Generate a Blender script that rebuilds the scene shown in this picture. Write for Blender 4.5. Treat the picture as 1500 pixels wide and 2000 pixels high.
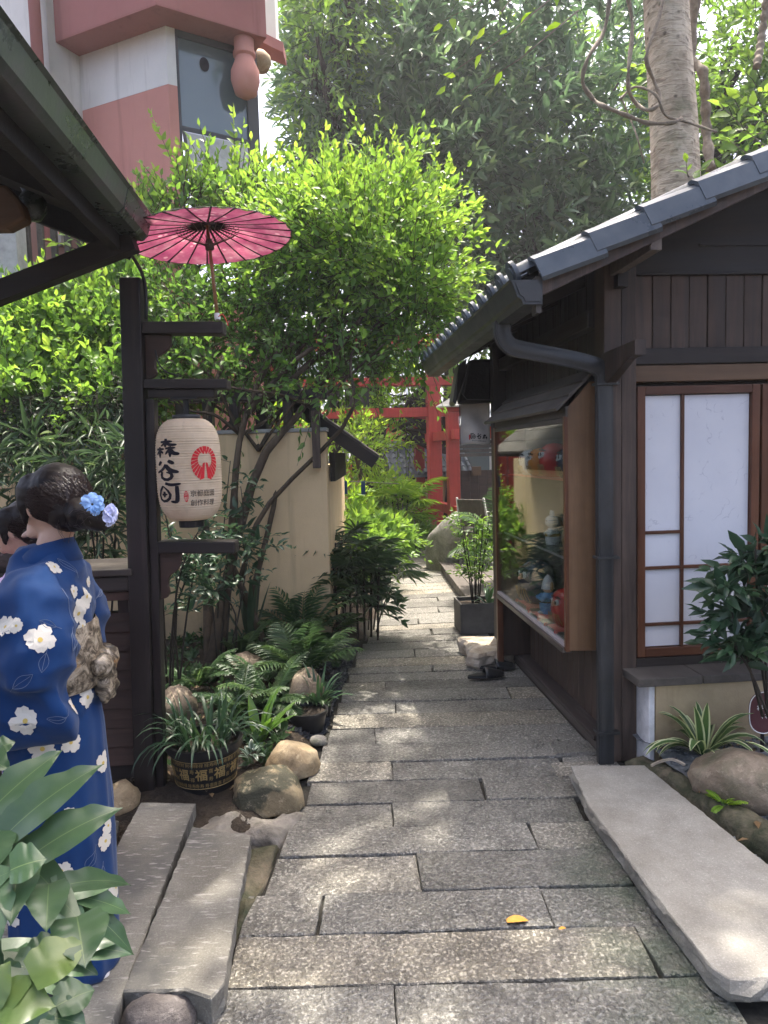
import bpy, bmesh, math, random
import numpy as np
from mathutils import Vector, Matrix, noise
from mathutils.bvhtree import BVHTree

for _o in list(bpy.data.objects):
    bpy.data.objects.remove(_o)
SC = bpy.context.scene
COL = SC.collection
PI = math.pi
rad = math.radians

# ------------------------------------------------------------------ camera
CAM_H, FOC, PITCH, ROLL = 1.6, 1400.0, rad(4.66), 0.029
_f = Vector((0, math.cos(PITCH), -math.sin(PITCH)))
_r0 = Vector((1, 0, 0)); _u0 = Vector((0, math.sin(PITCH), math.cos(PITCH)))
_r = _r0 * math.cos(ROLL) - _u0 * math.sin(ROLL)
_u = _u0 * math.cos(ROLL) + _r0 * math.sin(ROLL)
CAMP = Vector((0, 0, CAM_H))
cd = bpy.data.cameras.new('camera'); cam = bpy.data.objects.new('camera', cd); COL.objects.link(cam)
cam.matrix_world = Matrix(((_r.x, _u.x, -_f.x, 0), (_r.y, _u.y, -_f.y, 0), (_r.z, _u.z, -_f.z, CAM_H), (0, 0, 0, 1)))
cd.sensor_fit = 'HORIZONTAL'; cd.sensor_width = 36; cd.lens = FOC / 1500 * 36
cd.clip_start = 0.05; cd.clip_end = 900
SC.camera = cam
SC.render.resolution_x, SC.render.resolution_y = 768, 1024

# ------------------------------------------------------------------ light
SUN_EL, SUN_AZ = rad(73), rad(18)        # azimuth from +Y (ahead), positive = to the right
w = bpy.data.worlds.new('World'); SC.world = w; w.use_nodes = True
wn = w.node_tree.nodes; wn.clear()
wo = wn.new('ShaderNodeOutputWorld'); wb = wn.new('ShaderNodeBackground'); ws = wn.new('ShaderNodeTexSky')
ws.sky_type = 'NISHITA'; ws.sun_disc = False; ws.sun_elevation = SUN_EL; ws.sun_rotation = SUN_AZ
ws.air_density = 0.6; ws.dust_density = 7.0; ws.ozone_density = 0.5
wb.inputs['Strength'].default_value = 0.15
w.node_tree.links.new(ws.outputs[0], wb.inputs['Color']); w.node_tree.links.new(wb.outputs[0], wo.inputs[0])
sd = bpy.data.lights.new('sun', 'SUN'); sun = bpy.data.objects.new('sun', sd); COL.objects.link(sun)
sd.energy = 2.1; sd.angle = rad(0.55); sd.color = (1.0, 0.93, 0.82)
SUN_DIR = Vector((math.sin(SUN_AZ) * math.cos(SUN_EL), math.cos(SUN_AZ) * math.cos(SUN_EL), math.sin(SUN_EL)))
sun.rotation_euler = SUN_DIR.to_track_quat('Z', 'Y').to_euler(); sun.location = (-3, 6, 14)
vs = SC.view_settings
vs.view_transform = 'Standard'; vs.look = 'None'; vs.gamma = 1.0; vs.use_curve_mapping = False
vs.exposure = 2.2
SC.render.engine = 'CYCLES'
cy = SC.cycles
cy.max_bounces = 7; cy.diffuse_bounces = 3; cy.glossy_bounces = 3; cy.transmission_bounces = 5; cy.transparent_max_bounces = 8
cy.caustics_reflective = False; cy.caustics_refractive = False; cy.use_denoising = True
cy.sample_clamp_indirect = 8

# ------------------------------------------------------------------ pixel <-> place (1500 x 2000 photograph)
def ray(px, py):
    return _f + _r * ((px - 750) / FOC) + _u * ((1000 - py) / FOC)
def P(px, py, Y):
    d = ray(px, py); return CAMP + d * (Y / d.y)
def G(px, py, z=0.0):
    d = ray(px, py); return CAMP + d * ((z - CAM_H) / d.z)
class Frame:
    def __init__(s, o, yaw):
        s.o = Vector(o); s.yaw = rad(yaw)
        s.m = Matrix.Translation(s.o) @ Matrix.Rotation(s.yaw, 4, 'Z'); s.inv = s.m.inverted()
    def loc(s, p): return s.inv @ Vector(p)
    def w(s, p): return s.m @ Vector(p)
    def on(s, px, py, ax, val):
        c = s.inv @ CAMP; d = (s.inv.to_3x3()) @ ray(px, py)
        return c + d * ((val - c[ax]) / d[ax])

# ------------------------------------------------------------------ object helpers
def tag(o, label=None, cat=None, group=None, kind=None):
    if label: o['label'] = label
    if cat: o['category'] = cat
    if group: o['group'] = group
    if kind: o['kind'] = kind
    return o
def thing(name, label, cat, loc=(0, 0, 0), rotz=0.0, group=None):
    o = bpy.data.objects.new(name, None); COL.objects.link(o)
    o.location = loc; o.rotation_euler = (0, 0, rotz); o.empty_display_size = .1
    return tag(o, label, cat, group)
def link(name, me, mats=None, parent=None):
    o = bpy.data.objects.new(name, me); COL.objects.link(o)
    if mats is not None:
        for m in (mats if isinstance(mats, (list, tuple)) else [mats]):
            me.materials.append(m)
    if parent is not None: o.parent = parent
    return o
def place(name, me, loc, parent=None, rotz=0.0):
    o = bpy.data.objects.new(name, me); COL.objects.link(o); o.location = loc; o.rotation_euler = (0, 0, rotz)
    if parent is not None: o.parent = parent
    return o

class MB:
    """collects faces; build() links them as ONE mesh object"""
    def __init__(s): s.v = []; s.f = []; s.mi = []
    def add(s, vs, fs, mi=0):
        b = len(s.v); s.v += [tuple(p) for p in vs]
        for f in fs: s.f.append(tuple(b + i for i in f)); s.mi.append(mi)
        return s
    def hexa(s, p, mi=0):
        return s.add(p, [(0, 3, 2, 1), (4, 5, 6, 7), (0, 1, 5, 4), (1, 2, 6, 5), (2, 3, 7, 6), (3, 0, 4, 7)], mi)
    def box(s, x0, x1, y0, y1, z0, z1, mi=0):
        return s.hexa([(x0, y0, z0), (x1, y0, z0), (x1, y1, z0), (x0, y1, z0), (x0, y0, z1), (x1, y0, z1), (x1, y1, z1), (x0, y1, z1)], mi)
    def bar(s, a, b, w, h, up=(0, 0, 1), mi=0):
        a = Vector(a); b = Vector(b); d = (b - a).normalized(); up = Vector(up)
        x = d.cross(up)
        if x.length < 1e-4: x = d.cross(Vector((0, 1, 0)))
        x.normalize(); z = x.cross(d)
        x *= w / 2; z *= h / 2
        return s.hexa([a - x - z, a + x - z, b + x - z, b - x - z, a - x + z, a + x + z, b + x + z, b - x + z], mi)
    def prism(s, poly, off, mi=0):
        n = len(poly); off = Vector(off); p = [Vector(q) for q in poly]
        return s.add(p + [q + off for q in p], [tuple(range(n))[::-1], tuple(range(n, 2 * n))] + [(i, (i + 1) % n, n + (i + 1) % n, n + i) for i in range(n)], mi)
    def tube(s, pts, rr, n=8, caps=True, mi=0):
        pts = [Vector(p) for p in pts]; m = len(pts)
        if not hasattr(rr, '__len__'): rr = [rr] * m
        ref = Vector((0, 0, 1)) if abs((pts[-1] - pts[0]).normalized().z) < .9 else Vector((1, 0, 0))
        vs = []
        for i, p in enumerate(pts):
            d = (pts[min(i + 1, m - 1)] - pts[max(i - 1, 0)]).normalized()
            x = d.cross(ref)
            if x.length < 1e-3: x = d.cross(Vector((0, 1, 0)))
            x.normalize(); y = d.cross(x)
            vs += [p + (x * math.cos(2 * PI * k / n) + y * math.sin(2 * PI * k / n)) * rr[i] for k in range(n)]
        fs = [(i * n + k, i * n + (k + 1) % n, (i + 1) * n + (k + 1) % n, (i + 1) * n + k) for i in range(m - 1) for k in range(n)]
        if caps: fs += [tuple(range(n))[::-1], tuple(range((m - 1) * n, m * n))]
        return s.add(vs, fs, mi)
    def lathe(s, prof, n=24, c=(0, 0, 0), caps=True, mi=0, sx=1, sy=1):
        vs = [(c[0] + r * sx * math.cos(2 * PI * k / n), c[1] + r * sy * math.sin(2 * PI * k / n), c[2] + z) for r, z in prof for k in range(n)]
        m = len(prof)
        fs = [(i * n + k, i * n + (k + 1) % n, (i + 1) * n + (k + 1) % n, (i + 1) * n + k) for i in range(m - 1) for k in range(n)]
        if caps: fs += [tuple(range(n))[::-1], tuple(range((m - 1) * n, m * n))]
        return s.add(vs, fs, mi)
    def ball(s, c, r, n=12, m=8, mi=0, rot=None):
        c = Vector(c); r = (r, r, r) if not hasattr(r, '__len__') else r
        vs = []
        for i in range(1, m):
            t = PI * i / m
            for k in range(n):
                a = 2 * PI * k / n
                q = Vector((r[0] * math.sin(t) * math.cos(a), r[1] * math.sin(t) * math.sin(a), -r[2] * math.cos(t)))
                vs.append(c + (rot @ q if rot else q))
        b = Vector((0, 0, -r[2])); t_ = Vector((0, 0, r[2]))
        vs += [c + (rot @ b if rot else b), c + (rot @ t_ if rot else t_)]
        L = len(vs)
        fs = [(i * n + k, i * n + (k + 1) % n, (i + 1) * n + (k + 1) % n, (i + 1) * n + k) for i in range(m - 2) for k in range(n)]
        fs += [(L - 2, (k + 1) % n, k) for k in range(n)] + [(L - 1, (m - 2) * n + k, (m - 2) * n + (k + 1) % n) for k in range(n)]
        return s.add(vs, fs, mi)
    def rings(s, rings, close=True, caps=True, mi=0):
        n = len(rings[0]); m = len(rings)
        vs = [p for rg in rings for p in rg]
        kk = n if close else n - 1
        fs = [(i * n + k, i * n + (k + 1) % n, (i + 1) * n + (k + 1) % n, (i + 1) * n + k) for i in range(m - 1) for k in range(kk)]
        if caps and close: fs += [tuple(range(n))[::-1], tuple(range((m - 1) * n, m * n))]
        return s.add(vs, fs, mi)
    def strap(s, base, d, L, w, droop=.5, segs=6, fold=.25, up=(0, 0, 1), tw=0, prof=None, mi=0):
        """arching ribbon leaf with a folded midrib"""
        p = Vector(base); d = Vector(d).normalized(); vs = []
        for i in range(segs + 1):
            t = i / segs
            wd = w * (prof(t) if prof else (math.sin(PI * min(1, t * .9 + .12)) ** .7 if t < 1 else .02)) / 2
            x = d.cross(Vector(up))
            if x.length < .05: x = d.cross(Vector((0.3, 1, 0)))
            x.normalize()
            if tw: x = Matrix.Rotation(tw * t, 3, d) @ x
            nrm = x.cross(d)
            vs += [p - x * wd + nrm * wd * fold, p, p + x * wd + nrm * wd * fold]
            p = p + d * (L / segs)
            d = (d + Vector((0, 0, -1)) * droop / segs * (0.4 + t * 1.4)).normalized()
        fs = []
        for i in range(segs):
            a = i * 3; b = a + 3
            fs += [(a, a + 1, b + 1, b), (a + 1, a + 2, b + 2, b + 1)]
        return s.add(vs, fs, mi)
    def build(s, name, mat, parent=None, smooth=False, bevel=0, base=False, sharp=None, seg=2):
        v = np.array(s.v, dtype=float)
        me = bpy.data.meshes.new(name)
        off = None
        if base and parent is None:
            off = Vector(((v[:, 0].min() + v[:, 0].max()) / 2, (v[:, 1].min() + v[:, 1].max()) / 2, v[:, 2].min()))
            v = v - np.array(off)
        me.from_pydata([tuple(q) for q in v], [], s.f)
        o = link(name, me, mat, parent)
        if off is not None: o.location = off
        if any(s.mi): me.polygons.foreach_set('material_index', s.mi)
        if smooth or sharp is not None:
            me.polygons.foreach_set('use_smooth', [True] * len(me.polygons))
            if sharp is not None: me.set_sharp_from_angle(angle=rad(sharp))
        if bevel:
            b = o.modifiers.new('bevel', 'BEVEL'); b.width = bevel; b.segments = seg; b.limit_method = 'ANGLE'; b.angle_limit = rad(35)
            b.harden_normals = False
        return o
def fbm(p, sc, oct=4):
    return noise.fractal(Vector(p) * sc, 1.0, 2.0, oct, noise_basis='PERLIN_ORIGINAL')
def lerp(a, b, t): return a + (b - a) * t
def interp(x, tab):
    if x <= tab[0][0]: return tab[0][1]
    for (a, b), (c, d) in zip(tab, tab[1:]):
        if x <= c: return b + (d - b) * (x - a) / (c - a)
    return tab[-1][1]
def spline(pts, n):
    """Catmull-Rom through pts, n samples"""
    p = [Vector(q) for q in pts]; p = [p[0] * 2 - p[1]] + p + [p[-1] * 2 - p[-2]]
    out = []; m = len(p) - 3
    for i in range(n):
        u = i / (n - 1) * m; k = min(int(u), m - 1); t = u - k
        a, b, c, d = p[k:k + 4]
        out.append(.5 * ((2 * b) + (c - a) * t + (2 * a - 5 * b + 4 * c - d) * t * t + (3 * b - a - 3 * c + d) * t ** 3))
    return out

# ------------------------------------------------------------------ materials
class NT:
    def __init__(s, name):
        s.m = bpy.data.materials.new(name); s.m.use_nodes = True; s.t = s.m.node_tree; s.t.nodes.clear()
        s.out = s.t.nodes.new('ShaderNodeOutputMaterial')
    def put(s, sock, v):
        if isinstance(v, bpy.types.NodeSocket): s.t.links.new(v, sock)
        elif isinstance(v, (tuple, list)) and len(v) == 3 and sock.type == 'RGBA': sock.default_value = (*v, 1)
        else: sock.default_value = v
    def n(s, ty, ins=None, o=0, **pr):
        nd = s.t.nodes.new('ShaderNode' + ty)
        for k, v in pr.items(): setattr(nd, k, v)
        for k, v in (ins or {}).items(): s.put(nd.inputs[k], v)
        return nd.outputs[o]
    def coord(s, scale=(1, 1, 1), kind='Object', rnd=True, rot=(0, 0, 0)):
        tc = s.t.nodes.new('ShaderNodeTexCoord'); v = tc.outputs[kind]
        if kind == 'World':
            v = s.n('NewGeometry')
        if rnd:
            oi = s.t.nodes.new('ShaderNodeObjectInfo')
            k = s.n('Math', {0: oi.outputs['Random'], 1: 37.0}, operation='MULTIPLY')
            v = s.n('VectorMath', {0: v, 1: k}, operation='ADD')
        return s.n('Mapping', {'Vector': v, 'Scale': scale, 'Rotation': rot})
    def world(s, scale=(1, 1, 1)):
        g = s.t.nodes.new('ShaderNodeNewGeometry')
        return s.n('Mapping', {'Vector': g.outputs['Position'], 'Scale': scale})
    def noise(s, vec, scale=5, detail=6, rough=.6, dist=0.0):
        return s.n('TexNoise', {'Vector': vec, 'Scale': scale, 'Detail': detail, 'Roughness': rough, 'Distortion': dist})
    def ramp(s, fac, stops):
        nd = s.t.nodes.new('ShaderNodeValToRGB'); cr = nd.color_ramp
        while len(cr.elements) < len(stops): cr.elements.new(.5)
        for e, (p, c) in zip(cr.elements, stops):
            e.position = p; e.color = (*c, 1) if hasattr(c, '__len__') else (c, c, c, 1)
        s.t.links.new(fac, nd.inputs[0]); return nd.outputs[0]
    def mix(s, fac, a, b, mode='MIX'):
        nd = s.t.nodes.new('ShaderNodeMix'); nd.data_type = 'RGBA'; nd.blend_type = mode
        s.put(nd.inputs[0], fac); s.put(nd.inputs[6], a); s.put(nd.inputs[7], b); return nd.outputs[2]
    def math(s, op, a, b=0.0, clamp=False):
        nd = s.t.nodes.new('ShaderNodeMath'); nd.operation = op; nd.use_clamp = clamp
        s.put(nd.inputs[0], a); s.put(nd.inputs[1], b); return nd.outputs[0]
    def mapr(s, v, a, b, c=0.0, d=1.0):
        return s.n('MapRange', {'Value': v, 'From Min': a, 'From Max': b, 'To Min': c, 'To Max': d})
    def bump(s, h, strength=.4, dist=.01, normal=None):
        ins = {'Height': h, 'Strength': strength, 'Distance': dist}
        if normal is not None: ins['Normal'] = normal
        return s.n('Bump', ins)
    def objrand(s, lo=.85, hi=1.15):
        oi = s.t.nodes.new('ShaderNodeObjectInfo')
        return s.mapr(oi.outputs['Random'], 0, 1, lo, hi)
    def vary(s, col, lo, hi):
        nd = s.t.nodes.new('ShaderNodeHueSaturation'); s.put(nd.inputs['Value'], s.objrand(lo, hi)); s.put(nd.inputs['Color'], col)
        return nd.outputs[0]
    def bsdf(s, col, rough=.6, normal=None, spec=.4, **kw):
        ins = {'Base Color': col, 'Roughness': rough, 'Specular IOR Level': spec}
        if normal is not None: ins['Normal'] = normal
        ins.update(kw)
        return s.n('BsdfPrincipled', ins)
    def done(s, sh):
        s.t.links.new(sh, s.out.inputs['Surface']); return s.m

def mottle(name, stops, scale=4, detail=8, rough=.8, bump=.35, bscale=45, bdist=.008, spec=.3, var=(.88, 1.12), rnd=True, metallic=0.0, stretch=(1, 1, 1), nr=.65):
    t = NT(name); c = t.coord(stretch, rnd=rnd)
    f = t.noise(c, scale, detail, nr)
    col = t.ramp(f, stops)
    if var: col = t.vary(col, *var)
    nb = t.noise(c, bscale, 5, .6)
    nm = t.bump(nb, bump, bdist)
    rg = t.mapr(f, .3, .7, max(.05, rough - .1), min(1, rough + .1))
    return t.done(t.bsdf(col, rg, nm, spec, Metallic=metallic))

def wood(name, c1, c2, axis='z', rough=.55, bump=.35, scale=1.0, var=(.8, 1.2), spec=.35, wear=None):
    t = NT(name)
    st = {'x': (1.5, 22, 22), 'y': (22, 1.5, 22), 'z': (22, 22, 1.5)}[axis]
    c = t.coord(tuple(q * scale for q in st))
    g = t.noise(c, 1.0, 8, .65, .6)
    fine = t.noise(t.coord(tuple(q * scale * 5 for q in st)), 1.0, 4, .6)
    col = t.ramp(g, [(.28, c1), (.5, tuple((a + b) / 2 for a, b in zip(c1, c2))), (.72, c2)])
    big = t.noise(t.coord((2.2, 2.2, 2.2)), 1.0, 4, .6)
    col = t.mix(t.mapr(big, .35, .7, 0, .55), col, tuple(q * .55 for q in c1), 'MIX')
    if wear:
        wm = t.noise(t.coord(tuple(q * scale * .8 for q in st)), 1.0, 6, .7)
        col = t.mix(t.mapr(wm, .55, .7, 0, .6), col, wear)
    col = t.vary(col, *var)
    nm = t.bump(fine, bump, .002, t.bump(g, bump, .004))
    rg = t.mapr(g, .3, .7, rough - .12, rough + .12)
    return t.done(t.bsdf(col, rg, nm, spec))

def leafmat(name, stops, trans=.4, tcol=None, rough=.42, spec=.45):
    t = NT(name)
    a = t.t.nodes.new('ShaderNodeAttribute'); a.attribute_name = 'rnd'
    col = t.ramp(a.outputs['Fac'], stops)
    hs = t.t.nodes.new('ShaderNodeHueSaturation'); hs.inputs['Hue'].default_value = .485; hs.inputs['Saturation'].default_value = 1.03; hs.inputs['Value'].default_value = 1.9
    t.put(hs.inputs['Color'], col)
    pr = t.bsdf(col, rough, None, spec)
    tr = t.n('BsdfTranslucent', {'Color': hs.outputs[0]})
    mx = t.n('MixShader', {0: trans, 1: pr, 2: tr})
    return t.done(mx)

def plainleaf(name, c1, c2, trans=.25, stripe=None, rough=.32, scale=9):
    """larger leaves: blotched colour, optional pale margin from the 'side' attribute"""
    t = NT(name); c = t.coord()
    f = t.noise(c, scale, 5, .6)
    col = t.ramp(f, [(.35, c1), (.65, c2)])
    if stripe:
        a = t.t.nodes.new('ShaderNodeAttribute'); a.attribute_name = 'side'
        m = t.mapr(a.outputs['Fac'], stripe[0], stripe[1])
        col = t.mix(m, col, stripe[2])
    col = t.vary(col, .82, 1.18)
    pr = t.bsdf(col, rough, t.bump(t.noise(c, 30, 3), .15, .003), .55)
    tr = t.n('BsdfTranslucent', {'Color': t.mix(1.0, col, (1.5, 1.6, .9), 'MULTIPLY')})
    return t.done(t.n('MixShader', {0: trans, 1: pr, 2: tr}))

def flat(name, col, rough=.6, spec=.4, metallic=0.0, bump=.1, bscale=80):
    t = NT(name); c = t.coord()
    f = t.noise(c, 12, 5)
    cc = t.mix(t.mapr(f, .35, .65, 0, .22), col, tuple(q * .6 for q in col))
    return t.done(t.bsdf(cc, rough, t.bump(t.noise(c, bscale, 4), bump, .002), spec, Metallic=metallic))

MT = {}
# ---- stone
def _paving():
    t = NT('paving granite'); c = t.coord(); wv = t.world()
    big = t.noise(wv, 1.3, 6, .6); med = t.noise(c, 9, 6, .65)
    vor = t.n('TexVoronoi', {'Vector': t.coord((1, 1, 1)), 'Scale': 75.0, 'Randomness': 1.0}, feature='SMOOTH_F1')
    grit = t.noise(c, 150, 4, .7); ch = t.noise(t.coord((1, .55, 1)), 62, 3, .55, 1.2)
    col = t.ramp(med, [(.3, (.105, .102, .09)), (.5, (.17, .164, .145)), (.72, (.25, .24, .21))])
    sp1 = t.noise(c, 78, 3, .6)
    col = t.mix(t.math('MULTIPLY', t.mapr(sp1, .54, .62, 0, .75), t.objrand(.35, 1.0)), col, (.5, .487, .44))
    col = t.mix(t.mapr(sp1, .36, .45, .6, 0), col, (.085, .082, .078))
    col = t.mix(t.mapr(grit, .55, .72, 0, .4), col, (.44, .43, .41))
    col = t.mix(t.mapr(grit, .28, .42, .45, 0), col, (.07, .068, .064))
    col = t.mix(t.mapr(big, .42, .66, 0, .6), col, t.mix(1.0, col, (.55, .53, .5), 'MULTIPLY'))
    col = t.vary(col, .74, 1.24)
    ob = t.t.nodes.new('ShaderNodeObjectInfo')
    warm = t.mapr(ob.outputs['Random'], .72, .98, 0, .4)
    col = t.mix(warm, col, t.mix(1.0, col, (1.22, 1.05, .78), 'MULTIPLY'))
    # moss creeping in along the kerb on the near right
    sp = t.t.nodes.new('ShaderNodeSeparateXYZ'); t.t.links.new(wv, sp.inputs[0])
    e = t.math('MULTIPLY', t.mapr(t.math('SUBTRACT', sp.outputs['X'], t.math('MULTIPLY', sp.outputs['Y'], .05)), .38, .72), t.mapr(sp.outputs['Y'], 3.3, 2.6))
    mm = t.math('MULTIPLY', e, t.mapr(t.noise(wv, 5, 6, .65), .36, .56), True)
    col = t.mix(t.math('MULTIPLY', mm, .72), col, (.062, .088, .06))
    h = t.math('ADD', t.math('MULTIPLY', ch, 1.0), t.math('MULTIPLY', vor, .55))
    nm = t.bump(grit, .3, .003, t.bump(sp1, .7, .008, t.bump(h, 1.0, .016)))
    rg = t.mapr(ch, .35, .65, .62, .34)
    return t.done(t.bsdf(col, rg, nm, .5))
MT['pave'] = _paving()
def _granite(name, base, hi, dark, sc=170, rough=.75, stain=None):
    t = NT(name); c = t.coord()
    g = t.noise(c, sc, 4, .75); md = t.noise(c, 7, 6, .6)
    col = t.mix(t.mapr(md, .3, .7), base, tuple(q * .72 for q in base))
    col = t.mix(t.mapr(g, .54, .68, 0, .8), col, hi); col = t.mix(t.mapr(g, .3, .43, .8, 0), col, dark)
    lg = t.noise(c, 2.1, 6, .65)
    col = t.mix(t.mapr(lg, .42, .66, 0, .55), col, t.mix(1.0, col, (.5, .47, .43), 'MULTIPLY'))
    nm = t.bump(t.noise(c, 90, 5, .7), .5, .006, t.bump(md, .3, .02))
    if stain:
        col = t.mix(t.mapr(t.noise(c, 2.4, 5, .6), .48, .6, 0, .85), col, stain)
        ds = t.noise(t.coord((16, 75, 20)), 1.0, 4, .6)
        col = t.mix(t.mapr(ds, .58, .66, 0, .55), col, (.42, .4, .37)); nm = t.bump(ds, .8, .006, nm)
    return t.done(t.bsdf(col, rough, nm, .35))
MT['slab_r'] = _granite('pale bush hammered granite', (.345, .328, .288), (.48, .462, .415), (.18, .171, .155))
MT['slab_l'] = _granite('weathered granite', (.238, .226, .194), (.36, .342, .3), (.1, .096, .086), stain=(.09, .088, .082))
MT['step'] = mottle('rough pale stone', [(.3, (.22, .17, .12)), (.5, (.42, .36, .28)), (.7, (.56, .5, .42))], 9, rough=.85, bump=.8, bscale=26, bdist=.02)
def _boulder(name, a, b, c_, moss=None, pm=.6):
    t = NT(name); c = t.coord()
    f = t.noise(c, 5, 8, .62, .8); g = t.noise(c, 60, 5, .7)
    col = t.ramp(f, [(.28, a), (.5, b), (.72, c_)])
    col = t.mix(t.mapr(g, .5, .72, 0, .35), col, tuple(q * .5 for q in a))
    if moss: col = t.mix(t.mapr(t.noise(c, 4.5, 5, .6), .5, pm, 0, .85), col, moss)
    cr = t.n('TexVoronoi', {'Vector': t.n('VectorMath', {0: c, 1: t.n('Mapping', {'Vector': t.n('TexNoise', {'Vector': c, 'Scale': 6.0}, o=1), 'Scale': (.25, .25, .25)})}, operation='ADD'), 'Scale': 5.0}, feature='DISTANCE_TO_EDGE')
    col = t.mix(t.mapr(cr, 0.0, .02, .2, 0), col, tuple(q * .35 for q in a))
    sp_ = t.noise(c, 26, 6, .75)
    col = t.mix(t.mapr(sp_, .56, .64, 0, .4), col, tuple(min(.7, q * 1.5) for q in c_))
    nm = t.bump(g, .5, .006, t.bump(sp_, .45, .012, t.bump(f, .6, .03)))
    return t.done(t.bsdf(col, .7, nm, .35))
MT['rock_tan'] = _boulder('tan river boulder', (.2, .14, .075), (.37, .28, .165), (.47, .38, .25))
MT['rock_moss'] = _boulder('mossy river boulder', (.13, .1, .055), (.26, .205, .12), (.36, .3, .2), (.028, .034, .022), .56)
MT['rock_brown'] = _boulder('brown boulder', (.1, .075, .05), (.2, .155, .11), (.3, .245, .18), (.08, .085, .045), .72)
MT['rock_grey'] = _boulder('grey boulder', (.12, .11, .1), (.25, .235, .21), (.36, .34, .3), (.1, .12, .06), .68)
MT['rock_dark'] = _boulder('dark cobble', (.07, .06, .055), (.125, .108, .1), (.18, .16, .15))
MT['slate'] = mottle('slate chips', [(.3, (.018, .02, .024)), (.6, (.05, .055, .062)), (.8, (.1, .1, .11))], 20, rough=.5, rnd=False, var=None)
MT['gravel'] = mottle('blue grey gravel', [(.3, (.05, .055, .06)), (.55, (.13, .14, .15)), (.8, (.3, .3, .3))], 25, rough=.6, rnd=False, var=None)
MT['soil'] = mottle('dark garden soil', [(.3, (.018, .014, .01)), (.55, (.045, .034, .024)), (.8, (.09, .07, .05))], 9, rough=.95, bump=.9, bscale=40, bdist=.03, rnd=False, var=None)
MT['joint'] = mottle('joint grit', [(.3, (.018, .017, .014)), (.7, (.05, .048, .04))], 14, rough=.95, bump=.8, rnd=False, var=None)
MT['kerb'] = mottle('mossy kerb', [(.35, (.03, .038, .018)), (.5, (.085, .08, .05)), (.68, (.2, .165, .115))], 7, rough=.9, bump=.8, bscale=30, bdist=.02)
MT['rubble'] = mottle('crumbled mortar', [(.3, (.1, .09, .075)), (.6, (.24, .22, .19)), (.8, (.33, .3, .26))], 10, rough=.9, bump=.9, bscale=25, bdist=.02)
# ---- walls
def _plaster(name, c, stain, dark=None):
    t = NT(name); co = t.coord(rnd=False)
    f = t.noise(co, 1.6, 7, .65); g = t.noise(co, 130, 3, .6)
    col = t.mix(t.mapr(f, .38, .7, 0, .55), c, stain)
    st = t.noise(t.coord((9, 9, .7), rnd=False), 1, 5, .6)
    col = t.mix(t.mapr(st, .55, .72, 0, .55), col, tuple(q * .8 for q in stain))
    if dark: col = t.mix(t.mapr(t.noise(co, 3, 6, .7), .58, .72, 0, .6), col, dark)
    sp = t.t.nodes.new('ShaderNodeSeparateXYZ'); t.t.links.new(co, sp.inputs[0])
    sd_ = t.math('MULTIPLY', t.mapr(t.math('ADD', sp.outputs['Z'], t.math('MULTIPLY', t.noise(co, 4, 6, .7), -.6)), .25, -.15), .6)
    col = t.mix(sd_, col, (.13, .1, .065))
    fl = t.noise(co, 14, 7, .75)
    col = t.mix(t.mapr(fl, .66, .74, 0, .5), col, (.3, .22, .14))
    nm = t.bump(g, .55, .005, t.bump(t.noise(co, 22, 4), .2, .006))
    return t.done(t.bsdf(col, .88, nm, .25))
MT['cream'] = _plaster('cream render', (.78, .59, .35), (.6, .44, .25))
MT['cream_low'] = _plaster('ochre render', (.6, .47, .29), (.4, .3, .17), (.12, .14, .08))
MT['white_wall'] = _plaster('white render', (.76, .74, .71), (.6, .58, .55))
MT['pink'] = _plaster('terracotta paint', (.58, .27, .225), (.5, .225, .19))
MT['redbrown'] = _plaster('red brown paint', (.38, .155, .145), (.3, .12, .112))
MT['bright_red'] = flat('orange red paint', (.72, .1, .05), .6)
MT['whitewash'] = mottle('flaking whitewash', [(.3, (.5, .5, .5)), (.7, (.78, .78, .79))], 12, rough=.9)
# ---- wood
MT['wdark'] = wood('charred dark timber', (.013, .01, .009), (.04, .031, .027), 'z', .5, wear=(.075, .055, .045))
MT['wdark_x'] = wood('dark beam timber', (.014, .011, .009), (.045, .034, .029), 'x', .55)
MT['wdark_y'] = wood('dark rail timber', (.02, .015, .013), (.06, .046, .04), 'y', .45)
MT['wbrown'] = wood('weathered brown post', (.036, .025, .02), (.12, .084, .064), 'z', .6, wear=(.16, .115, .09))
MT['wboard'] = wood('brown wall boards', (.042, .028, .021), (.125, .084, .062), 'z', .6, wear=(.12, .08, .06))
MT['wsiding'] = wood('reddish siding', (.04, .022, .015), (.1, .058, .042), 'x', .6)
MT['wlight'] = wood('honey timber', (.135, .072, .034), (.27, .155, .078), 'z', .45, scale=.7)
MT['wlight_x'] = wood('honey beam', (.105, .058, .03), (.2, .12, .066), 'x', .5, scale=.7)
MT['wshoji'] = wood('red brown shoji timber', (.075, .026, .012), (.165, .065, .03), 'z', .4, scale=.8)
MT['wshoji_x'] = wood('red brown shoji rail', (.075, .026, .012), (.165, .065, .03), 'x', .4, scale=.8)
MT['wgrey'] = wood('silvered boards', (.06, .052, .044), (.155, .135, .115), 'y', .7)
MT['wledge'] = wood('worn ledge', (.045, .035, .031), (.13, .105, .095), 'y', .38, wear=(.2, .17, .16))
MT['wend'] = mottle('beam end grain', [(.3, (.09, .07, .058)), (.7, (.17, .14, .12))], 30, rough=.7)
MT['wcounter'] = wood('grey brown counter', (.025, .02, .017), (.065, .053, .043), 'x', .6)
MT['bamboo_pole'] = wood('bamboo shaft', (.2, .09, .04), (.36, .19, .09), 'z', .4)
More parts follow.
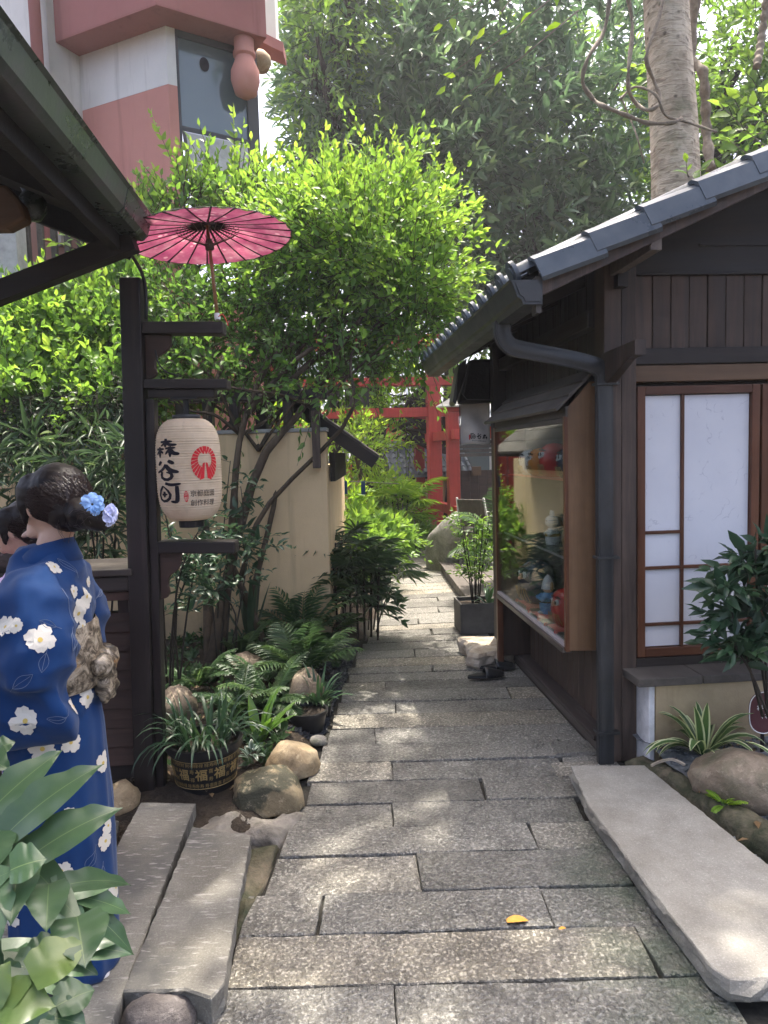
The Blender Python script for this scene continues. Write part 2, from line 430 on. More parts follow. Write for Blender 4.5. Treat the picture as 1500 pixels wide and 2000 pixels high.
MT['bark'] = mottle('brown bark', [(.3, (.03, .022, .015)), (.55, (.085, .062, .042)), (.8, (.15, .115, .085))], 9, rough=.9, bump=.8, bscale=35, bdist=.02, stretch=(1, 1, .25))
MT['bark_dark'] = mottle('dark bark', [(.3, (.014, .011, .008)), (.7, (.05, .04, .03))], 9, rough=.9, bump=.8, bscale=35, bdist=.02, stretch=(1, 1, .25))
def _palebark():
    t = NT('pale knobbly bark'); c = t.coord((1, 1, 1)); cs = t.coord((1, 1, 6))
    f = t.noise(c, 3, 7, .6); ring = t.noise(cs, 5, 4, .6, .8)
    v = t.n('TexVoronoi', {'Vector': c, 'Scale': 9.0, 'Randomness': 1.0})
    col = t.ramp(f, [(.3, (.34, .28, .21)), (.5, (.52, .44, .34)), (.72, (.66, .58, .47))])
    vm = t.math('MULTIPLY', t.mapr(v, .1, .26, 1, 0), t.mapr(t.noise(c, 4, 4, .6), .42, .6, .15, .9))
    col = t.mix(vm, col, (.05, .035, .025))
    col = t.mix(t.mapr(ring, .53, .62, 0, .6), col, (.16, .12, .09))
    col = t.mix(t.mapr(t.noise(c, 2.2, 4, .6), .58, .7, 0, .6), col, (.13, .14, .08))
    h = t.math('ADD', ring, t.math('MULTIPLY', v, -1.2))
    return t.done(t.bsdf(col, .9, t.bump(h, .7, .03), .2))
MT['bark_pale'] = _palebark()
MT['liana'] = mottle('grey liana', [(.3, (.13, .1, .075)), (.7, (.34, .29, .23))], 14, rough=.9)
# ---- painted / metal / glazed
MT['torii'] = wood('vermilion lacquer', (.36, .04, .032), (.52, .066, .052), 'z', .45, var=(.9, 1.1))
MT['cap'] = mottle('verdigris cap', [(.3, (.3, .3, .27)), (.7, (.46, .47, .43))], 8, rough=.7)
def _tile(name, c1, c2, rough):
    t = NT(name); c = t.coord(); f = t.noise(c, 7, 6, .6)
    col = t.vary(t.ramp(f, [(.3, c1), (.7, c2)]), .8, 1.2)
    return t.done(t.bsdf(col, t.mapr(f, .3, .7, rough - .07, rough + .12), t.bump(t.noise(c, 60, 4), .12, .003), .6))
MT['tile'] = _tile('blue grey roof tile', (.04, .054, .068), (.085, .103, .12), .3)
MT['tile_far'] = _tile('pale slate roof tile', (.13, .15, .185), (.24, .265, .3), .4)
MT['metal_dark'] = mottle('dark coated metal', [(.3, (.018, .019, .019)), (.7, (.042, .043, .044))], 5, rough=.42, bump=.08, spec=.5)
MT['gutter_l'] = mottle('green black gutter', [(.3, (.022, .028, .024)), (.55, (.055, .066, .056)), (.75, (.1, .075, .095))], 4, rough=.3, bump=.08, spec=.5)
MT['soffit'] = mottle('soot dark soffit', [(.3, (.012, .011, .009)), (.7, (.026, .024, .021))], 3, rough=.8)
MT['black_plastic'] = mottle('black plastic', [(.3, (.009, .009, .01)), (.7, (.02, .02, .021))], 5, rough=.4, bump=.06)
MT['planter'] = mottle('grey fibre planter', [(.3, (.06, .058, .054)), (.7, (.14, .135, .125))], 5, rough=.75)
MT['wire'] = flat('black cable', (.012, .012, .012), .45)
MT['gold'] = flat('gold print', (.42, .3, .12), .5, .5, .3)
MT['steel'] = flat('pale steel', (.6, .55, .6), .35, .5, .6)
MT['ink'] = flat('black ink', (.012, .01, .016), .7, .2)
MT['red_ink'] = flat('red ink', (.62, .03, .04), .7, .2)
MT['yellow_ink'] = flat('yellow ink', (.85, .55, .06), .7, .2)
MT['white_ink'] = flat('white ink', (.85, .83, .8), .7, .2)
MT['cloth_line'] = flat('slipper stitching', (.12, .12, .12), .7)
MT['leather'] = mottle('black leather', [(.3, (.008, .009, .01)), (.7, (.02, .021, .023))], 20, rough=.34, spec=.5)
MT['stone_grey'] = mottle('grey mortar rim', [(.3, (.3, .3, .29)), (.7, (.5, .5, .49))], 8, rough=.85)
def _glass():
    t = NT('shop glass')
    fr = t.n('Fresnel', {'IOR': 1.52})
    fr = t.math('ADD', t.math('MULTIPLY', fr, .5), .015, True)
    g = t.n('BsdfGlossy', {'Color': (.9, .95, .95), 'Roughness': .012})
    tr = t.n('BsdfTransparent', {'Color': (.95, .97, .96)})
    return t.done(t.n('MixShader', {0: fr, 1: tr, 2: g}))
MT['glass'] = _glass()
def _winglass():
    t = NT('building window glass'); c = t.coord()
    return t.done(t.bsdf((.1, .14, .15), .06, t.bump(t.noise(c, 1.5, 2), .06, .02), .9))
MT['winglass'] = _winglass()
MT['winframe'] = flat('dark window frame', (.05, .05, .055), .5)
def _shoji():
    t = NT('fibre paper'); c = t.coord()
    w_ = t.n('TexWave', {'Vector': c, 'Scale': 3.0, 'Distortion': 18.0, 'Detail': 4.0, 'Detail Scale': 2.2})
    a = t.mapr(w_, .965, 1.0, 0, 1); m = t.mapr(t.noise(c, 9, 3), .52, .62)
    fib = t.math('MULTIPLY', a, m)
    col = t.mix(t.mapr(t.noise(c, 4, 4), .3, .8), (.7, .7, .73), (.63, .63, .67))
    col = t.mix(t.math('MULTIPLY', fib, .55), col, (.4, .4, .46))
    return t.done(t.bsdf(col, .55, t.bump(t.noise(c, 40, 3), .1, .003), .35))
MT['shoji'] = _shoji()
def _lantern():
    t = NT('lantern paper'); c = t.coord(rnd=False)
    f = t.noise(c, 7, 7, .65)
    col = t.ramp(f, [(.3, (.6, .47, .32)), (.55, (.74, .61, .45)), (.75, (.8, .68, .53))])
    d = t.noise(t.coord((30, 30, 3), rnd=False), 1, 5, .6)
    sp = t.t.nodes.new('ShaderNodeSeparateXYZ'); t.t.links.new(c, sp.inputs[0])
    top = t.mapr(sp.outputs['Z'], .33, .5)
    col = t.mix(t.math('MULTIPLY', t.mapr(d, .56, .7), t.math('ADD', t.math('MULTIPLY', top, .5), .12)), col, (.17, .15, .09))
    col = t.mix(t.mapr(t.noise(c, 26, 6, .75), .64, .76, 0, .5), col, (.25, .19, .12))
    pr = t.bsdf(col, .8, t.bump(t.noise(c, 60, 3), .2, .004), .2)
    tr = t.n('BsdfTranslucent', {'Color': col})
    return t.done(t.n('MixShader', {0: .25, 1: pr, 2: tr}))
MT['lantern'] = _lantern()
def _parasol():
    t = NT('pink oil paper'); c = t.coord()
    f = t.noise(c, 9, 6, .65); v = t.n('TexVoronoi', {'Vector': c, 'Scale': 17.0})
    col = t.ramp(f, [(.3, (.34, .06, .15)), (.5, (.46, .13, .22)), (.7, (.6, .34, .38))])
    col = t.mix(t.math('MULTIPLY', t.mapr(v, .16, .24, 1, 0), t.mapr(t.noise(c, 4, 3), .46, .6)), col, (.8, .56, .56))
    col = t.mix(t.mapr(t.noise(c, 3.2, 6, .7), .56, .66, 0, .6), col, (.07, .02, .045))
    pr = t.bsdf(col, .55, None, .3); tr = t.n('BsdfTranslucent', {'Color': t.mix(1.0, col, (.95, .8, .8), 'MULTIPLY')})
    return t.done(t.n('MixShader', {0: .42, 1: pr, 2: tr}))
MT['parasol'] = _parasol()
MT['cloth'] = mottle('off white banner cloth', [(.3, (.52, .48, .43)), (.6, (.68, .64, .6)), (.8, (.36, .31, .26))], 5, rough=.9, bump=.2)
MT['noren'] = flat('indigo cloth', (.015, .05, .17), .8)
def _kimono(name, c1, c2):
    t = NT(name); c = t.coord(rnd=False)
    f = t.noise(c, 6, 4)
    col = t.mix(t.mapr(f, .35, .65), c1, c2)
    wv = t.noise(t.coord((400, 400, 400), rnd=False), 1, 2)
    return t.done(t.bsdf(col, .78, t.bump(wv, .2, .001), .2, **{'Sheen Weight': .12, 'Sheen Roughness': .5}))
MT['kimono'] = _kimono('navy kimono cotton', (.0045, .032, .12), (.006, .042, .15))
MT['kimono_lilac'] = _kimono('lilac kimono cotton', (.52, .36, .58), (.6, .44, .66))
def _obi():
    t = NT('brocade obi'); c = t.coord(rnd=False)
    v = t.n('TexVoronoi', {'Vector': c, 'Scale': 42.0}, feature='F2'); f = t.noise(c, 22, 5, .7, 1.5)
    col = t.ramp(f, [(.36, (.012, .01, .01)), (.47, (.1, .075, .05)), (.58, (.36, .3, .22)), (.75, (.55, .48, .42))])
    col = t.mix(t.mapr(t.noise(c, 12, 3), .6, .68, 0, .8), col, (.35, .16, .03))
    return t.done(t.bsdf(col, .45, t.bump(v, .3, .002), .5))
MT['obi'] = _obi()
MT['petal_w'] = flat('white flower print', (.74, .69, .6), .6)
MT['petal_y'] = flat('yellow stamen print', (.66, .48, .12), .6)
MT['petal_line'] = flat('pale leaf outline print', (.16, .2, .3), .6)
def _skin():
    t = NT('skin'); c = t.coord(rnd=False); f = t.noise(c, 20, 4)
    col = t.mix(t.mapr(f, .3, .7), (.56, .335, .235), (.62, .385, .28))
    return t.done(t.bsdf(col, .48, None, .4, **{'Subsurface Weight': .12, 'Subsurface Radius': (.02, .008, .004)}))
MT['skin'] = _skin()
def _hair():
    t = NT('dark brown hair'); c = t.coord((60, 60, 60), rnd=False); f = t.noise(c, 1, 3)
    col = t.mix(t.mapr(f, .3, .7), (.006, .004, .004), (.016, .01, .009))
    return t.done(t.bsdf(col, .5, None, .28))
MT['hair'] = _hair()
MT['hair_strand'] = flat('dark brown hair strand', (.035, .02, .016), .36, .5)
MT['flower_blue'] = mottle('pale blue silk flower', [(.3, (.22, .43, .82)), (.7, (.5, .68, .95))], 18, rough=.7)
MT['flower_pale'] = mottle('lavender white silk flower', [(.3, (.5, .54, .85)), (.7, (.78, .8, .95))], 18, rough=.7)
MT['tabi'] = flat('white tabi sock', (.75, .72, .7), .8)
MT['lips'] = flat('lips', (.4, .12, .11), .45)
MT['leaf_orange'] = mottle('fallen orange leaf', [(.3, (.6, .24, .03)), (.7, (.8, .42, .08))], 14, rough=.5)
def glaze(name, c): return flat(name, c, .12, .6)
MT['g_white'] = glaze('white glaze', (.82, .83, .8)); MT['g_orange'] = glaze('orange glaze', (.8, .3, .04))
MT['g_red'] = glaze('red glaze', (.62, .035, .035)); MT['g_navy'] = glaze('navy glaze', (.02, .035, .08)); MT['g_blue'] = glaze('sky blue glaze', (.16, .4, .75))
MT['g_face'] = glaze('peach glaze', (.8, .42, .24)); MT['g_black'] = glaze('black glaze', (.008, .008, .01)); MT['g_gold'] = glaze('gold glaze', (.5, .3, .08))
MT['cushion'] = mottle('red silk cushion', [(.3, (.5, .05, .05)), (.7, (.68, .12, .1))], 20, rough=.55, bump=.4)
MT['case_in'] = flat('dark case lining', (.07, .062, .055), .8)
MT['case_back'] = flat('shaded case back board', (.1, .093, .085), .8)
MT['plaque'] = flat('maroon plaque', (.1, .03, .035), .5)
# ---- foliage
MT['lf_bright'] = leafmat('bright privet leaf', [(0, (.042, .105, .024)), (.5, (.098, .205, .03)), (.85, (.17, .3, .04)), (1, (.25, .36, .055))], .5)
MT['lf_dark'] = leafmat('dark glossy leaf', [(0, (.04, .085, .042)), (.55, (.072, .145, .065)), (.9, (.115, .2, .08)), (1, (.19, .28, .1))], .32, rough=.34, spec=.7)
MT['lf_mid'] = leafmat('mid green leaf', [(0, (.05, .11, .025)), (.6, (.1, .2, .03)), (1, (.18, .3, .04))], .45)
MT['lf_bamboo'] = leafmat('bamboo leaf', [(0, (.022, .048, .022)), (.6, (.045, .085, .034)), (1, (.09, .14, .05))], .3)
MT['lf_nandina'] = leafmat('nandina leaf', [(0, (.02, .052, .026)), (.6, (.036, .08, .038)), (1, (.07, .125, .05))], .25, rough=.35, spec=.55)
MT['lf_fern'] = leafmat('fern leaflet', [(0, (.026, .06, .026)), (.6, (.05, .1, .036)), (1, (.1, .17, .05))], .3)
MT['lf_litter'] = leafmat('dry leaf litter', [(0, (.05, .03, .015)), (.6, (.14, .085, .04)), (1, (.28, .19, .09))], .1)
MT['lf_gold'] = leafmat('sunny yellow green leaf', [(0, (.09, .19, .02)), (.6, (.18, .32, .03)), (1, (.3, .42, .05))], .5)
MT['pl_philo'] = plainleaf('philodendron leaf', (.045, .095, .045), (.08, .14, .062), .1, stripe=(.96, 1.0, (.17, .24, .1)))
MT['pl_philo_y'] = plainleaf('yellowing philodendron leaf', (.07, .14, .045), (.15, .21, .05), .12, scale=4)
MT['pl_grass'] = plainleaf('grassy pot leaf', (.03, .072, .04), (.06, .115, .055), .2)
MT['pl_nest'] = plainleaf('bird nest fern leaf', (.07, .16, .03), (.13, .23, .045), .35)
MT['pl_var'] = plainleaf('variegated dracaena leaf', (.05, .11, .035), (.1, .17, .05), .25, stripe=(.55, .75, (.6, .62, .36)))
MT['pl_hosta'] = plainleaf('cream edged leaf', (.04, .085, .035), (.07, .12, .04), .2, stripe=(.72, .85, (.62, .62, .42)))
MT['pl_sans'] = plainleaf('snake plant leaf', (.03, .06, .035), (.06, .1, .05), .1)
MT['pl_pilea'] = plainleaf('silver striped leaf', (.02, .05, .025), (.03, .06, .03), .1, stripe=(.3, .7, (.25, .32, .26)))

# ------------------------------------------------------------------ foliage helpers (numpy)
RNG = np.random.default_rng(11)
TPL = {
 'lo': (np.array([(0, 0, 0), (.42, .5, .07), (1, 0, -.1), (.42, -.5, .07)], float), np.array([(0, 1, 2), (0, 2, 3)])),
 'hi': (np.array([(0, 0, 0), (.3, .5, .08), (.3, 0, 0), (.3, -.5, .08), (.66, .37, .03), (.66, 0, -.04), (.66, -.37, .03), (1, 0, -.16)], float),
        np.array([(0, 1, 2), (0, 2, 3), (1, 4, 5), (1, 5, 2), (2, 5, 6), (2, 6, 3), (4, 7, 5), (5, 7, 6)])),
}
def unit(a): return a / np.maximum(np.linalg.norm(a, axis=-1, keepdims=True), 1e-9)
def rdir(n): return unit(RNG.normal(size=(n, 3)))
class Cloud:
    """thousands of real leaf faces collected into one foliage mesh"""
    def __init__(s): s.V = []; s.F = []; s.R = []; s.n = 0
    def leaves(s, pos, d, nrm, L, W, rnd, lod='lo'):
        tv, tf = TPL[lod]; N = len(pos)
        d = unit(d); x = unit(np.cross(d, nrm)); z = np.cross(x, d)
        L = np.broadcast_to(L, (N,)); W = np.broadcast_to(W, (N,))
        v = pos[:, None] + d[:, None] * (tv[None, :, 0:1] * L[:, None, None]) + x[:, None] * (tv[None, :, 1:2] * W[:, None, None]) + z[:, None] * (tv[None, :, 2:3] * L[:, None, None])
        k = len(tv)
        s.V.append(v.reshape(-1, 3)); s.F.append((tf[None] + (np.arange(N) * k)[:, None, None] + s.n).reshape(-1, 3))
        s.R.append(np.repeat(np.broadcast_to(rnd, (N,)), k)); s.n += N * k
    def shoots(s, O, D, L, K, leaf, ratio=.5, ang=.9, droop=.2, lod='lo', rnd0=0., rnd1=1., pair=False, tipshrink=.45, size_var=.25):
        """O,D (S,3), L (S,): K leaves along each shoot, alternate or paired"""
        S = len(O); D = unit(D); L = np.broadcast_to(L, (S,))
        side = unit(np.cross(D, rdir(S)))
        up = np.cross(D, side)
        base = RNG.random(S)
        for k in range(K):
            t = (k + .6) / K
            p = O + D * (L * t)[:, None]; p[:, 2] -= droop * L * t * t
            ax = D.copy(); ax[:, 2] -= 2 * droop * t; ax = unit(ax)
            sgns = (1, -1) if pair else ((1,) if k % 2 else (-1,))
            for sg in sgns:
                a = ang * (1 - .35 * t) + RNG.normal(0, .16, S)
                rot = k * .55
                sd = side * math.cos(rot) + up * math.sin(rot)
                d = ax * np.cos(a)[:, None] + sd * (np.sin(a) * sg)[:, None] + RNG.normal(0, .12, (S, 3))
                n_ = np.cross(sd, ax) + RNG.normal(0, .25, (S, 3)); n_[:, 2] = np.abs(n_[:, 2]) + .35
                sz = leaf * (1 - tipshrink * t) * (1 + RNG.normal(0, size_var, S).clip(-.5, .6))
                r = np.clip(rnd0 + (rnd1 - rnd0) * (.45 * t + .4 * base + .15 * RNG.random(S)), 0, 1)
                s.leaves(p, d, n_, sz, sz * ratio, r, lod)
        # terminal leaf
        s.leaves(O + D * L[:, None] - np.array([0, 0, 1.]) * (droop * L)[:, None], D + RNG.normal(0, .1, (S, 3)), unit(up + np.array([0, 0, .6])), leaf * (1 - tipshrink), leaf * (1 - tipshrink) * ratio, np.clip(rnd0 + (rnd1 - rnd0) * (.5 + .5 * base), 0, 1), lod)
    def build(s, name, mat, parent=None, origin=None):
        V = np.concatenate(s.V); F = np.concatenate(s.F); R_ = np.concatenate(s.R)
        if origin is not None: V = V - np.array(origin)
        me = bpy.data.meshes.new(name)
        me.vertices.add(len(V)); me.vertices.foreach_set('co', V.astype(np.float32).ravel())
        nf = len(F); me.loops.add(nf * 3); me.loops.foreach_set('vertex_index', F.astype(np.int32).ravel())
        me.polygons.add(nf); me.polygons.foreach_set('loop_start', np.arange(0, nf * 3, 3, dtype=np.int32))
        me.update(calc_edges=True)
        a = me.attributes.new('rnd', 'FLOAT', 'POINT'); a.data.foreach_set('value', R_.astype(np.float32))
        return link(name, me, mat, parent)
def blob_points(blobs, n, shell=.55):
    """n points (and outward directions) in a union of ellipsoids; shell -> 1 keeps them near the surface"""
    wts = np.array([b[1][0] * b[1][1] * b[1][2] for b in blobs]) ** .75; wts = wts / wts.sum()
    idx = RNG.choice(len(blobs), n, p=wts)
    c = np.array([b[0] for b in blobs], float)[idx]; r = np.array([b[1] for b in blobs], float)[idx]
    d = rdir(n); rr = (shell + (1 - shell) * RNG.random(n) ** .5)
    rr = np.where(RNG.random(n) < .25, RNG.random(n) ** .5, rr)
    return c + d * r * rr[:, None], unit(d / r)
def twigs(mb, O, D, L, r0=.004, droop=.2, n=3):
    for o, d, l in zip(O, unit(D), L):
        o = Vector(o); d = Vector(d); l = float(l)
        mb.tube([o, o + d * l * .5 - Vector((0, 0, droop * l * .25)), o + d * l - Vector((0, 0, droop * l))], [r0, r0 * .75, r0 * .3], n, caps=False)
def branch_to(mb, a, b, r0, r1, n=4, bend=.14, sides=7, seed=0):
    rg = random.Random(seed); a = Vector(a); b = Vector(b); L = (b - a).length
    pts = [a]
    for i in range(1, n):
        t = i / n
        pts.append(a.lerp(b, t) + Vector((rg.uniform(-1, 1), rg.uniform(-1, 1), rg.uniform(-.4, 1))) * bend * L * math.sin(PI * t) * .6)
    pts.append(b)
    sp_ = spline(pts, 16); mb.tube(sp_, [lerp(r0, r1, i / 15) for i in range(16)], sides)
    return pts

# ------------------------------------------------------------------ ground and paving
def sheet(name, fn, us, vs_, mat, kind='structure', smooth=True):
    vs = [fn(u, v) for v in vs_ for u in us]; n = len(us)
    me = bpy.data.meshes.new(name)
    me.from_pydata(vs, [], [(j * n + i, j * n + i + 1, (j + 1) * n + i + 1, (j + 1) * n + i) for j in range(len(vs_) - 1) for i in range(n - 1)])
    me.polygons.foreach_set('use_smooth', [smooth] * len(me.polygons))
    o = link(name, me, mat); o['kind'] = kind; return o
sheet('ground', lambda u, v: (u, v, -.06), [-400, -60, -15, 15, 60, 400], [-400, -60, -10, 10, 40, 400], MT['soil'])
SHOP = Frame(G(1183, 1490), 4.5)
rg = random.Random(5)
# the bed of the path under the slabs, and the path itself that parents every slab
path = sheet('path', lambda u, v: (u, v, -.022 + .004 * math.sin(u * 9 + v * 5)), np.linspace(-1.6, 2.4, 24), np.linspace(-2.2, 13.6, 80), MT['joint'])
def slab_mesh(name, outline, z0, z1, step=.07, jit=.004, bev=.007, tilt=(0, 0), rough=0.0, seed=0):
    r_ = random.Random(seed); n = len(outline)
    pts = []
    for i in range(n):
        a = Vector(outline[i]); b = Vector(outline[(i + 1) % n]); k = max(1, int((b - a).length / step))
        nn = Vector((b.y - a.y, a.x - b.x)); nn.normalize()
        for j in range(k):
            t = j / k; q = a.lerp(b, t)
            if j: q = q + nn * r_.uniform(-jit, jit)
            pts.append(q)
    c = sum(pts, Vector((0, 0))) / len(pts); m = len(pts)
    top, mid, low = [], [], []
    for q in pts:
        d = (q - c); l = d.length
        zt = z1 + tilt[0] * (q.x - c.x) + tilt[1] * (q.y - c.y)
        qi = c + d * (1 - bev * r_.uniform(.7, 1.6) / max(l, .05))
        top.append((qi.x - c.x, qi.y - c.y, zt)); mid.append((q.x - c.x, q.y - c.y, zt - bev * r_.uniform(.7, 1.5)))
        ql = q + d.normalized() * r_.uniform(-rough, rough * .3)
        low.append((ql.x - c.x, ql.y - c.y, z0))
    me = bpy.data.meshes.new(name)
    rings = [top, mid]
    if rough > 0:      # broken, split faces
        for t in (.2, .45, .7):
            ring = []
            for (a, b, z) in mid:
                d = Vector((a, b, 0)).normalized(); zz = lerp(z, z0, t)
                o_ = rough * (.9 * noise.noise(Vector((a * 7, b * 7, zz * 12 + seed))) + .7 * noise.noise(Vector((a * 26, b * 26, zz * 45 + seed))) - .35 * t)
                ring.append((a + d.x * o_, b + d.y * o_, zz))
            rings.append(ring)
        low = [(a + (Vector((a, b, 0)).normalized().x) * -rough * .6, b + (Vector((a, b, 0)).normalized().y) * -rough * .6, z0) for a, b, z in mid]
    rings.append(low)
    fs = [tuple(range(m))]
    for q in range(len(rings) - 1):
        for i in range(m):
            j = (i + 1) % m
            fs.append(((q + 1) * m + i, (q + 1) * m + j, q * m + j, q * m + i))
    me.from_pydata(sum(rings, []), [], fs); return me, c
ROW = .2235 * .985
YR = [G(800, q).y for q in (1922, 1820, 1741, 1668, 1614, 1567, 1523, 1487, 1452, 1421, 1393, 1369, 1347, 1329, 1313, 1300, 1284, 1268, 1253, 1241, 1229, 1220, 1209, 1199, 1188, 1177)]
def row_y(k): return YR[0] + ROW * k if k < 0 else (YR[k] if k < len(YR) else YR[-1] + ROW * (k - len(YR) + 1))
XL = [(-3, -.62), (1.75, -.64), (2.02, -.59), (2.06, -.54), (2.25, -.52), (2.5, -.505), (2.74, -.49), (2.99, -.43), (3.24, -.42), (3.45, -.395), (3.96, -.358), (4.56, -.336), (4.86, -.3), (5.34, -.267), (5.69, -.25), (6.3, -.16), (7.2, -.02), (8.2, -.03), (9.3, -.3), (10.4, -1.0), (13, -1.6)]
def xr(Y):
    if Y < 3.35: return interp(Y, [(-3, 1.3), (1.6, 1.02), (1.95, .96), (2.6, .9), (3.05, .83), (3.35, 1.05)])
    return SHOP.w((.06, max(0.05, Y - 3.5), 0)).x if Y < 5.7 else interp(Y, [(5.7, .95), (6.6, .8), (9.8, .86), (10.6, 1.1), (13, 1.3)])
joints = {-2: [.1], -1: [722], 0: [1245], 1: [575, 1037], 2: [778], 3: [1010], 4: [728], 5: [910], 6: [728, 1075], 7: [1072], 8: [697], 9: [], 10: [740], 11: [968], 12: [720], 13: [], 14: [815], 15: [888], 16: [780], 17: [], 18: [], 19: [815], 20: [], 21: [790], 22: [], 23: [830], 24: [875]}
for k in range(-14, 52):
    y0 = row_y(k); y1 = row_y(k + 1); ym = (y0 + y1) / 2
    a0, a1 = [math.tan(rad(interp(q, [(4.5, 0), (7.5, 5.0), (13, 8)]))) for q in (y0, y1)]
    jx = rg.uniform(-.03, .02) if k < 26 else rg.uniform(-.05, .03)
    l = interp(ym, XL) + jx; r_ = xr(ym) + rg.uniform(-.015, .02)
    js = joints.get(k)
    if js is None: cuts = sorted(rg.uniform(l + .2, r_ - .15) for _ in range(rg.choice([0, 1, 1, 2]) if r_ - l > 1.4 else rg.choice([0, 1, 1])))
    else: cuts = [P(j, 1000, ym).x + .029 * (ym) * (.55) if j > 10 else j for j in js]
    xs = [l] + [c for c in cuts if l + .08 < c < r_ - .06] + [r_]
    for a, b in zip(xs, xs[1:]):
        g = .0032 if ym < 8 else .005
        sl = rg.uniform(-.012, .012)
        oy = lambda x, s: (y1 - g * rg.uniform(.5, 1.4) + a1 * (x - .2)) if s else (y0 + g * rg.uniform(.5, 1.4) + a0 * (x - .2))
        ga = g * rg.uniform(.8, 2.2)
        out = [(a + ga, oy(a, 0)), (b - ga + sl, oy(b, 0)), (b - ga, oy(b, 1)), (a + ga + sl, oy(a, 1))]
        me, c = slab_mesh('slab', out, -.05, rg.uniform(-.004, .005), step=.06 if ym < 4 else .15, jit=.003, bev=.0035 if ym < 5 else .006, tilt=(rg.uniform(-.006, .006), rg.uniform(-.014, .014)), seed=k * 7 + int(a * 100))
        me.materials.append(MT['pave'])
        place('slab', me, (c.x, c.y, 0), path)
# loose edge blocks at the right side of the path (beside the ledge)
for px, py, sx, sy in ((1105, 1462, .16, .1), (1112, 1505, .15, .1)):
    q = G(px, py); me, c = slab_mesh('slab', [(q.x - sx / 2, q.y - sy), (q.x + sx, q.y - sy), (q.x + sx, q.y + sy * .8), (q.x - sx / 2, q.y + sy * .8)], -.05, .012, .05, .006, .014, seed=int(px))
    me.materials.append(MT['pave']); place('slab', me, (c.x, c.y, .003), path)

def bigslab(name, label, outline, z0, z1, mat, seed, rough, jit=.006, tilt=(0, 0), bev=.012):
    me, c = slab_mesh(name, outline, z0, z1, .025, jit, bev, tilt, rough, seed)
    me.materials.append(mat); o = place(name, me, (c.x, c.y, 0)); return tag(o, label, 'stone slab')
g2 = lambda px, py, z=.09: tuple(G(px, py, z))[:2]
bigslab('stone_slab', 'long pale granite slab laid as a ramp beside the garden kerb', [g2(1113, 1495), g2(1150, 1575), g2(1275, 1745), g2(1390, 1890), g2(1425, 1913), (1.28, 1.9), (1.62, 1.98), g2(1500, 1688), g2(1258, 1495)][::-1][::-1], .012, .092, MT['slab_r'], 3, .024, .0022, bev=.005)
bigslab('stone_slab', 'grey granite slab lying next to the paved path beside the woman', [g2(240, 1935), g2(360, 1932), g2(412, 1948), g2(438, 1920), g2(490, 1630), g2(376, 1614)], .0, .09, MT['slab_l'], 5, .018, .0022, bev=.005)
bigslab('stone_slab', 'dark stained granite slab running from the sign post past the woman', [(-1.02, 1.35), (-.74, 1.35), g2(218, 1988), g2(250, 1905), g2(300, 1770), g2(382, 1562), g2(276, 1560), g2(225, 1650)], -.01, .075, MT['slab_l'], 6, .016, .0022, bev=.005)
bigslab('stone_slab', 'granite slab under the kimono hem beside the philodendron', [(-1.5, 1.3), (-1.03, 1.3), g2(170, 1750, .05), g2(232, 1598, .05), (-1.4, 2.95)], -.01, .05, MT['slab_l'], 9, .02, .005)
# broken mortar between the pot, the boulders and the slabs
def lump(name, outline, z, mat, amp, seed, parent=None, n=26):
    xs = [p[0] for p in outline]; ys = [p[1] for p in outline]
    import_poly = [Vector(p) for p in outline]
    cx = sum(xs) / len(xs); cy_ = sum(ys) / len(ys)
    mb = MB(); rings = []
    for j in range(n // 2 + 1):
        t = j / (n // 2); ring = []
        m = len(import_poly) * 6
        for i in range(m):
            u = i / 6; a = import_poly[int(u) % len(import_poly)]; b = import_poly[(int(u) + 1) % len(import_poly)]
            q = a.lerp(b, u - int(u)); q = Vector((cx, cy_)).lerp(q, max(.02, t))
            h = z * (1 - t ** 5) + amp * fbm((q.x + seed, q.y, seed), 9, 5) * (1 - t ** 4)
            ring.append((q.x, q.y, h - .03 * (t > .99)))
        rings.append(ring)
    mb.rings(rings, caps=False)
    mb.f = [f[::-1] for f in mb.f]
    return mb.build(name, mat, parent, smooth=True, base=parent is None)
o = lump('mortar', [g2(383, 1600, .03), g2(430, 1560, .03), g2(520, 1590, .03), g2(600, 1590, .0), g2(545, 1650, .0), g2(480, 1640, 0), g2(370, 1640, .03)], .02, MT['rubble'], .035, 4)
tag(o, 'crumbled grey mortar patch between the flower pot and the mossy boulder', 'mortar')
o = lump('mortar', [g2(490, 1640, .03), g2(545, 1632, .03), g2(520, 1720, .0), g2(450, 1850, .0), g2(420, 1940, .0), g2(440, 1880, .0)], .012, MT['kerb'], .03, 6)
tag(o, 'mossy gap filler between the granite slab and the paving', 'moss')

# garden soil, left and right
def soil_l(u, v):
    z = .05 + .1 * max(0, min(1, (v - 3.6) / 2)) + .035 * fbm((u, v, 2), 2.4, 4)
    edge = interp(v, XL) - .2
    if u > edge: z = lerp(z, -.03, min(1, (u - edge) / .13))
    if v < 3.35: z -= .12 * (3.35 - v)
    return (u, v, z)
sheet('garden_soil', soil_l, np.linspace(-4.5, .1, 90), np.linspace(2.75, 6.4, 70), MT['soil'])
def soil_f(u, v): return (u, v, .02 + .18 * fbm((u, v, 7), .8, 3) + .12 * max(0, min(1, (-.3 - u) / .5)))
sheet('garden_soil', lambda u, v: (u, v, soil_f(u, v)[2] if u < interp(v, XL) - .15 else -.04), np.linspace(-6, 1.6, 60), np.linspace(6.4, 11.0, 40), MT['soil'])
sheet('garden_soil', lambda u, v: (u, v, .22 + .1 * fbm((u, v, 7), .8, 3)), np.linspace(-8, 5, 30), np.linspace(11.9, 16, 20), MT['soil'])
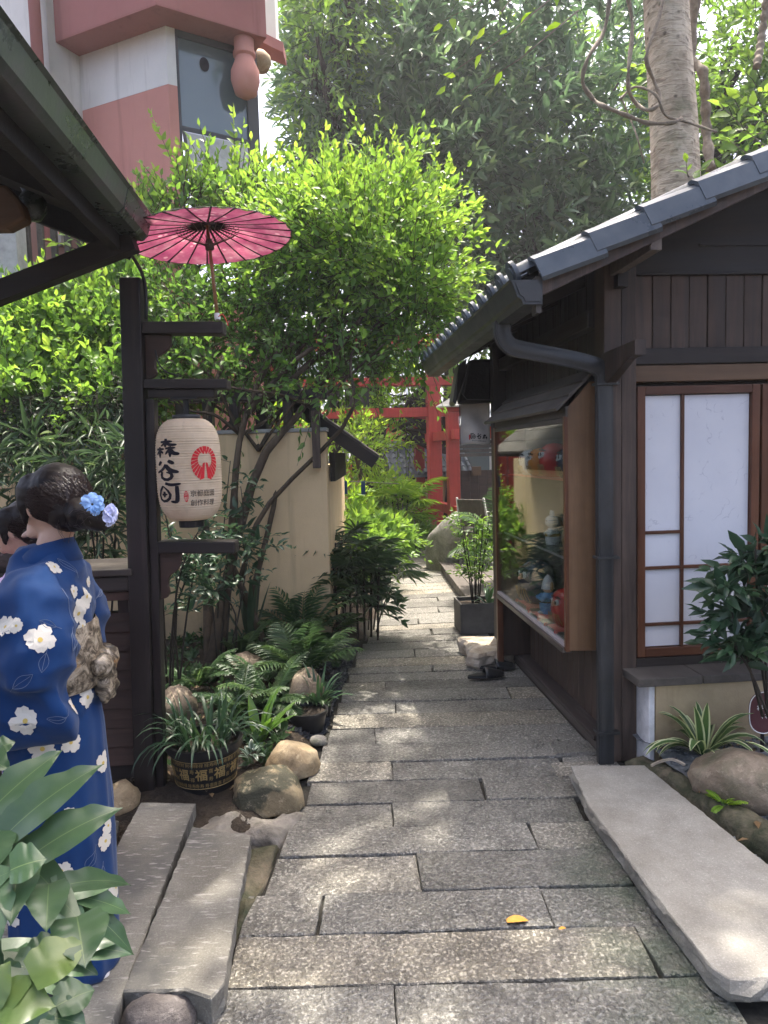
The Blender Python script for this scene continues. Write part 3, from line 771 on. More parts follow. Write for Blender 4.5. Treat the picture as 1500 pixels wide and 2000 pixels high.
KE = [(1.0, 3.46), (1.24, 3.2), (1.42, 2.62), (1.72, 2.1), (2.0, 1.6)]
def soil_r(u, v): return (u, v, .1 + .03 * fbm((u, v, 9), 5, 4) + .05 * max(0, min(1, (v - 3.0) / .5)))
sheet('garden_bed', lambda u, v: soil_r(interp(v, [(1.5, 2.02), (2.1, 1.74), (2.62, 1.46), (3.2, 1.28), (3.6, 1.2)]) + .02 + u, v), np.linspace(0, 2.2, 40), np.linspace(1.5, 3.56, 40), MT['gravel'])
mb = MB()
kp = spline([(1.22, 3.42, -.02), (1.31, 3.2, .01), (1.45, 2.62, .045), (1.73, 2.1, .045), (2.02, 1.5, .04)], 60); rings = []
for i, p in enumerate(kp):
    d = (kp[min(i + 1, 59)] - kp[max(i - 1, 0)]).normalized(); x = Vector((d.y, -d.x, 0))
    ring = []
    for k in range(10):
        a = 2 * PI * k / 10; q = Vector((math.cos(a), math.sin(a)))
        q = Vector((math.copysign(abs(q.x) ** .6, q.x) * .075, math.copysign(abs(q.y) ** .6, q.y) * .09))
        w_ = p + x * q.x * -1 + Vector((0, 0, q.y)); nz = fbm(w_, 11, 4) * .028
        ring.append(w_ + x * nz + Vector((0, 0, nz)))
    rings.append(ring)
mb.rings(rings); tag(mb.build('garden_kerb', MT['kerb'], smooth=True, base=True), 'mossy stone kerb edging the right garden bed', 'kerb')

# ------------------------------------------------------------------ boulders
def rock(name, label, loc, size, mat, seed, rot=0., cat='boulder', sharp=.0, sub=4, flatb=.35, tiltx=0., group=None):
    bm = bmesh.new(); bmesh.ops.create_icosphere(bm, subdivisions=sub, radius=1)
    rr = random.Random(seed)
    cuts = [(Vector((rr.gauss(0, 1), rr.gauss(0, 1), rr.gauss(0, .7))).normalized(), rr.uniform(.72, .95)) for _ in range(int(9 * sharp))]
    Rm = Matrix.Rotation(rot, 3, 'Z') @ Matrix.Rotation(tiltx, 3, 'X')
    for v in bm.verts:
        p = v.co.copy()
        k = 1 + .16 * noise.fractal(p * 1.1 + Vector((seed, 0, 0)), 1, 2, 4) + .03 * noise.fractal(p * 5 + Vector((0, seed, 0)), 1, 2, 4)
        p = p * k
        for nn, dd in cuts:
            e = p.dot(nn) - dd
            if e > 0: p -= nn * e * .85
        p = Vector((p.x * size[0], p.y * size[1], p.z * size[2]))
        p = Rm @ p
        if p.z < -size[2] * flatb: p.z = -size[2] * flatb + (p.z + size[2] * flatb) * .15
        v.co = p + Vector((0, 0, size[2] * flatb))
    me = bpy.data.meshes.new(name); bm.to_mesh(me); bm.free()
    me.polygons.foreach_set('use_smooth', [True] * len(me.polygons)); me.materials.append(mat)
    return tag(place(name, me, loc), label, cat, group)
rock('boulder', 'mossy tan boulder with a black patch beside the flower pot', G(524, 1568, .02) + Vector((0, .03, -.02)), (.165, .15, .125), MT['rock_moss'], 3, .1, sharp=.5)
rock('boulder', 'smooth tan boulder leaning behind the mossy one', G(568, 1512, .02) + Vector((0, .06, -.01)), (.125, .12, .12), MT['rock_tan'], 8, .5, sharp=.3)
rock('boulder', 'large brown oval boulder in the right garden bed', G(1440, 1560, .12) + Vector((.1, .03, -.03)), (.285, .16, .155), MT['rock_brown'], 21, -.65, sharp=.6)
rock('boulder', 'dark flat cobble at the near end of the granite slab', G(312, 1992, .0) + Vector((-.0, -.01, -.03)), (.105, .09, .085), MT['rock_dark'], 12, .2)
rock('boulder', 'brown cobble between the kimono and the sign post', G(243, 1568, .03) + Vector((-.03, 0, -.02)), (.1, .09, .088), MT['rock_tan'], 33, .8)
rock('boulder', 'tall leaning grey rock at the bend of the path', G(888, 1118) + Vector((.08, .35, -.1)), (.46, .4, .6), MT['rock_grey'], 41, .2, sharp=1.2, tiltx=.35, flatb=.55)
rock('boulder', 'round brown rock among the plants below the red gate', P(912, 1080, 10.6) + Vector((.0, 0, -.12)), (.2, .2, .2), MT['rock_brown'], 42, .3)
rock('boulder', 'mossy grey rock half hidden behind the potted grass', G(345, 1400, .1), (.12, .12, .13), MT['rock_brown'], 43, .1)
rock('boulder', 'shaggy dark rock at the foot of the tree', G(475, 1335, .1) + Vector((0, .1, 0)), (.13, .12, .13), MT['rock_brown'], 44, .6)
0 and rock('boulder', 'sloping rock between the tree stems', G(400, 1345, .1) + Vector((0, .1, 0)), (.1, .12, .14), MT['rock_brown'], 45, .9)
0 and rock('boulder', 'small pale rock above the potted grass', G(432, 1365, .12), (.075, .07, .075), MT['rock_grey'], 46, .2, sub=3)
rock('boulder', 'rounded rock veiled by fern fronds near the slate chips', G(612, 1385, .06) + Vector((-.05, .1, 0)), (.12, .14, .16), MT['rock_brown'], 47, .2)
rock('boulder', 'small grey stone wedged beside the tan boulder and the paving', G(622, 1452, .0), (.05, .05, .035), MT['rock_grey'], 48, .2, sub=3)
me, c = slab_mesh('stepping_stone', [g2(893, 1243, .12), (.63, 5.32), g2(912, 1290, .06), g2(935, 1295, .06), (.98, 5.28), (1.0, 5.62), (.68, 5.66)], .0, .12, .04, .008, .02, rough=.03, seed=2)
me.materials.append(MT['step']); tag(place('stepping_stone', me, (c.x, c.y, 0)), 'rough pale stepping stone in front of the planter', 'stone')
# slate chips: nobody could count them
def chips(name, label, region, n, size, mat, zf, seed):
    rr = random.Random(seed); mb = MB()
    for _ in range(n):
        x, y = region(rr); z = zf(x, y)
        s_ = size * rr.uniform(.5, 1.4); a = rr.uniform(0, 6.28); m = rr.choice([4, 5])
        nn = Vector((rr.gauss(0, .35), rr.gauss(0, .35), 1)).normalized(); ux = nn.orthogonal().normalized(); uy = nn.cross(ux)
        c = Vector((x, y, z + rr.uniform(0, size * .5)))
        top = [c + ux * math.cos(a + 6.28 * k / m) * s_ * rr.uniform(.7, 1.1) + uy * math.sin(a + 6.28 * k / m) * s_ * rr.uniform(.4, .8) for k in range(m)]
        mb.prism([q - nn * size * .25 for q in top], nn * size * .35)
    o = mb.build(name, mat, base=True); return tag(o, label, 'gravel', kind='stuff')
def reg_l(rr):
    y = rr.uniform(3.95, 5.9); e = interp(y, XL) - .02; return e - abs(rr.gauss(0, .09)) - .01, y
chips('slate_gravel', 'strip of dark slate chips along the left edge of the path', reg_l, 1500, .024, MT['slate'], lambda x, y: max(-.015, soil_l(x, y)[2]), 3)
def reg_r(rr):
    y = rr.uniform(2.0, 3.5); return interp(y, [(1.5, 2.02), (2.1, 1.74), (2.62, 1.46), (3.2, 1.28), (3.6, 1.2)]) + .05 + rr.random() ** 1.5 * .9, y
chips('gravel', 'loose blue grey gravel in the right garden bed', reg_r, 1500, .016, MT['gravel'], lambda x, y: soil_r(x, y)[2], 4)
def reg_c(rr):
    t = rr.random(); y = 3.1 - t * 1.0; return interp(y, [(1.5, 1.9), (2.1, 1.6), (2.62, 1.3), (3.2, 1.16)]) + rr.gauss(0, .02), y
chips('gravel', 'gravel spilled between the granite ramp and the kerb', reg_c, 260, .017, MT['gravel'], lambda x, y: .045, 5)
# fallen leaves
def fallen(label, c, L, a, curl=.3):
    mb = MB(); d = Vector((math.cos(a), math.sin(a), .08)); mb.strap(c, d, L, L * .5, droop=curl, segs=5, fold=.5)
    return tag(mb.build('fallen_leaf', MT['leaf_orange'], smooth=True, base=True), label, 'leaf')
fallen('orange fallen leaf on the paving in front of the camera', G(990, 1806) + Vector((0, 0, .009)), .075, .05)
fallen('small yellowish leaf fragment on the paving', G(1092, 1823) + Vector((0, 0, .014)), .026, .2)
fallen('orange fallen leaf on the gravel of the right garden bed', Vector((1.56, 2.66, .15)), .07, .3)

# ------------------------------------------------------------------ the wooden shop on the right
shop = thing('shop_building', 'dark timber shop with tiled roof, paper window and glass display case', 'shop', SHOP.o, SHOP.yaw)
S = lambda nm, mb, m, par=None, **k: mb.build(nm, MT[m], par or shop, **k)
pr_ = math.atan(.443); SL = .443
roofz = lambda x: 2.395 + SL * (x + .45)          # verge tile top line, local x -> z (near slope)
RX, RL, RR = 1.55, -.52, 3.6                      # ridge x, eave x left / right
def rz(x): return roofz(x) if x < RX else roofz(2 * RX - x)
YN, YF = -.45, 2.55
# corner post: two joined timbers
S('corner_post', MB().box(.0, .086, .0, .13, 0, 2.49), 'wbrown', bevel=.006)
S('corner_post', MB().box(.088, .166, .006, .14, 0, 2.47), 'wbrown', bevel=.006)
S('post', MB().box(2.9, 3.05, 0, .13, 0, 2.45), 'wbrown', bevel=.006)
# facade: vertical planks under the gable
x = .17
rg = random.Random(9)
while x < 2.9:
    S('plank', MB().box(x + .0015, x + .093, .05 + rg.uniform(-.002, .002), .075, 2.075, 2.44), 'wboard', bevel=.003, seg=1); x += .0945
mb = MB().prism([(.02, .045, 2.445), (2.98, .045, 2.445), (2.98, .045, rz(2.98) - .1), (RX, .045, rz(RX) - .1), (.02, .045, rz(.02) - .1)], (0, .03, 0)); S('gable_panel', mb, 'wdark_x')
S('gable_batten', MB().box(.5, 2.9, .033, .05, 2.57, 2.58), 'wdark_x')
S('beam', MB().box(.17, 2.9, .03, .09, 2.43, 2.446), 'wdark_x', bevel=.004)
S('beam', MB().box(.168, 2.9, .025, .1, 1.999, 2.078), 'wdark_x', bevel=.005)
S('lintel', MB().box(.168, 2.9, .035, .1, 1.915, 1.996), 'wlight_x', bevel=.004)
S('wall_backing', MB().box(.1, 2.95, .11, .14, .3, 2.5), 'wdark')
S('beam_end', MB().bar((.02, .06, 2.02), (.02, -.36, 2.03), .05, .065).hexa([(-.005, -.02, 1.9), (.045, -.02, 1.9), (.045, -.27, 2.0), (-.005, -.27, 2.0), (-.005, -.02, 1.99), (.045, -.02, 1.99), (.045, -.3, 2.0), (-.005, -.3, 2.0)]), 'wbrown', bevel=.004)
S('beam_end', MB().box(.03, .078, -.44, .05, 2.42, 2.485), 'wend', bevel=.003)
S('beam_end', MB().box(.05, .1, -.05, .0, 2.36, 2.43), 'wdark')
# paper window
def shoji(x0, nm_light):
    win = bpy.data.objects.new('window', None); COL.objects.link(win); win.parent = shop
    z0, z1, W = .53, 1.893, .635
    fr = .042
    for (a, b, c, d, m) in ((x0, x0 + fr, z0, z1, 'wshoji'), (x0 + W - fr, x0 + W, z0, z1, 'wshoji'), (x0 + fr, x0 + W - fr, z1 - fr, z1, 'wshoji_x'), (x0 + fr, x0 + W - fr, z0, z0 + fr * 1.1, 'wshoji_x')):
        S('frame', MB().box(a, b, .02, .06, c, d), m, win, bevel=.004)
    xm = x0 + .238; bw = .016
    zb = [.695, .985, 1.165]
    S('glazing_bar', MB().box(xm - bw / 2, xm + bw / 2, .028, .055, z0 + fr, z1 - fr), 'wshoji', win, bevel=.002)
    for z in zb:
        S('glazing_bar', MB().box(x0 + fr, xm - bw / 2, .03, .053, z - .008, z + .008), 'wshoji_x', win, bevel=.002)
        if z < 1.1: S('glazing_bar', MB().box(xm + bw / 2, x0 + W - fr, .03, .053, z - .008, z + .008), 'wshoji_x', win, bevel=.002)
    lv = [z0 + fr * 1.1] + zb + [z1 - fr]; rv = [z0 + fr * 1.1] + zb[:2] + [z1 - fr]
    for lo, xx0, xx1 in [(lv, x0 + fr, xm), (rv, xm, x0 + W - fr)]:
        for a, b in zip(lo, lo[1:]):
            S('pane', MB().box(xx0 + .004, xx1 - .004, .043, .047, a + .004, b - .004), 'shoji', win)
shoji(.176, 1); shoji(.822, 2); shoji(1.468, 3); shoji(2.114, 3)
S('sill_gap', MB().box(.168, 2.9, .01, .09, .486, .528), 'wdark_x')
for i in range(9):
    a = .1 + i * .32
    S('sill_board', MB().box(a if i else .095, a + .316, -.175, .03, .445 + rg.uniform(-.002, .002), .484), 'wgrey', bevel=.004)
S('plinth', MB().box(.2, 2.9, -.135, .1, -.05, .442), 'cream_low')
S('plinth_end', MB().box(.168, .198, -.13, .09, .0, .44), 'whitewash', bevel=.006)
# roof: slab, verge boards, verge tiles, eave tiles
th = .05
mb = MB()
for a, b in ((RL, RX), (RX, RR)):
    mb.hexa([(a, YN + .06, rz(a) - .09), (b, YN + .06, rz(b) - .09), (b, YF, rz(b) - .09), (a, YF, rz(a) - .09), (a, YN + .06, rz(a) - .045), (b, YN + .06, rz(b) - .045), (b, YF, rz(b) - .045), (a, YF, rz(a) - .045)])
S('roof_deck', mb, 'soffit')
for y in (.35, .8, 1.25, 1.7, 2.15):
    S('rafter', MB().bar((RL + .06, y, rz(RL + .06) - .125), (RX, y, rz(RX) - .125), .05, .07), 'wdark_x')
S('verge_board', MB().prism([(RL + .075, YN + .005, rz(RL + .075) - .16), (RL + .075, YN + .005, rz(RL + .075) - .06), (RX, YN + .005, rz(RX) - .06), (RX, YN + .005, rz(RX) - .16)], (0, .035, 0)), 'wbrown')
S('verge_board', MB().prism([(RX + .002, YN + .005, rz(RX) - .16), (RX + .002, YN + .005, rz(RX) - .045), (RR, YN + .005, rz(RR) - .045), (RR, YN + .005, rz(RR) - .16)], (0, .035, 0)), 'wbrown')
S('board_end', MB().box(RL + .05, RL + .072, YN - .004, YN + .06, rz(RL) - .2, rz(RL) - .05), 'wgrey')
# verge tiles: overlapping S-shaped caps, each lifted at its lower end
def vtile(par, L):
    mb = MB(); rings = []
    for i in range(3):
        t = i / 2; xx = t * L; ring = []
        for k in range(9):
            a = k / 8
            y = -.02 + a * .19; z = .028 * math.sin(PI * min(1, a * 1.5)) + (-.02 if a > .6 else 0) + (.02 * (1 - t))
            if k == 0: z -= .075
            if k == 1: z -= .01; y -= .012
            ring.append((xx, y, z))
        rings.append(ring)
    bot = [[(p[0], p[1] + (.012 if k < 2 else 0), p[2] - .016) for k, p in enumerate(r)] for r in rings]
    rings = [r + bt[::-1] for r, bt in zip(rings, bot)]
    mb.rings(rings); return mb
tm = vtile(None, .268 / math.cos(pr_)); me0 = None
for i in range(9):
    xx = RL + .045 + i * .232
    if xx > RX - .1: break
    if me0 is None:
        o = tm.build('verge_tile', MT['tile'], shop, sharp=40); me0 = o.data
    else:
        o = place('verge_tile', me0, (0, 0, 0), shop)
    o.location = (xx, YN - .02, rz(xx) - .03); o.rotation_euler = (0, -pr_ + .02, 0)
# round eave tile ends + tile field on the near slope
mb = MB(); prof = []
for k in range(7): prof.append((math.sin(PI * k / 6 - PI / 2) * .05, math.cos(PI * k / 6 - PI / 2) * .045))
Lr = (RX - RL) / math.cos(pr_)
mb.rings([[(q * Lr, p[0], p[1]) for p in prof] for q in (0, 1)], close=False, caps=False)
mb.prism([(0.0, .056 * math.cos(6.283 * k / 16), .012 + .056 * math.sin(6.283 * k / 16)) for k in range(16)], (-.018, 0, 0))
mb.prism([(-.018, .03 * math.cos(6.283 * k / 12), .012 + .03 * math.sin(6.283 * k / 12)) for k in range(12)], (-.006, 0, 0))
o = mb.build('round_tile', MT['tile'], shop, sharp=40); o.location = (RL - .012, YN + .07, rz(RL) - .03); o.rotation_euler = (0, -pr_, 0)
y = YN + .27
while y < YF - .05:
    p_ = place('round_tile', o.data, (RL - .012, y, rz(RL) - .03), shop); p_.rotation_euler = (0, -pr_, 0); y += .2
mb = MB(); mb.prism([(0, -.085, -.02), (0, .085, -.02), (0, .085, -.005), (0, .04, -.03), (0, 0, -.038), (0, -.04, -.03), (0, -.085, -.005)], (Lr, 0, 0))
y = YN + .17; m0 = None
while y < YF - .05:
    if m0 is None: o = mb.build('flat_tile', MT['tile'], shop); m0 = o.data
    else: o = place('flat_tile', m0, (0, 0, 0), shop)
    o.location = (RL - .0, y, rz(RL) - .028); o.rotation_euler = (0, -pr_, 0); y += .2
# gutter with closed end, and the bent downpipe
gz = 2.198
gp = [(-.445, .1), (-.445, 0), (-.525, 0), (-.535, .022), (-.55, .03), (-.575, .095), (-.585, .1), (-.575, .104), (-.54, .036), (-.525, .028), (-.519, .007), (-.452, .007), (-.452, .1)]
S('gutter', MB().prism([(a, YN - .0, gz + b) for a, b in gp], (0, 2.75, 0)), 'metal_dark')
S('gutter_end', MB().prism([(a, YN - .012, gz + b) for a, b in gp[:7]], (0, .01, 0)), 'metal_dark')
S('gutter_end', MB().prism([(a, YN - .016, gz + b) for a, b in ((-.457, .088), (-.457, .012), (-.518, .012), (-.526, .032), (-.542, .04), (-.56, .088))], (0, .004, 0)), 'metal_dark')
def pipe_loft(pts, name):
    n = 28; rings = []; sp = spline(pts, 40)
    for i, p in enumerate(sp):
        d = (sp[min(i + 1, 39)] - sp[max(i - 1, 0)]).normalized(); yv = Vector((0, 1, 0)); xv = yv.cross(d).normalized()
        ring = []
        for k in range(n):
            a = 2 * PI * k / n; ca, sa = math.cos(a), math.sin(a)
            q = Vector((math.copysign(abs(ca) ** .4, ca) * .041, math.copysign(abs(sa) ** .4, sa) * .024))
            rib = 1 - (.1 if k % 2 else 0); ring.append(p + xv * q.x * rib + yv * q.y * rib)
        rings.append(ring)
    return S(name, MB().rings(rings), 'metal_dark', sharp=50)
pipe_loft([(-.5, .0, 2.21), (-.5, .0, 2.15), (-.475, .0, 2.105), (-.42, .0, 2.08), (-.2, .0, 2.035), (-.08, .0, 2.005), (-.02, .0, 1.975), (-.002, .0, 1.9), (-.002, .0, 1.5), (-.002, 0, .8), (-.002, 0, .0)], 'downpipe')
for z in (1.9, 1.05, .16): S('pipe_bracket', MB().box(-.052, .06, -.04, .03, z, z + .012), 'metal_dark')
# side wall
S('side_wall', MB().box(.1, .14, .14, 2.5, .0, 2.52), 'wdark')
x = .17
while x < 1.55:
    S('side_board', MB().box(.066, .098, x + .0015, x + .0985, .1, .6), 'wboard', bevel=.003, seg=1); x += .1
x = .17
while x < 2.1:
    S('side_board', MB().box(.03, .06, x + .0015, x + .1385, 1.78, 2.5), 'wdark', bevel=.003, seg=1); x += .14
S('side_board_end', MB().box(-.12, .1, 1.63, 1.66, .1, .55), 'wboard')
S('far_post', MB().box(-.075, .028, 2.0, 2.1, 0, 2.44), 'wdark', bevel=.004)
S('eave_beam', MB().box(-.03, .05, .13, 2.45, 2.2, 2.29), 'wdark_y', bevel=.004)
S('ledge', MB().box(-.022, .13, .1, 2.25, .075, .1), 'wledge', bevel=.004)
S('ledge_rail', MB().box(-.012, .02, .06, 2.25, .028, .073), 'wledge', bevel=.004)
S('ledge_rail', MB().box(-.0, .06, .06, 2.25, .0, .026), 'wdark_y')
S('ledge_leg', MB().box(-.0, .09, 1.75, 1.9, 0, .075), 'wdark')
# display case
case = bpy.data.objects.new('display_case', None); COL.objects.link(case); case.parent = shop
CX, CY0, CY1, CZ0, CZ1 = -.155, .1, 1.62, .585, 1.74
S('end_panel', MB().prism([(-.152, CY0, .56), (-.006, CY0, .555), (-.006, CY0, 1.93), (-.035, CY0, 1.93), (-.152, CY0, 1.80)], (0, .022, 0)), 'wlight', case, bevel=.003)
S('end_panel', MB().prism([(-.152, CY1 - .01, .56), (.06, CY1 - .01, .555), (.06, CY1 - .01, 1.93), (-.035, CY1 - .01, 1.93), (-.152, CY1 - .01, 1.8)], (0, .02, 0)), 'wlight', case)
S('stile', MB().box(CX - .012, CX + .03, CY1 - .03, CY1 + .012, 0, 1.76), 'wshoji', case, bevel=.003)
S('stile', MB().box(CX - .012, CX + .012, CY0 + .0, CY0 + .03, CZ0 - .03, 1.76), 'wshoji', case, bevel=.003)
S('rail', MB().box(CX - .02, CX + .03, CY0 + .031, CY1 - .031, CZ0 - .045, CZ0 - .012), 'wledge', case, bevel=.003)
S('rail', MB().box(CX - .012, CX + .01, CY0 + .031, CY1 - .031, CZ0 - .011, CZ0 + .006), 'steel', case)
S('rail', MB().box(CX - .012, CX + .012, CY0 + .031, CY1 - .031, 1.728, 1.752), 'wgrey', case, bevel=.002)
S('fascia', MB().box(CX - .005, CX + .012, CY0, CY1, 1.755, 1.81), 'wgrey', case)
S('glass_pane', MB().box(CX - .003, CX + .002, CY0 + .03, CY1 - .03, CZ0 + .005, 1.728), 'glass', case)
S('shelf', MB().box(CX + .012, .092, CY0 + .024, CY1 - .02, CZ0 - .012, CZ0 + .004), 'case_in', case)
S('shelf', MB().box(CX + .05, .092, CY0 + .024, CY1 - .02, 1.008, 1.016), 'glass', case)
S('shelf_edge', MB().box(CX + .046, CX + .05, CY0 + .024, CY1 - .02, 1.006, 1.018), 'steel', case)
S('shelf', MB().box(CX + .04, .092, CY0 + .024, CY1 - .02, 1.415, 1.43), 'case_in', case)
S('case_back', MB().box(.093, .099, CY0 + .02, CY1 - .01, CZ0, 1.93), 'case_back', case)
for k in range(3):   # lapped roof boards
    a = k / 3; b = (k + 1) / 3
    p0 = Vector((-.215, 0, 1.785)).lerp(Vector((-.01, 0, 1.985)), a); p1 = Vector((-.215, 0, 1.785)).lerp(Vector((-.01, 0, 1.985)), b + .05)
    up = Vector((-.014, 0, .014)) * (1 if k else .9)
    S('roof_board', MB().hexa([(p0.x, .06, p0.z), (p1.x, .06, p1.z), (p1.x, 1.68, p1.z), (p0.x, 1.68, p0.z), (p0.x + up.x, .06, p0.z + up.z), (p1.x + up.x * .4, .06, p1.z + up.z * .4), (p1.x + up.x * .4, 1.68, p1.z + up.z * .4), (p0.x + up.x, 1.68, p0.z + up.z)]), 'wgrey', case, bevel=.002)
S('red_runner', MB().box(CX + .02, .09, CY0 + .1, CY1 - .25, 1.431, 1.437), 'cushion', case)

# things shown in the display case (world positions through the shop frame)
def figure(name, label, lx, ly, lz, rotz=0., cat='figurine'):
    return thing(name, label, cat, SHOP.w((lx, ly, lz)), SHOP.yaw + rotz)
FACE = rad(-90)      # local +x is the front of a doll; it looks out of the case (-x of the shop)
def daruma(label, lx, ly, lz, s, body, face, rot):
    t = figure('daruma_doll', label, lx, ly, lz, rot, 'daruma')
    b = lambda n, mb, m, **k: mb.build(n, MT[m], t, smooth=True, **k)
    b('body', MB().lathe([(.0, 0), (.3, .0), (.4, .1), (.46, .3), (.49, .5), (.47, .75), (.4, .95), (.25, 1.08), (.0, 1.12)], 20, caps=False), body)
    b('face', MB().ball((.25, 0, .68), (.235, .31, .235), 14, 10), face)
    for sg in (-1, 1):
        e = MB().ball((.41, sg * .13, .74), (.075, .1, .1), 10, 8).build('eye', MT['g_white'], t, smooth=True)
        MB().ball((.47, sg * .13, .74), (.03, .05, .06), 8, 6).build('pupil', MT['g_black'], e, smooth=True)
        b('brow', MB().tube([(.40, sg * .03, .86), (.42, sg * .12, .9), (.36, sg * .25, .86)], [.02, .04, .015], 6), 'g_black')
        b('whisker', MB().tube([(.45, sg * .05, .58), (.42, sg * .16, .56), (.34, sg * .26, .62)], [.02, .03, .012], 6), 'g_black')
        for k in range(3): b('gold_stripe', MB().tube([(.475, sg * (.06 + k * .1), .42), (.47 - k * .02, sg * (.08 + k * .12), .25), (.42 - k * .03, sg * (.09 + k * .13), .1)], .014, 5), 'g_gold')
    b('nose', MB().ball((.49, 0, .66), (.04, .05, .05), 8, 6), face)
    t.scale = (s, s, s)
    return t
FR = PI
daruma('white daruma doll on the top shelf of the display case', -.065, 1.06, 1.438, .145, 'g_white', 'g_white', FR)
daruma('orange daruma doll on the top shelf of the display case', -.065, .86, 1.438, .15, 'g_orange', 'g_white', FR)
daruma('large red daruma doll on the top shelf of the display case', -.06, .6, 1.438, .175, 'g_red', 'g_white', FR)
daruma('navy daruma doll on the top shelf next to the near frame', -.065, .3, 1.438, .155, 'g_navy', 'g_white', FR)
def cushion(label, lx, ly, lz, sx, sy, h=.022):
    t = figure('cushion', label, lx, ly, lz, 0, 'cushion'); n = 14; vs = []
    top = [[((i / n - .5) * sx * (1 - .08 * math.sin(PI * j / n)), (j / n - .5) * sy * (1 - .08 * math.sin(PI * i / n)), h * (.5 + .5 * (math.sin(PI * i / n) * math.sin(PI * j / n)) ** .35)) for i in range(n + 1)] for j in range(n + 1)]
    bot = [[(p[0], p[1], h - p[2]) for p in r] for r in top]
    mb = MB(); mb.rings(top, close=False); mb.rings(bot, close=False)
    mb.build('pad', MT['cushion'], t, smooth=True)
    for a, b in ((-1, -1), (1, -1), (1, 1), (-1, 1)): MB().ball((a * sx * .5, b * sy * .5, h * .5), .012, 8, 6).build('tassel', MT['cushion'], t, smooth=True)
cushion('red cushion under the big round navy daruma in the case', -.03, 1.06, .591, .2, .26)
cushion('square red cushion under the blue robed figurine', -.06, .74, .591, .17, .2)
cushion('red cushion under the red daruma nearest the frame', -.06, .42, .591, .17, .18)
daruma('round navy daruma with an orange face at the bottom of the case', -.03, 1.06, .614, .25, 'g_navy', 'g_face', FR + .15)
daruma('red daruma with an orange face at the bottom near the frame', -.05, .42, .612, .19, 'g_red', 'g_face', FR + .2)
t = figure('figurine', 'blue robed animal figurine with a pointed silver hat in the display case', -.06, .74, .612, FR)
for nm, mb, m in (('robe', MB().lathe([(.042, 0), (.05, .02), (.052, .06), (.045, .1), (.03, .125), (.0, .13)], 16, caps=False), 'g_blue'), ('head', MB().ball((.0, 0, .155), (.034, .034, .034), 12, 8), 'g_face'),
                  ('hat', MB().lathe([(.04, .15), (.036, .18), (.022, .215), (.0, .24)], 14, caps=False), 'g_white'), ('belt', MB().lathe([(.054, .07), (.056, .075), (.054, .08)], 16, caps=False), 'g_black'), ('ear', MB().ball((-.01, .045, .17), (.01, .02, .03), 8, 6), 'g_gold'),
                  ('arm', MB().tube([(.02, -.045, .11), (.05, -.04, .09), (.06, -.015, .1)], [.014, .013, .012], 7), 'g_blue'), ('arm', MB().tube([(.02, .045, .11), (.05, .04, .09), (.06, .015, .1)], [.014, .013, .012], 7), 'g_blue'), ('foot', MB().ball((.045, 0, .008), (.02, .025, .01), 8, 6), 'g_white')):
    mb.build(nm, MT[m], t, smooth=True)
t = figure('figurine', 'white rabbit figurine in a silver robe on the middle shelf', -.0, .83, 1.018, FR)
for nm, mb, m in (('robe', MB().lathe([(.04, 0), (.045, .03), (.04, .07), (.026, .1), (.0, .105)], 16, caps=False), 'g_white'), ('head', MB().ball((.004, 0, .14), (.042, .046, .04), 12, 8), 'g_white'), ('ear', MB().ball((0, .022, .185), (.01, .011, .024), 8, 6), 'g_white'), ('ear', MB().ball((0, -.022, .185), (.01, .011, .024), 8, 6), 'g_white'),
                  ('sash', MB().lathe([(.043, .05), (.047, .056), (.043, .068)], 16, caps=False), 'g_gold'), ('eye', MB().ball((.042, .016, .145), .005, 6, 5), 'g_black'), ('eye', MB().ball((.042, -.016, .145), .005, 6, 5), 'g_black'), ('arm', MB().tube([(.01, .04, .08), (.04, .03, .06)], [.013, .01], 7), 'g_white'), ('arm', MB().tube([(.01, -.04, .08), (.04, -.03, .06)], [.013, .01], 7), 'g_white')):
    mb.build(nm, MT[m], t, smooth=True)
t = figure('straw_ornament', 'straw wrapped ornament in a pot on the middle shelf', .02, .6, 1.018, FR, 'ornament')
MB().lathe([(.05, 0), (.055, .005), (.03, .012), (.04, .06), (.035, .1), (.0, .1)], 14, caps=False).build('pot', MT['rock_tan'], t, smooth=True)
rr = random.Random(3)
for k in range(16):
    a = rr.uniform(0, 6.28); MB().strap((.015 * math.cos(a), .015 * math.sin(a), .09), (math.cos(a) * .5, math.sin(a) * .5, 1), rr.uniform(.1, .22), .008, .6, 4).build('straw', MT['bamboo_pole'], t)
t = figure('striped_cup', 'red and white striped cup cut off by the case frame', .0, .4, 1.018, FR, 'cup')
MB().lathe([(.028, 0), (.034, .03), (.04, .09), (.037, .09), (.03, .03), (.0, .006)], 18, caps=False).build('cup', MT['g_white'], t, smooth=True)
for k in range(9):
    a = k * .7; MB().tube([(.0295 * math.cos(a), .0295 * math.sin(a), .003), (.0355 * math.cos(a), .0355 * math.sin(a), .03), (.0405 * math.cos(a), .0405 * math.sin(a), .088)], .004, 5).build('stripe', MT['g_red'], t)

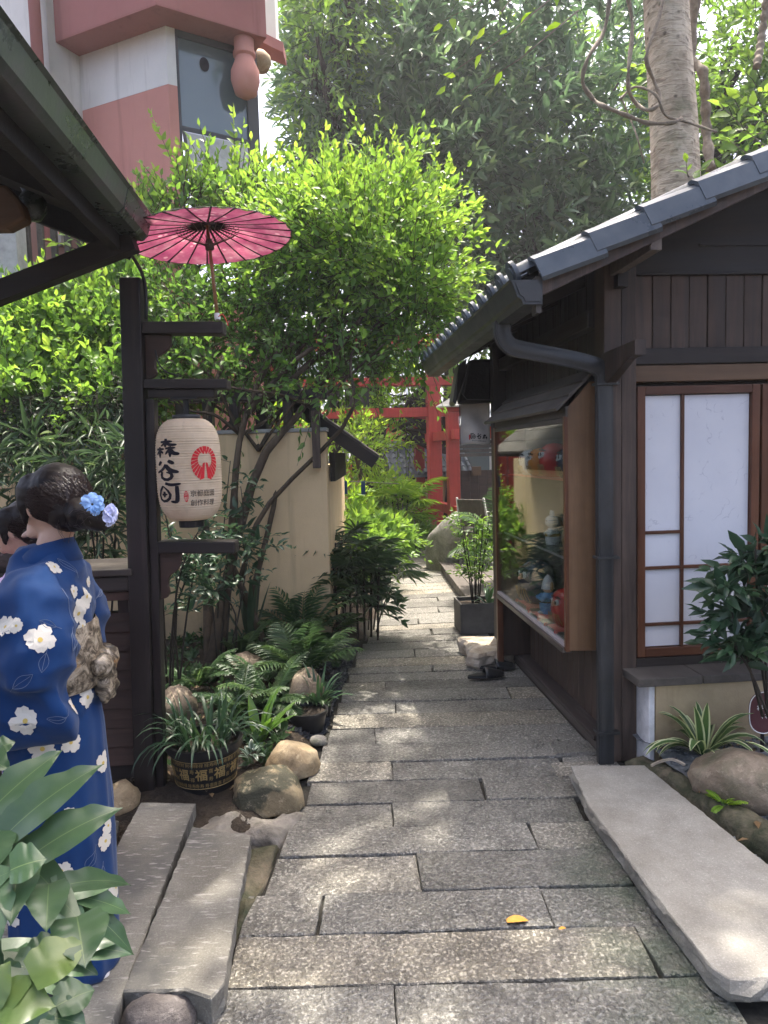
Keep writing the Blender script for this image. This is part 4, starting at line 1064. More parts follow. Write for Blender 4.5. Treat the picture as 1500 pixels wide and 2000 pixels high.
# awning and cloth sign beyond the case
aw = thing('awning', 'black fabric awning hanging below the far end of the gutter', 'awning', P(930, 785, 5.55))
a0 = [P(895, 790, 5.5), P(962, 787, 5.62), P(962, 700, 5.75), P(915, 702, 5.62)]; o_ = P(930, 785, 5.55)
mb = MB(); mb.hexa([q - o_ for q in a0] + [q - o_ + Vector((.02, .35, .02)) for q in a0]); mb.build('box_canopy', MT['soffit'], aw, bevel=.03)
MB().tube([q - o_ - Vector((0, .012, 0)) for q in (P(910, 712, 5.48), P(901, 768, 5.45), P(911, 780, 5.45), P(958, 781, 5.5))], .005, 5).build('rim_tube', MT['metal_dark'], aw)
mb = MB(); mb.prism([q - o_ for q in (P(896, 712, 5.4), P(912, 700, 5.45), P(905, 745, 5.45), P(890, 790, 5.4), P(884, 784, 5.4))], (.0, .3, .0)); mb.build('side_flap', MT['metal_dark'], aw)
sg = thing('cloth_sign', 'off white cloth sign with mirrored dark lettering hung under the awning', 'sign', P(929, 868, 5.7))

# ------------------------------------------------------------------ lettering
GLY = {
 'sen': [([(.26, .82), (.8, .85)], .09), ([(.52, .99), (.5, .56)], .1), ([(.5, .78), (.28, .62)], .07), ([(.53, .78), (.72, .68), (.97, .68)], .1),
         ([(.02, .46), (.46, .48)], .08), ([(.22, .58), (.22, .03)], .09), ([(.22, .42), (.03, .2)], .07), ([(.24, .4), (.4, .26)], .08),
         ([(.5, .5), (.92, .53)], .08), ([(.7, .6), (.7, .06)], .09), ([(.68, .46), (.5, .2)], .07), ([(.72, .46), (.84, .26), (1.06, .22)], .12)],
 'tani': [([(.28, .97), (.1, .76)], .1), ([(.6, 1.0), (.84, .84)], .12), ([(.5, .82), (.32, .55), (.02, .4)], .09), ([(.48, .78), (.68, .52), (1.0, .42)], .14),
          ([(.3, .44), (.26, .18), (.5, .04), (.72, .16), (.7, .36), (.5, .42)], .1)],
 'aida': [([(.42, .98), (.7, .9), (1.05, .95)], .1), ([(.3, .84), (.1, .5), (.12, .16), (.34, .06), (.58, .22), (.6, .5), (.3, .84)], .09), ([(.36, .56), (.34, .26)], .09), ([(.22, .4), (.5, .42)], .07), ([(.9, .84), (.9, .3), (.84, .04), (.62, .06)], .11)],
}
def brush(mb, strokes, fn, mi=0):
    """tapered brush strokes as ribbons; fn maps (x, y) to a point"""
    for pts, wd in strokes:
        sp = spline([(a, b, 0) for a, b in pts], 10 if len(pts) > 2 else 6) if len(pts) > 1 else pts
        vs = []; n = len(sp)
        for i, p in enumerate(sp):
            t = i / (n - 1); d = (sp[min(i + 1, n - 1)] - sp[max(i - 1, 0)]).normalized(); x = Vector((-d.y, d.x, 0))
            w_ = 1.35 * wd * (.55 + .6 * math.sin(PI * (t * .8 + .12))) / 2 * (1.15 if t < .12 else 1) * (.6 if t > .95 else 1)
            vs += [fn(p.x + x.x * w_, p.y + x.y * w_), fn(p.x - x.x * w_, p.y - x.y * w_)]
        mb.add(vs, [(2 * i, 2 * i + 1, 2 * i + 3, 2 * i + 2) for i in range(n - 1)], mi)
def text_mesh(s, size=1.0, bold=0.0):
    """glyph outlines of a string as (verts, faces), x to the right, y up, centred"""
    cu = bpy.data.curves.new('t', 'FONT'); cu.body = s; cu.size = size; cu.align_x = 'CENTER'; cu.align_y = 'CENTER'; cu.resolution_u = 2; cu.offset = bold
    o = bpy.data.objects.new('t', cu); COL.objects.link(o)
    dg = bpy.context.evaluated_depsgraph_get(); me = bpy.data.meshes.new_from_object(o.evaluated_get(dg))
    v = [tuple(q.co) for q in me.vertices]; f = [tuple(p.vertices) for p in me.polygons]
    bpy.data.objects.remove(o); bpy.data.meshes.remove(me); bpy.data.curves.remove(cu)
    return v, f
def letter(mb, s, size, fn, bold=0.0, mi=0):
    v, f = text_mesh(s, size, bold); mb.add([fn(q[0], q[1]) for q in v], f, mi)

# the cloth sign below the awning: cloth, rods, mirrored print
so = P(929, 868, 5.7); wx = .232; hz_ = .345
n = 14; rows = []
def clothpt(u, v): return Vector(((u - .5) * wx, .012 * math.sin(u * 7 + v * 4) * (1 - .4 * v) + .01 * math.sin(v * 9 + u * 3), v * hz_ + .006 * math.sin(u * 5)))
rows = [[clothpt(i / n, j / n) for i in range(n + 1)] for j in range(n + 1)]
mb = MB(); mb.rings(rows, close=False); cl = mb.build('cloth', MT['cloth'], sg, smooth=True)
md = cl.modifiers.new('t', 'SOLIDIFY'); md.thickness = .003; md.offset = 1
MB().tube([(-wx / 2 - .01, 0, hz_ + .01), (wx / 2 + .01, 0, hz_ + .01)], .007, 6).build('rod', MT['metal_dark'], sg)
MB().tube([(-wx / 2 - .006, -.004, .0), (-wx / 2 - .006, -.004, hz_)], .004, 5).build('rod', MT['metal_dark'], sg)
mb = MB()
for k, ch in enumerate(('sen', 'tani', 'aida')):
    fn = lambda x, y, k=k: clothpt((.9 - k * .2) - x * .17, .12 + y * .12) - Vector((0, .006, 0))
    brush(mb, GLY[ch], fn)
letter(mb, '京都庭園創作料理', .1, lambda x, y: clothpt(.62 - x * .6, .075 + y * .3) - Vector((0, .006, 0)))
mb.build('lettering', MT['ink'], sg)
mb = MB(); brush(mb, [([(0, 1), (.1, .5), (0, 0)], .6)], lambda x, y: clothpt(.3 + x * .05, .09 + y * .12) - Vector((0, .006, 0))); mb.build('red_mark', MT['red_ink'], sg)

# ------------------------------------------------------------------ pavilion eave above the women
PAV = Frame((-.93, 3.1, 2.615), 4.5)
pav = thing('pavilion', 'dark pavilion roof corner with metal gutter and timber brace above the women', 'pavilion', (PAV.o.x, PAV.o.y, 0), PAV.yaw)
V3 = Vector
def pz(x, y, z): return (x, y, 2.615 + z)
A = lambda nm, mb, m, **k: mb.build(nm, MT[m], pav, **k)
gp = [(-.125, .0), (-.125, -.09), (-.05, -.095), (-.03, -.075), (-.012, -.01), (.0, .0), (-.006, .008), (-.02, .0), (-.04, -.065), (-.055, -.085), (-.117, -.082), (-.117, .0)]
A('gutter', MB().prism([pz(a, .0, b) for a, b in gp], (0, -3.0, 0)), 'gutter_l')
A('gutter_joint', MB().prism([pz(a * 1.02 + .002, -.32, b * 1.05) for a, b in gp[:6]], (0, -.035, 0)), 'gutter_l')
A('gutter_end', MB().prism([pz(a, .001, b) for a, b in gp[:6]], (0, .008, 0)), 'gutter_l')
A('fascia', MB().box(-.17, -.128, -3.0, .0, 2.615 - .15, 2.615 + .03), 'soffit', bevel=.004)
sl = .42
dk = lambda x: 2.615 - .02 + sl * (-.13 - x)
A('roof_deck', MB().hexa([(-.13, -3, dk(-.13) - .04), (-.13, .12, dk(-.13) - .04), (-2.3, .12, dk(-2.3) - .04), (-2.3, -3, dk(-2.3) - .04), (-.13, -3, dk(-.13) + .04), (-.13, .12, dk(-.13) + .04), (-2.3, .12, dk(-2.3) + .04), (-2.3, -3, dk(-2.3) + .04)]), 'soffit')
A('barge_board', MB().bar((-.1, .05, dk(-.1) - .07), (-2.3, .05, dk(-2.3) - .07), .04, .12), 'soffit', bevel=.004)
for y in (-.55, -1.15, -1.75, -2.35): A('rafter', MB().bar((-.17, y, dk(-.17) - .08), (-2.3, y, dk(-2.3) - .08), .06, .09), 'soffit')
pp = PAV.loc(P(-60, 618, 3.2)); pq = PAV.loc(P(262, 470, 3.06))
kk = (-1.21 - pq.x) / (pp.x - pq.x)
A('brace', MB().bar((pq.x, pq.y, pq.z + 2.615), (-1.21, lerp(pq.y, pp.y, kk) * .3, lerp(pq.z, pp.z, kk) + 2.615), .07, .085), 'wdark_x', bevel=.004)
A('post', MB().box(-1.32, -1.2, -.02, .1, 0, 2.95), 'wdark', bevel=.006)
A('post', MB().box(-1.32, -1.2, -2.7, -2.58, 0, 2.95), 'wdark', bevel=.006)
A('plate_beam', MB().box(-1.31, -1.21, -3.0, .35, 2.62, 2.74), 'wdark_y', bevel=.006)
q = PAV.loc(P(20, 395, 2.62)); z_ = q.z + 2.615
A('carved_beam_end', MB().prism([(q.x - .35, q.y, z_ - .09), (q.x - .02, q.y, z_ - .09), (q.x + .05, q.y, z_ - .055), (q.x + .035, q.y, z_ + .0), (q.x - .01, q.y, z_ + .06), (q.x - .35, q.y, z_ + .1)], (0, .07, 0)), 'wlight_x', bevel=.012)
q = PAV.loc(P(62, 392, 2.8)); z_ = q.z + 2.615
A('carved_boss', MB().lathe([(.0, -.075), (.03, -.07), (.05, -.04), (.052, .0), (.03, .03), (.045, .06), (.045, .3)], 16, (q.x, q.y, z_), caps=False), 'gutter_l', smooth=True)

# ------------------------------------------------------------------ sign post with three arms
post = thing('sign_post', 'tall black timber sign post with three arms carrying lantern and parasol', 'sign post', (-1.165, 3.31, 0)); post.rotation_euler = (0, rad(1.6), 0)
A = lambda nm, mb, m, **k: mb.build(nm, MT[m], post, **k)
A('post', MB().box(-.05, .043, -.05, .05, -.05, 2.415), 'wdark', bevel=.005)
A('backing_board', MB().box(.046, .085, -.03, .03, .0, 1.88), 'wdark', bevel=.004)
A('arm', MB().box(.046, .405, -.045, .045, 2.17, 2.222), 'wdark_x', bevel=.004)
A('arm', MB().box(.046, .42, -.05, .05, 1.925, 1.968), 'wdark_x', bevel=.004)
A('arm', MB().box(.06, .36, -.035, .035, 1.885, 1.923), 'wdark_x', bevel=.004)
A('arm', MB().box(.087, .445, -.05, .05, 1.175, 1.232), 'wdark_x', bevel=.008)
def bracket(z1, w_, h, x0):
    pr = [(0, 0), (w_, 0), (w_ * .97, -h * .22), (w_ * .9, -h * .3), (w_ * .8, -h * .36), (w_ * .72, -h * .4), (w_ * .5, -h * .46), (w_ * .38, -h * .55), (w_ * .36, -h * .7), (w_ * .42, -h * .85), (w_ * .3, -h * .95), (0, -h)]
    return MB().prism([(x0 + a, -.012, z1 + b) for a, b in pr], (0, .024, 0))
A('bracket', bracket(2.168, .12, .2, .046), 'wsiding', bevel=.003)
A('bracket', bracket(1.173, .1, .22, .087), 'wsiding', bevel=.003)
cab = spline([(-1.13 + .0, 3.2, 2.6), (-1.09, 3.25, 2.52), (-1.045, 3.28, 2.42), (-1.035, 3.27, 2.3), (-1.04, 3.27, 2.23)], 14)
o = MB().tube(cab, .008, 6).build('cable', MT['wire'], base=True, smooth=True); tag(o, 'black cable running from the pavilion corner down the sign post', 'cable')
o = MB().tube(spline([(-1.0, 3.25, 2.09), (-.985, 3.24, 2.03), (-.95, 3.24, 1.99), (-.9, 3.24, 1.972)], 10), .004, 5).build('cable', MT['wire'], base=True, smooth=True); tag(o, 'thin cable curling onto the middle arm of the sign post', 'cable')
# lantern
LX, LY, LZ, LH, LR = -.892, 3.31, 1.318, .468, .146
lan = thing('paper_lantern', 'cylindrical cream paper lantern with black lettering and red crane emblem', 'lantern', (LX, LY, LZ), 0)
prof_r = lambda z: .05 + (LR - .05) * max(0, 1 - abs(2 * z / LH - 1) ** 4.2) ** (1 / 2.1)
prof = []; nz = 43
for i in range(nz * 3 + 1):
    z = LH * i / (nz * 3); prof.append((prof_r(z) - (.0026 if i % 3 == 0 else 0) + .0008 * math.sin(i * 1.7), z))
MB().lathe(prof, 48, caps=False).build('paper_body', MT['lantern'], lan, smooth=True)
MB().lathe([(.045, LH + .018), (.062, LH + .016), (.064, LH - .004), (.05, LH - .006)], 24, caps=False).build('top_ring', MT['metal_dark'], lan, smooth=True)
MB().lathe([(.05, .002), (.058, .0), (.056, -.03), (.04, -.032)], 24, caps=True).build('bottom_ring', MT['black_plastic'], lan)
MB().lathe([(.014, LH + .01), (.014, LH + .1)], 10).build('hanger', MT['wire'], lan)
MB().box(-.06, .06, -.035, .035, LH + .085, LH + .1).build('hook_plate', MT['black_plastic'], lan)
def onlan(a0, z0, off=.0012):
    def fn(x, y):
        z = z0 + y; r_ = prof_r(max(.005, min(LH - .005, z))) + off; a = a0 + x / LR
        return (r_ * math.cos(a), r_ * math.sin(a), z)
    return fn
mb = MB()
for k, ch in enumerate(('sen', 'tani', 'aida')):
    f_ = onlan(rad(-117), .288 - k * .098)
    brush(mb, GLY[ch], lambda x, y, f_=f_: f_((x - .5) * .125, y * .088))
mb.build('lettering', MT['ink'], lan)
mb = MB(); f_ = onlan(rad(-52), .112)
letter(mb, '京都庭園', .0305, lambda x, y: f_(x * .98, y + .016)); letter(mb, '創作料理', .0305, lambda x, y: f_(x * .98, y - .026)); mb.build('small_lettering', MT['ink'], lan)
f_ = onlan(rad(-82), .118); mb = MB()
mb.add([f_(.0105 * math.cos(a), .025 * math.sin(a)) for a in np.linspace(0, 6.283, 21)[:-1]], [tuple(range(20))]); seal = mb.build('seal', MT['red_ink'], lan)
mb = MB(); f2 = onlan(rad(-82), .118, .002); letter(mb, '京', .02, lambda x, y: f2(x, y + .011)); letter(mb, '都', .02, lambda x, y: f2(x, y - .011)); mb.build('seal_lettering', MT['lantern'], seal)
mb = MB(); f_ = onlan(rad(-46), .262); Rx, Ry = .066, .078
for sgn in (-1, 1):
    K = 11
    for k in range(K):
        a0 = rad(92 - k * 14.2) ; a1 = a0 - rad(11.6)
        for rr0, rr1 in ((.60, .98),):
            pts = []
            for tt in range(4):
                a = lerp(a0, a1, tt / 3); pts.append((sgn * math.cos(a) * Rx * rr1 * (1.0 if k else .98), Ry * (math.sin(a) * rr1)))
            for tt in range(3, -1, -1):
                a = lerp(a0 - .05, a1 - .05, tt / 3) ; q = .52 + .0 * k
                pts.append((sgn * math.cos(a) * Rx * q, Ry * (.2 + math.sin(a) * q * .92)))
            mb.add([f_(*p) for p in pts], [(0, 1, 6, 7), (1, 2, 5, 6), (2, 3, 4, 5)])
    mb.add([f_(*p) for p in ((sgn * .002, .005), (sgn * .012, .0), (sgn * .03, -.074), (sgn * .008, -.066))], [(0, 1, 2, 3)])
    brush(mb, [([(sgn * .0, .06), (sgn * .008, .05), (sgn * .004, .043)], .007)], f_)
mb.build('crane_emblem', MT['red_ink'], lan)

# parasol standing on the top arm
um = thing('parasol', 'pink oiled paper parasol standing on the top arm of the sign post', 'parasol', (-.728, 3.31, 2.225)); um.rotation_euler = (rad(-1.5), rad(-4.0), 0)
RS = .372; NR = 24; zr = .365
MB().tube([(0, 0, 0), (0, 0, .2), (0, 0, zr + .075)], [.0085, .008, .007], 8).build('shaft', MT['bamboo_pole'], um, smooth=True)
MB().lathe([(.013, .0), (.014, .012), (.011, .03), (.0, .031)], 12, caps=False).build('foot', MT['g_white'], um)
MB().lathe([(.009, zr - .055), (.02, zr - .05), (.02, zr - .03), (.012, zr - .005), (.009, zr - .005)], 14, caps=False).build('runner', MT['wgrey'], um)
MB().lathe([(.0, zr + .09), (.016, zr + .085), (.022, zr + .07), (.018, zr + .055), (.0, zr + .055)], 14, caps=False).build('crown_knob', MT['bamboo_pole'], um)
cz = lambda r_: zr + .066 * (1 - (r_ / RS)) - .006 * math.sin(PI * r_ / RS)
for k in range(NR):
    a = 2 * PI * k / NR; b = 2 * PI * (k + 1) / NR; m_ = (a + b) / 2
    vs = []
    for i in range(6):
        r_ = lerp(.018, RS, i / 5)
        sag = .006 * (i / 5)
        for t, aa in enumerate((a, m_, b)):
            q = r_ * (.985 if t == 1 and i == 5 else 1) * math.cos(0)
            vs.append((q * math.cos(aa), q * math.sin(aa), cz(r_) - (sag if t == 1 else 0)))
    fs = [(i * 3 + j, i * 3 + j + 1, i * 3 + j + 4, i * 3 + j + 3) for i in range(5) for j in range(2)]
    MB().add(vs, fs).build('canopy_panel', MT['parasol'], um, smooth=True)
    d = V3((math.cos(a), math.sin(a), 0))
    MB().tube([d * .016 + V3((0, 0, cz(.016) - .004)), d * (RS + .004) + V3((0, 0, cz(RS) - .003))], [.0055, .0042], 5).build('rib', MT['wdark'], um)
    MB().tube([d * .012 + V3((0, 0, zr - .035)), d * .14 + V3((0, 0, cz(.14) - .006))], .0016, 4).build('stretcher', MT['wend'], um)
MB().tube([(RS * math.cos(t), RS * math.sin(t), cz(RS) - .002) for t in np.linspace(0, 6.283, 73)], .002, 4, caps=False).build('rim_cord', MT['wdark'], um)
o = MB().tube(spline([(-.715, 3.27, 2.232), (-.695, 3.262, 2.24), (-.68, 3.262, 2.215), (-.672, 3.26, 2.19)], 10), .0025, 5).build('red_string', MT['bright_red'], base=True); tag(o, 'short orange red string at the foot of the parasol', 'string')

# ------------------------------------------------------------------ counter and siding behind the women
ct = thing('wooden_counter', 'grey brown timber counter on a low wall of reddish horizontal boards', 'counter', (-1.6, 3.5, 0), rad(4))
A = lambda nm, mb, m, **k: mb.build(nm, MT[m], ct, **k)
A('counter_top', MB().box(-1.6, .42, -.28, .12, 1.075, 1.108), 'wcounter', bevel=.006)
A('counter_edge', MB().box(-1.58, .40, -.26, .1, 1.0, 1.07), 'wcounter', bevel=.01)
A('counter_edge', MB().box(-1.56, .39, -.24, .08, .955, .995), 'wsiding', bevel=.004)
A('counter_leg', MB().box(.30, .35, -.12, -.06, .86, .955), 'wdark')
A('counter_leg', MB().box(-.6, -.55, -.12, -.06, .86, .955), 'wdark')
zz = .12
for i in range(8):
    A('siding_board', MB().hexa([(-1.5, -.135, zz), (.42, -.135, zz), (.42, -.06, zz), (-1.5, -.06, zz), (-1.5, -.12, zz + .092), (.42, -.12, zz + .092), (.42, -.06, zz + .092), (-1.5, -.06, zz + .092)]), 'wsiding', bevel=.002, seg=1); zz += .0945
A('base_board', MB().box(-1.5, .42, -.12, -.05, -.05, .118), 'wdark_x')
t = thing('stone_basin', 'dark stone basin on the wooden counter behind the women', 'basin', (-1.8, 3.42, 1.11))
MB().lathe([(.0, 0), (.18, 0), (.24, .06), (.27, .16), (.255, .19), (.23, .17), (.17, .06), (.0, .045)], 28, caps=False).build('bowl', MT['rock_dark'], t, smooth=True)
MB().lathe([(.0, .13), (.235, .132)], 28, caps=False).build('water', MT['winglass'], t)

# ------------------------------------------------------------------ cream garden wall with timber fence and tiled coping
WY = 5.75
wall = thing('garden_wall', 'cream rendered garden wall topped by dark slatted timber openings', 'wall', (-.45, WY, 0))
A = lambda nm, mb, m, **k: mb.build(nm, MT[m], wall, **k)
A('wall', MB().box(-6.5, 0, 0, .22, -.05, 1.79), 'cream', bevel=.008)
A('wall_cap', MB().box(-6.5, .012, -.012, .232, 1.792, 1.822), 'stone_grey', bevel=.004)
A('return_wall', MB().box(-.22, -.002, .222, 2.6, -.05, 1.5), 'cream')
xx = -.05; k = 0
while xx > -6.4:
    A('fence_post', MB().box(xx - .075, xx, .05, .16, 1.823, 2.05), 'wdark', bevel=.003, seg=1); xx -= .215; k += 1
A('top_rail', MB().box(-6.5, .02, .03, .19, 2.052, 2.13), 'wdark_x', bevel=.004)
A('hanging_post', MB().box(-.1, -.04, -.09, -.03, 1.5, 1.95), 'wbrown', bevel=.004)
0 and A('eave_board', MB().box(-.45, .45, -.2, .45, 2.132, 2.16), 'wdark_x')
mb = MB()   # one tile row unit: round cap over the coping, both slopes
rt = MB()
for s_ in (-1, 1):
    rt.tube([(0, .12 + s_ * .0, 2.36), (0, .12 + s_ * .2, 2.27), (0, .12 + s_ * .37, 2.185)], [.034, .036, .038], 8)
    rt.hexa([(-.1, .12, 2.31), (.1, .12, 2.31), (.1, .12 + s_ * .35, 2.165), (-.1, .12 + s_ * .35, 2.165), (-.1, .12, 2.33), (.1, .12, 2.33), (.1, .12 + s_ * .35, 2.185), (-.1, .12 + s_ * .35, 2.185)])
me0 = None; xx = .4
while xx > 99:
    if me0 is None: o = rt.build('roof_tile', MT['tile'], wall, sharp=40); me0 = o.data
    else: o = place('roof_tile', me0, (0, 0, 0), wall)
    o.location = (xx, 0, 0); xx -= .2
0 and A('ridge_tile', MB().tube([(-.2, .12, 2.385), (.52, .12, 2.385)], .06, 10), 'tile', smooth=True)
# lean-to roof behind the wall end, sloping towards the path
lt = thing('lean_to_roof', 'small dark lean-to roof behind the end of the cream wall', 'roof', (-.45, 5.98, 0))
A = lambda nm, mb, m, **k: mb.build(nm, MT[m], lt, **k)
def sl_(x): return 1.87 - .76 * x
A('roof_deck', MB().hexa([(-.3, 0, sl_(-.3) - .1), (.37, 0, sl_(.37) - .06), (.37, 1.9, sl_(.37) - .06), (-.3, 1.9, sl_(-.3) - .1), (-.3, 0, sl_(-.3)), (.37, 0, sl_(.37)), (.37, 1.9, sl_(.37)), (-.3, 1.9, sl_(-.3))]), 'soffit', bevel=.006)
for i in range(5):
    x0 = -.3 + i * .14
    A('roof_board', MB().hexa([(x0, -.03, sl_(x0) + .004), (x0 + .16, -.03, sl_(x0 + .16) + .012), (x0 + .16, 1.93, sl_(x0 + .16) + .012), (x0, 1.93, sl_(x0) + .004), (x0, -.03, sl_(x0) + .03), (x0 + .16, -.03, sl_(x0 + .16) + .038), (x0 + .16, 1.93, sl_(x0 + .16) + .038), (x0, 1.93, sl_(x0) + .03)]), 'wgrey', bevel=.003, seg=1)
A('barge_board', MB().bar((-.3, -.012, sl_(-.3) - .06), (.39, -.012, sl_(.39) - .05), .022, .1), 'wdark_x')
A('wall_panel', MB().box(.01, .05, .02, 1.85, 1.38, 1.62), 'soffit')


# ------------------------------------------------------------------ white and terracotta building, upper left
YC = 8.0
BC = P(340, 400, YC); BC.z = 0
bl = thing('townhouse', 'white and terracotta building with overhanging storey behind the garden wall', 'building', BC)
LD = V3((-math.sin(rad(65)), math.cos(rad(65)), 0)); RD = V3((math.sin(rad(58)), math.cos(rad(58)), 0))
LN = V3((-LD.y, LD.x, 0)); LN = LN if LN.y < 0 else -LN       # outward normals, towards the camera
RN = V3((-RD.y, RD.x, 0)); RN = RN if RN.y < 0 else -RN
def zat(px, py, Y=YC): return P(px, py, Y).z
Z = lambda v, z: V3((v.x, v.y, z))
A = lambda nm, mb, m, par=None, **k: mb.build(nm, MT[m], par or bl, **k)
def wallseg(a, b, nrm, z0, z1, th=.15):
    mb = MB(); i = -nrm * th
    return mb.hexa([Z(a, z0), Z(b, z0), Z(b + i, z0), Z(a + i, z0), Z(a, z1), Z(b, z1), Z(b + i, z1), Z(a + i, z1)])
zb, zw, zt = zat(340, 160), 6.2, 7.6
O = V3((0, 0, 0))
A('lower_wall', wallseg(O, LD * 3.2, LN, 0, zb - .02), 'pink')
A('upper_wall', wallseg(O, LD * 3.2, LN, zb - .018, zw), 'white_wall')
A('corner_pier', wallseg(O + RN * .003, RD * .1 + RN * .003, RN, 0, zb - .02, .14), 'pink')
A('corner_pier', wallseg(O + RN * .003, RD * .1 + RN * .003, RN, zb - .018, zw, .14), 'white_wall')
A('end_pier', wallseg(RD * .95, RD * 1.03, RN, 0, zw), 'winframe')
A('under_wall', wallseg(RD * .1, RD * .95, RN, 0, 3.4, .15), 'pink')
# window of the right-hand face: upper fixed pane and a tilted lower vent
win = bpy.data.objects.new('window', None); COL.objects.link(win); win.parent = bl
wz0, wz1, wzm = 3.4, zw, zat(400, 252, 8.1)
A('pane', wallseg(RD * .13 - RN * .03, RD * .9 - RN * .03, RN, wzm + .03, wz1 - .08, .012), 'winglass', win)
A('frame', wallseg(RD * .1, RD * .13, RN, wz0, wz1, .06), 'winframe', win); A('frame', wallseg(RD * .9, RD * .95, RN, wz0, wz1, .06), 'winframe', win)
A('frame', wallseg(RD * .13, RD * .9, RN, wzm - .03, wzm + .03, .06), 'winframe', win); A('frame', wallseg(RD * .13, RD * .9, RN, wz1 - .08, wz1, .05), 'winframe', win)
mb = MB(); a = RD * .15 + RN * .0; b = RD * .88; up = zb - .55
mb.hexa([Z(a + RN * .22, wzm - .95), Z(b + RN * .22, wzm - .95), Z(b + RN * .235, wzm - .95), Z(a + RN * .235, wzm - .95), Z(a, wzm - .04), Z(b, wzm - .04), Z(b + RN * .015, wzm - .04), Z(a + RN * .015, wzm - .04)]); A('vent_pane', mb, 'stone_grey', win)
A('vent_frame', MB().bar(Z(a + RN * .23, wzm - .96), Z(a, wzm - .04), .03, .03), 'winframe', win); A('vent_frame', MB().bar(Z(b + RN * .23, wzm - .96), Z(b, wzm - .04), .03, .03), 'winframe', win)
A('vent_frame', MB().bar(Z(a, wzm - .045), Z(b, wzm - .045), .03, .03), 'steel', win)
c = RD * .42 + RN * .0; cz_ = zat(396, 122, 8.2)
A('extract_hole', MB().add([Z(c + RD * .055 * math.cos(t), 0) + V3((0, 0, cz_ + .075 * math.sin(t))) - RN * .02 for t in np.linspace(0, 6.283, 25)[:-1]], [tuple(range(24))]), 'ink', win)
# overhanging storey: red brown band beams, white wall above, soffit
OH = .32
a0 = LD * 1.25 + LN * OH; c0 = (LN + RN).normalized() * OH * 1.12; b0 = RD * 1.02 + RN * OH
A('band_beam', wallseg(a0, c0, LN, zw, zw + .5, .3), 'redbrown'); A('band_beam', wallseg(c0, b0, RN, zw - .0, zw + .42, .3), 'redbrown')
A('storey_wall', wallseg(a0 - LN * .02, c0 - LN * .02, LN, zw + .5, zw + 2.2, .2), 'white_wall'); A('storey_wall', wallseg(c0 - RN * .02, b0 - RN * .02, RN, zw + .42, zw + 2.2, .2), 'white_wall')
A('soffit', MB().prism([Z(a0, zw - .014), Z(c0, zw - .014), Z(b0, zw - .014), Z(b0 - RN * .8, zw - .014), Z((LN + RN).normalized() * -.7, zw - .014), Z(a0 - LN * .8, zw - .014)], (0, 0, .011)), 'redbrown')
A('sign_panel', wallseg(RD * .45 + RN * (OH + .07), RD * .98 + RN * (OH + .07), RN, zw + .5, zw + 2.0, .05), 'cap')
A('flank_wall', wallseg(LD * 1.25 + LN * (OH + .1), LD * 5.5 + LN * (OH + .1), LN, 4.0, zw + 3.5, .3), 'white_wall')
A('return_wall', wallseg(LD * 1.25, LD * 1.25 + LN * (OH + .1), -LD, 4.0, zw + 3.5, .1), 'white_wall')
q = P(70, 60, 8.0) - BC
A('downpipe', MB().tube([Z(q, 4), Z(q, 11)], .06, 10), 'redbrown', smooth=True)
# turned pendant column and lamp at the far corner
pc = P(477, 100, 8.3) - BC; z1 = zat(477, 110, 8.3); z0 = zat(477, 192, 8.3)
A('pendant_column', MB().lathe([(.11, z1 + .9), (.11, z1 + .06), (.125, z1 + .03), (.125, z1), (.1, z1 - .02), (.115, z1 - .07), (.155, z1 - .16), (.16, z1 - .26), (.12, z1 - .4), (.07, z0 + .02), (.05, z0)], 24, (pc.x, pc.y, 0)), 'pink', sharp=50)
pl = P(508, 120, 8.7) - BC
A('lamp', MB().lathe([(.0, .12), (.06, .11), (.12, .05), (.13, -.02), (.09, -.1), (.0, -.12)], 16, (pl.x, pl.y, pl.z), caps=False), 'rock_tan', smooth=True)
e0 = P(500, 90, 8.9) - BC; e1 = P(552, 70, 9.2) - BC; z_ = zat(520, 85, 9)
A('eave', MB().prism([Z(e0 + V3((-.1, -.1, 0)), z_), Z(e1, z_), Z(e1 + V3((.0, .3, 0)), z_), Z(e0 + V3((-.1, .3, 0)), z_)], (0, 0, .12)), 'redbrown')
A('eave_wall', MB().prism([Z(e0 + V3((-.1, -.02, 0)), z_ + .121), Z(e1 - V3((.08, 0, 0)), z_ + .121), Z(e1 - V3((.08, -.28, 0)), z_ + .121), Z(e0 + V3((-.1, .28, 0)), z_ + .121)], (0, 0, 2.5)), 'white_wall')
# balcony railing lower left
ra, rb = P(-90, 398, 6.9), P(230, 447, 7.5)
bal = thing('balcony_railing', 'weathered purple grey timber balustrade of the building above the shrubs', 'railing', V3((ra.x, ra.y, 3.2)))
rel = lambda v: v - V3((ra.x, ra.y, 3.2))
A2 = lambda nm, mb, m: mb.build(nm, MT[m], bal, bevel=.004, seg=1)
zz1 = ra.z
A2('top_rail', MB().bar(rel(Z(ra, zz1)), rel(Z(rb, zz1)), .09, .07), 'stone_grey')
A2('bottom_rail', MB().bar(rel(Z(ra, zz1 - .95)), rel(Z(rb, zz1 - .95)), .07, .06), 'wgrey')
N_ = 12
for i in range(N_ + 1):
    p = ra.lerp(rb, i / N_); big = i in (4, 12)
    A2('post' if big else 'baluster', MB().bar(rel(Z(p, zz1 - (1.1 if big else .92))), rel(Z(p, zz1 + (.1 if big else -.036))), .1 if big else .055, .1 if big else .055, up=(0, 1, 0)), 'stone_grey' if big else 'wgrey')
p = P(20, 500, 6.85); A2('newel', MB().box(p.x - ra.x - .11, p.x - ra.x + .09, -.1, .1, -.4, zz1 - 3.2 + .12), 'stone_grey')
MB().box(-.2, 1.9, -.05, 1.2, -.5, -.06).build('balcony_slab', MT['white_wall'], bal)
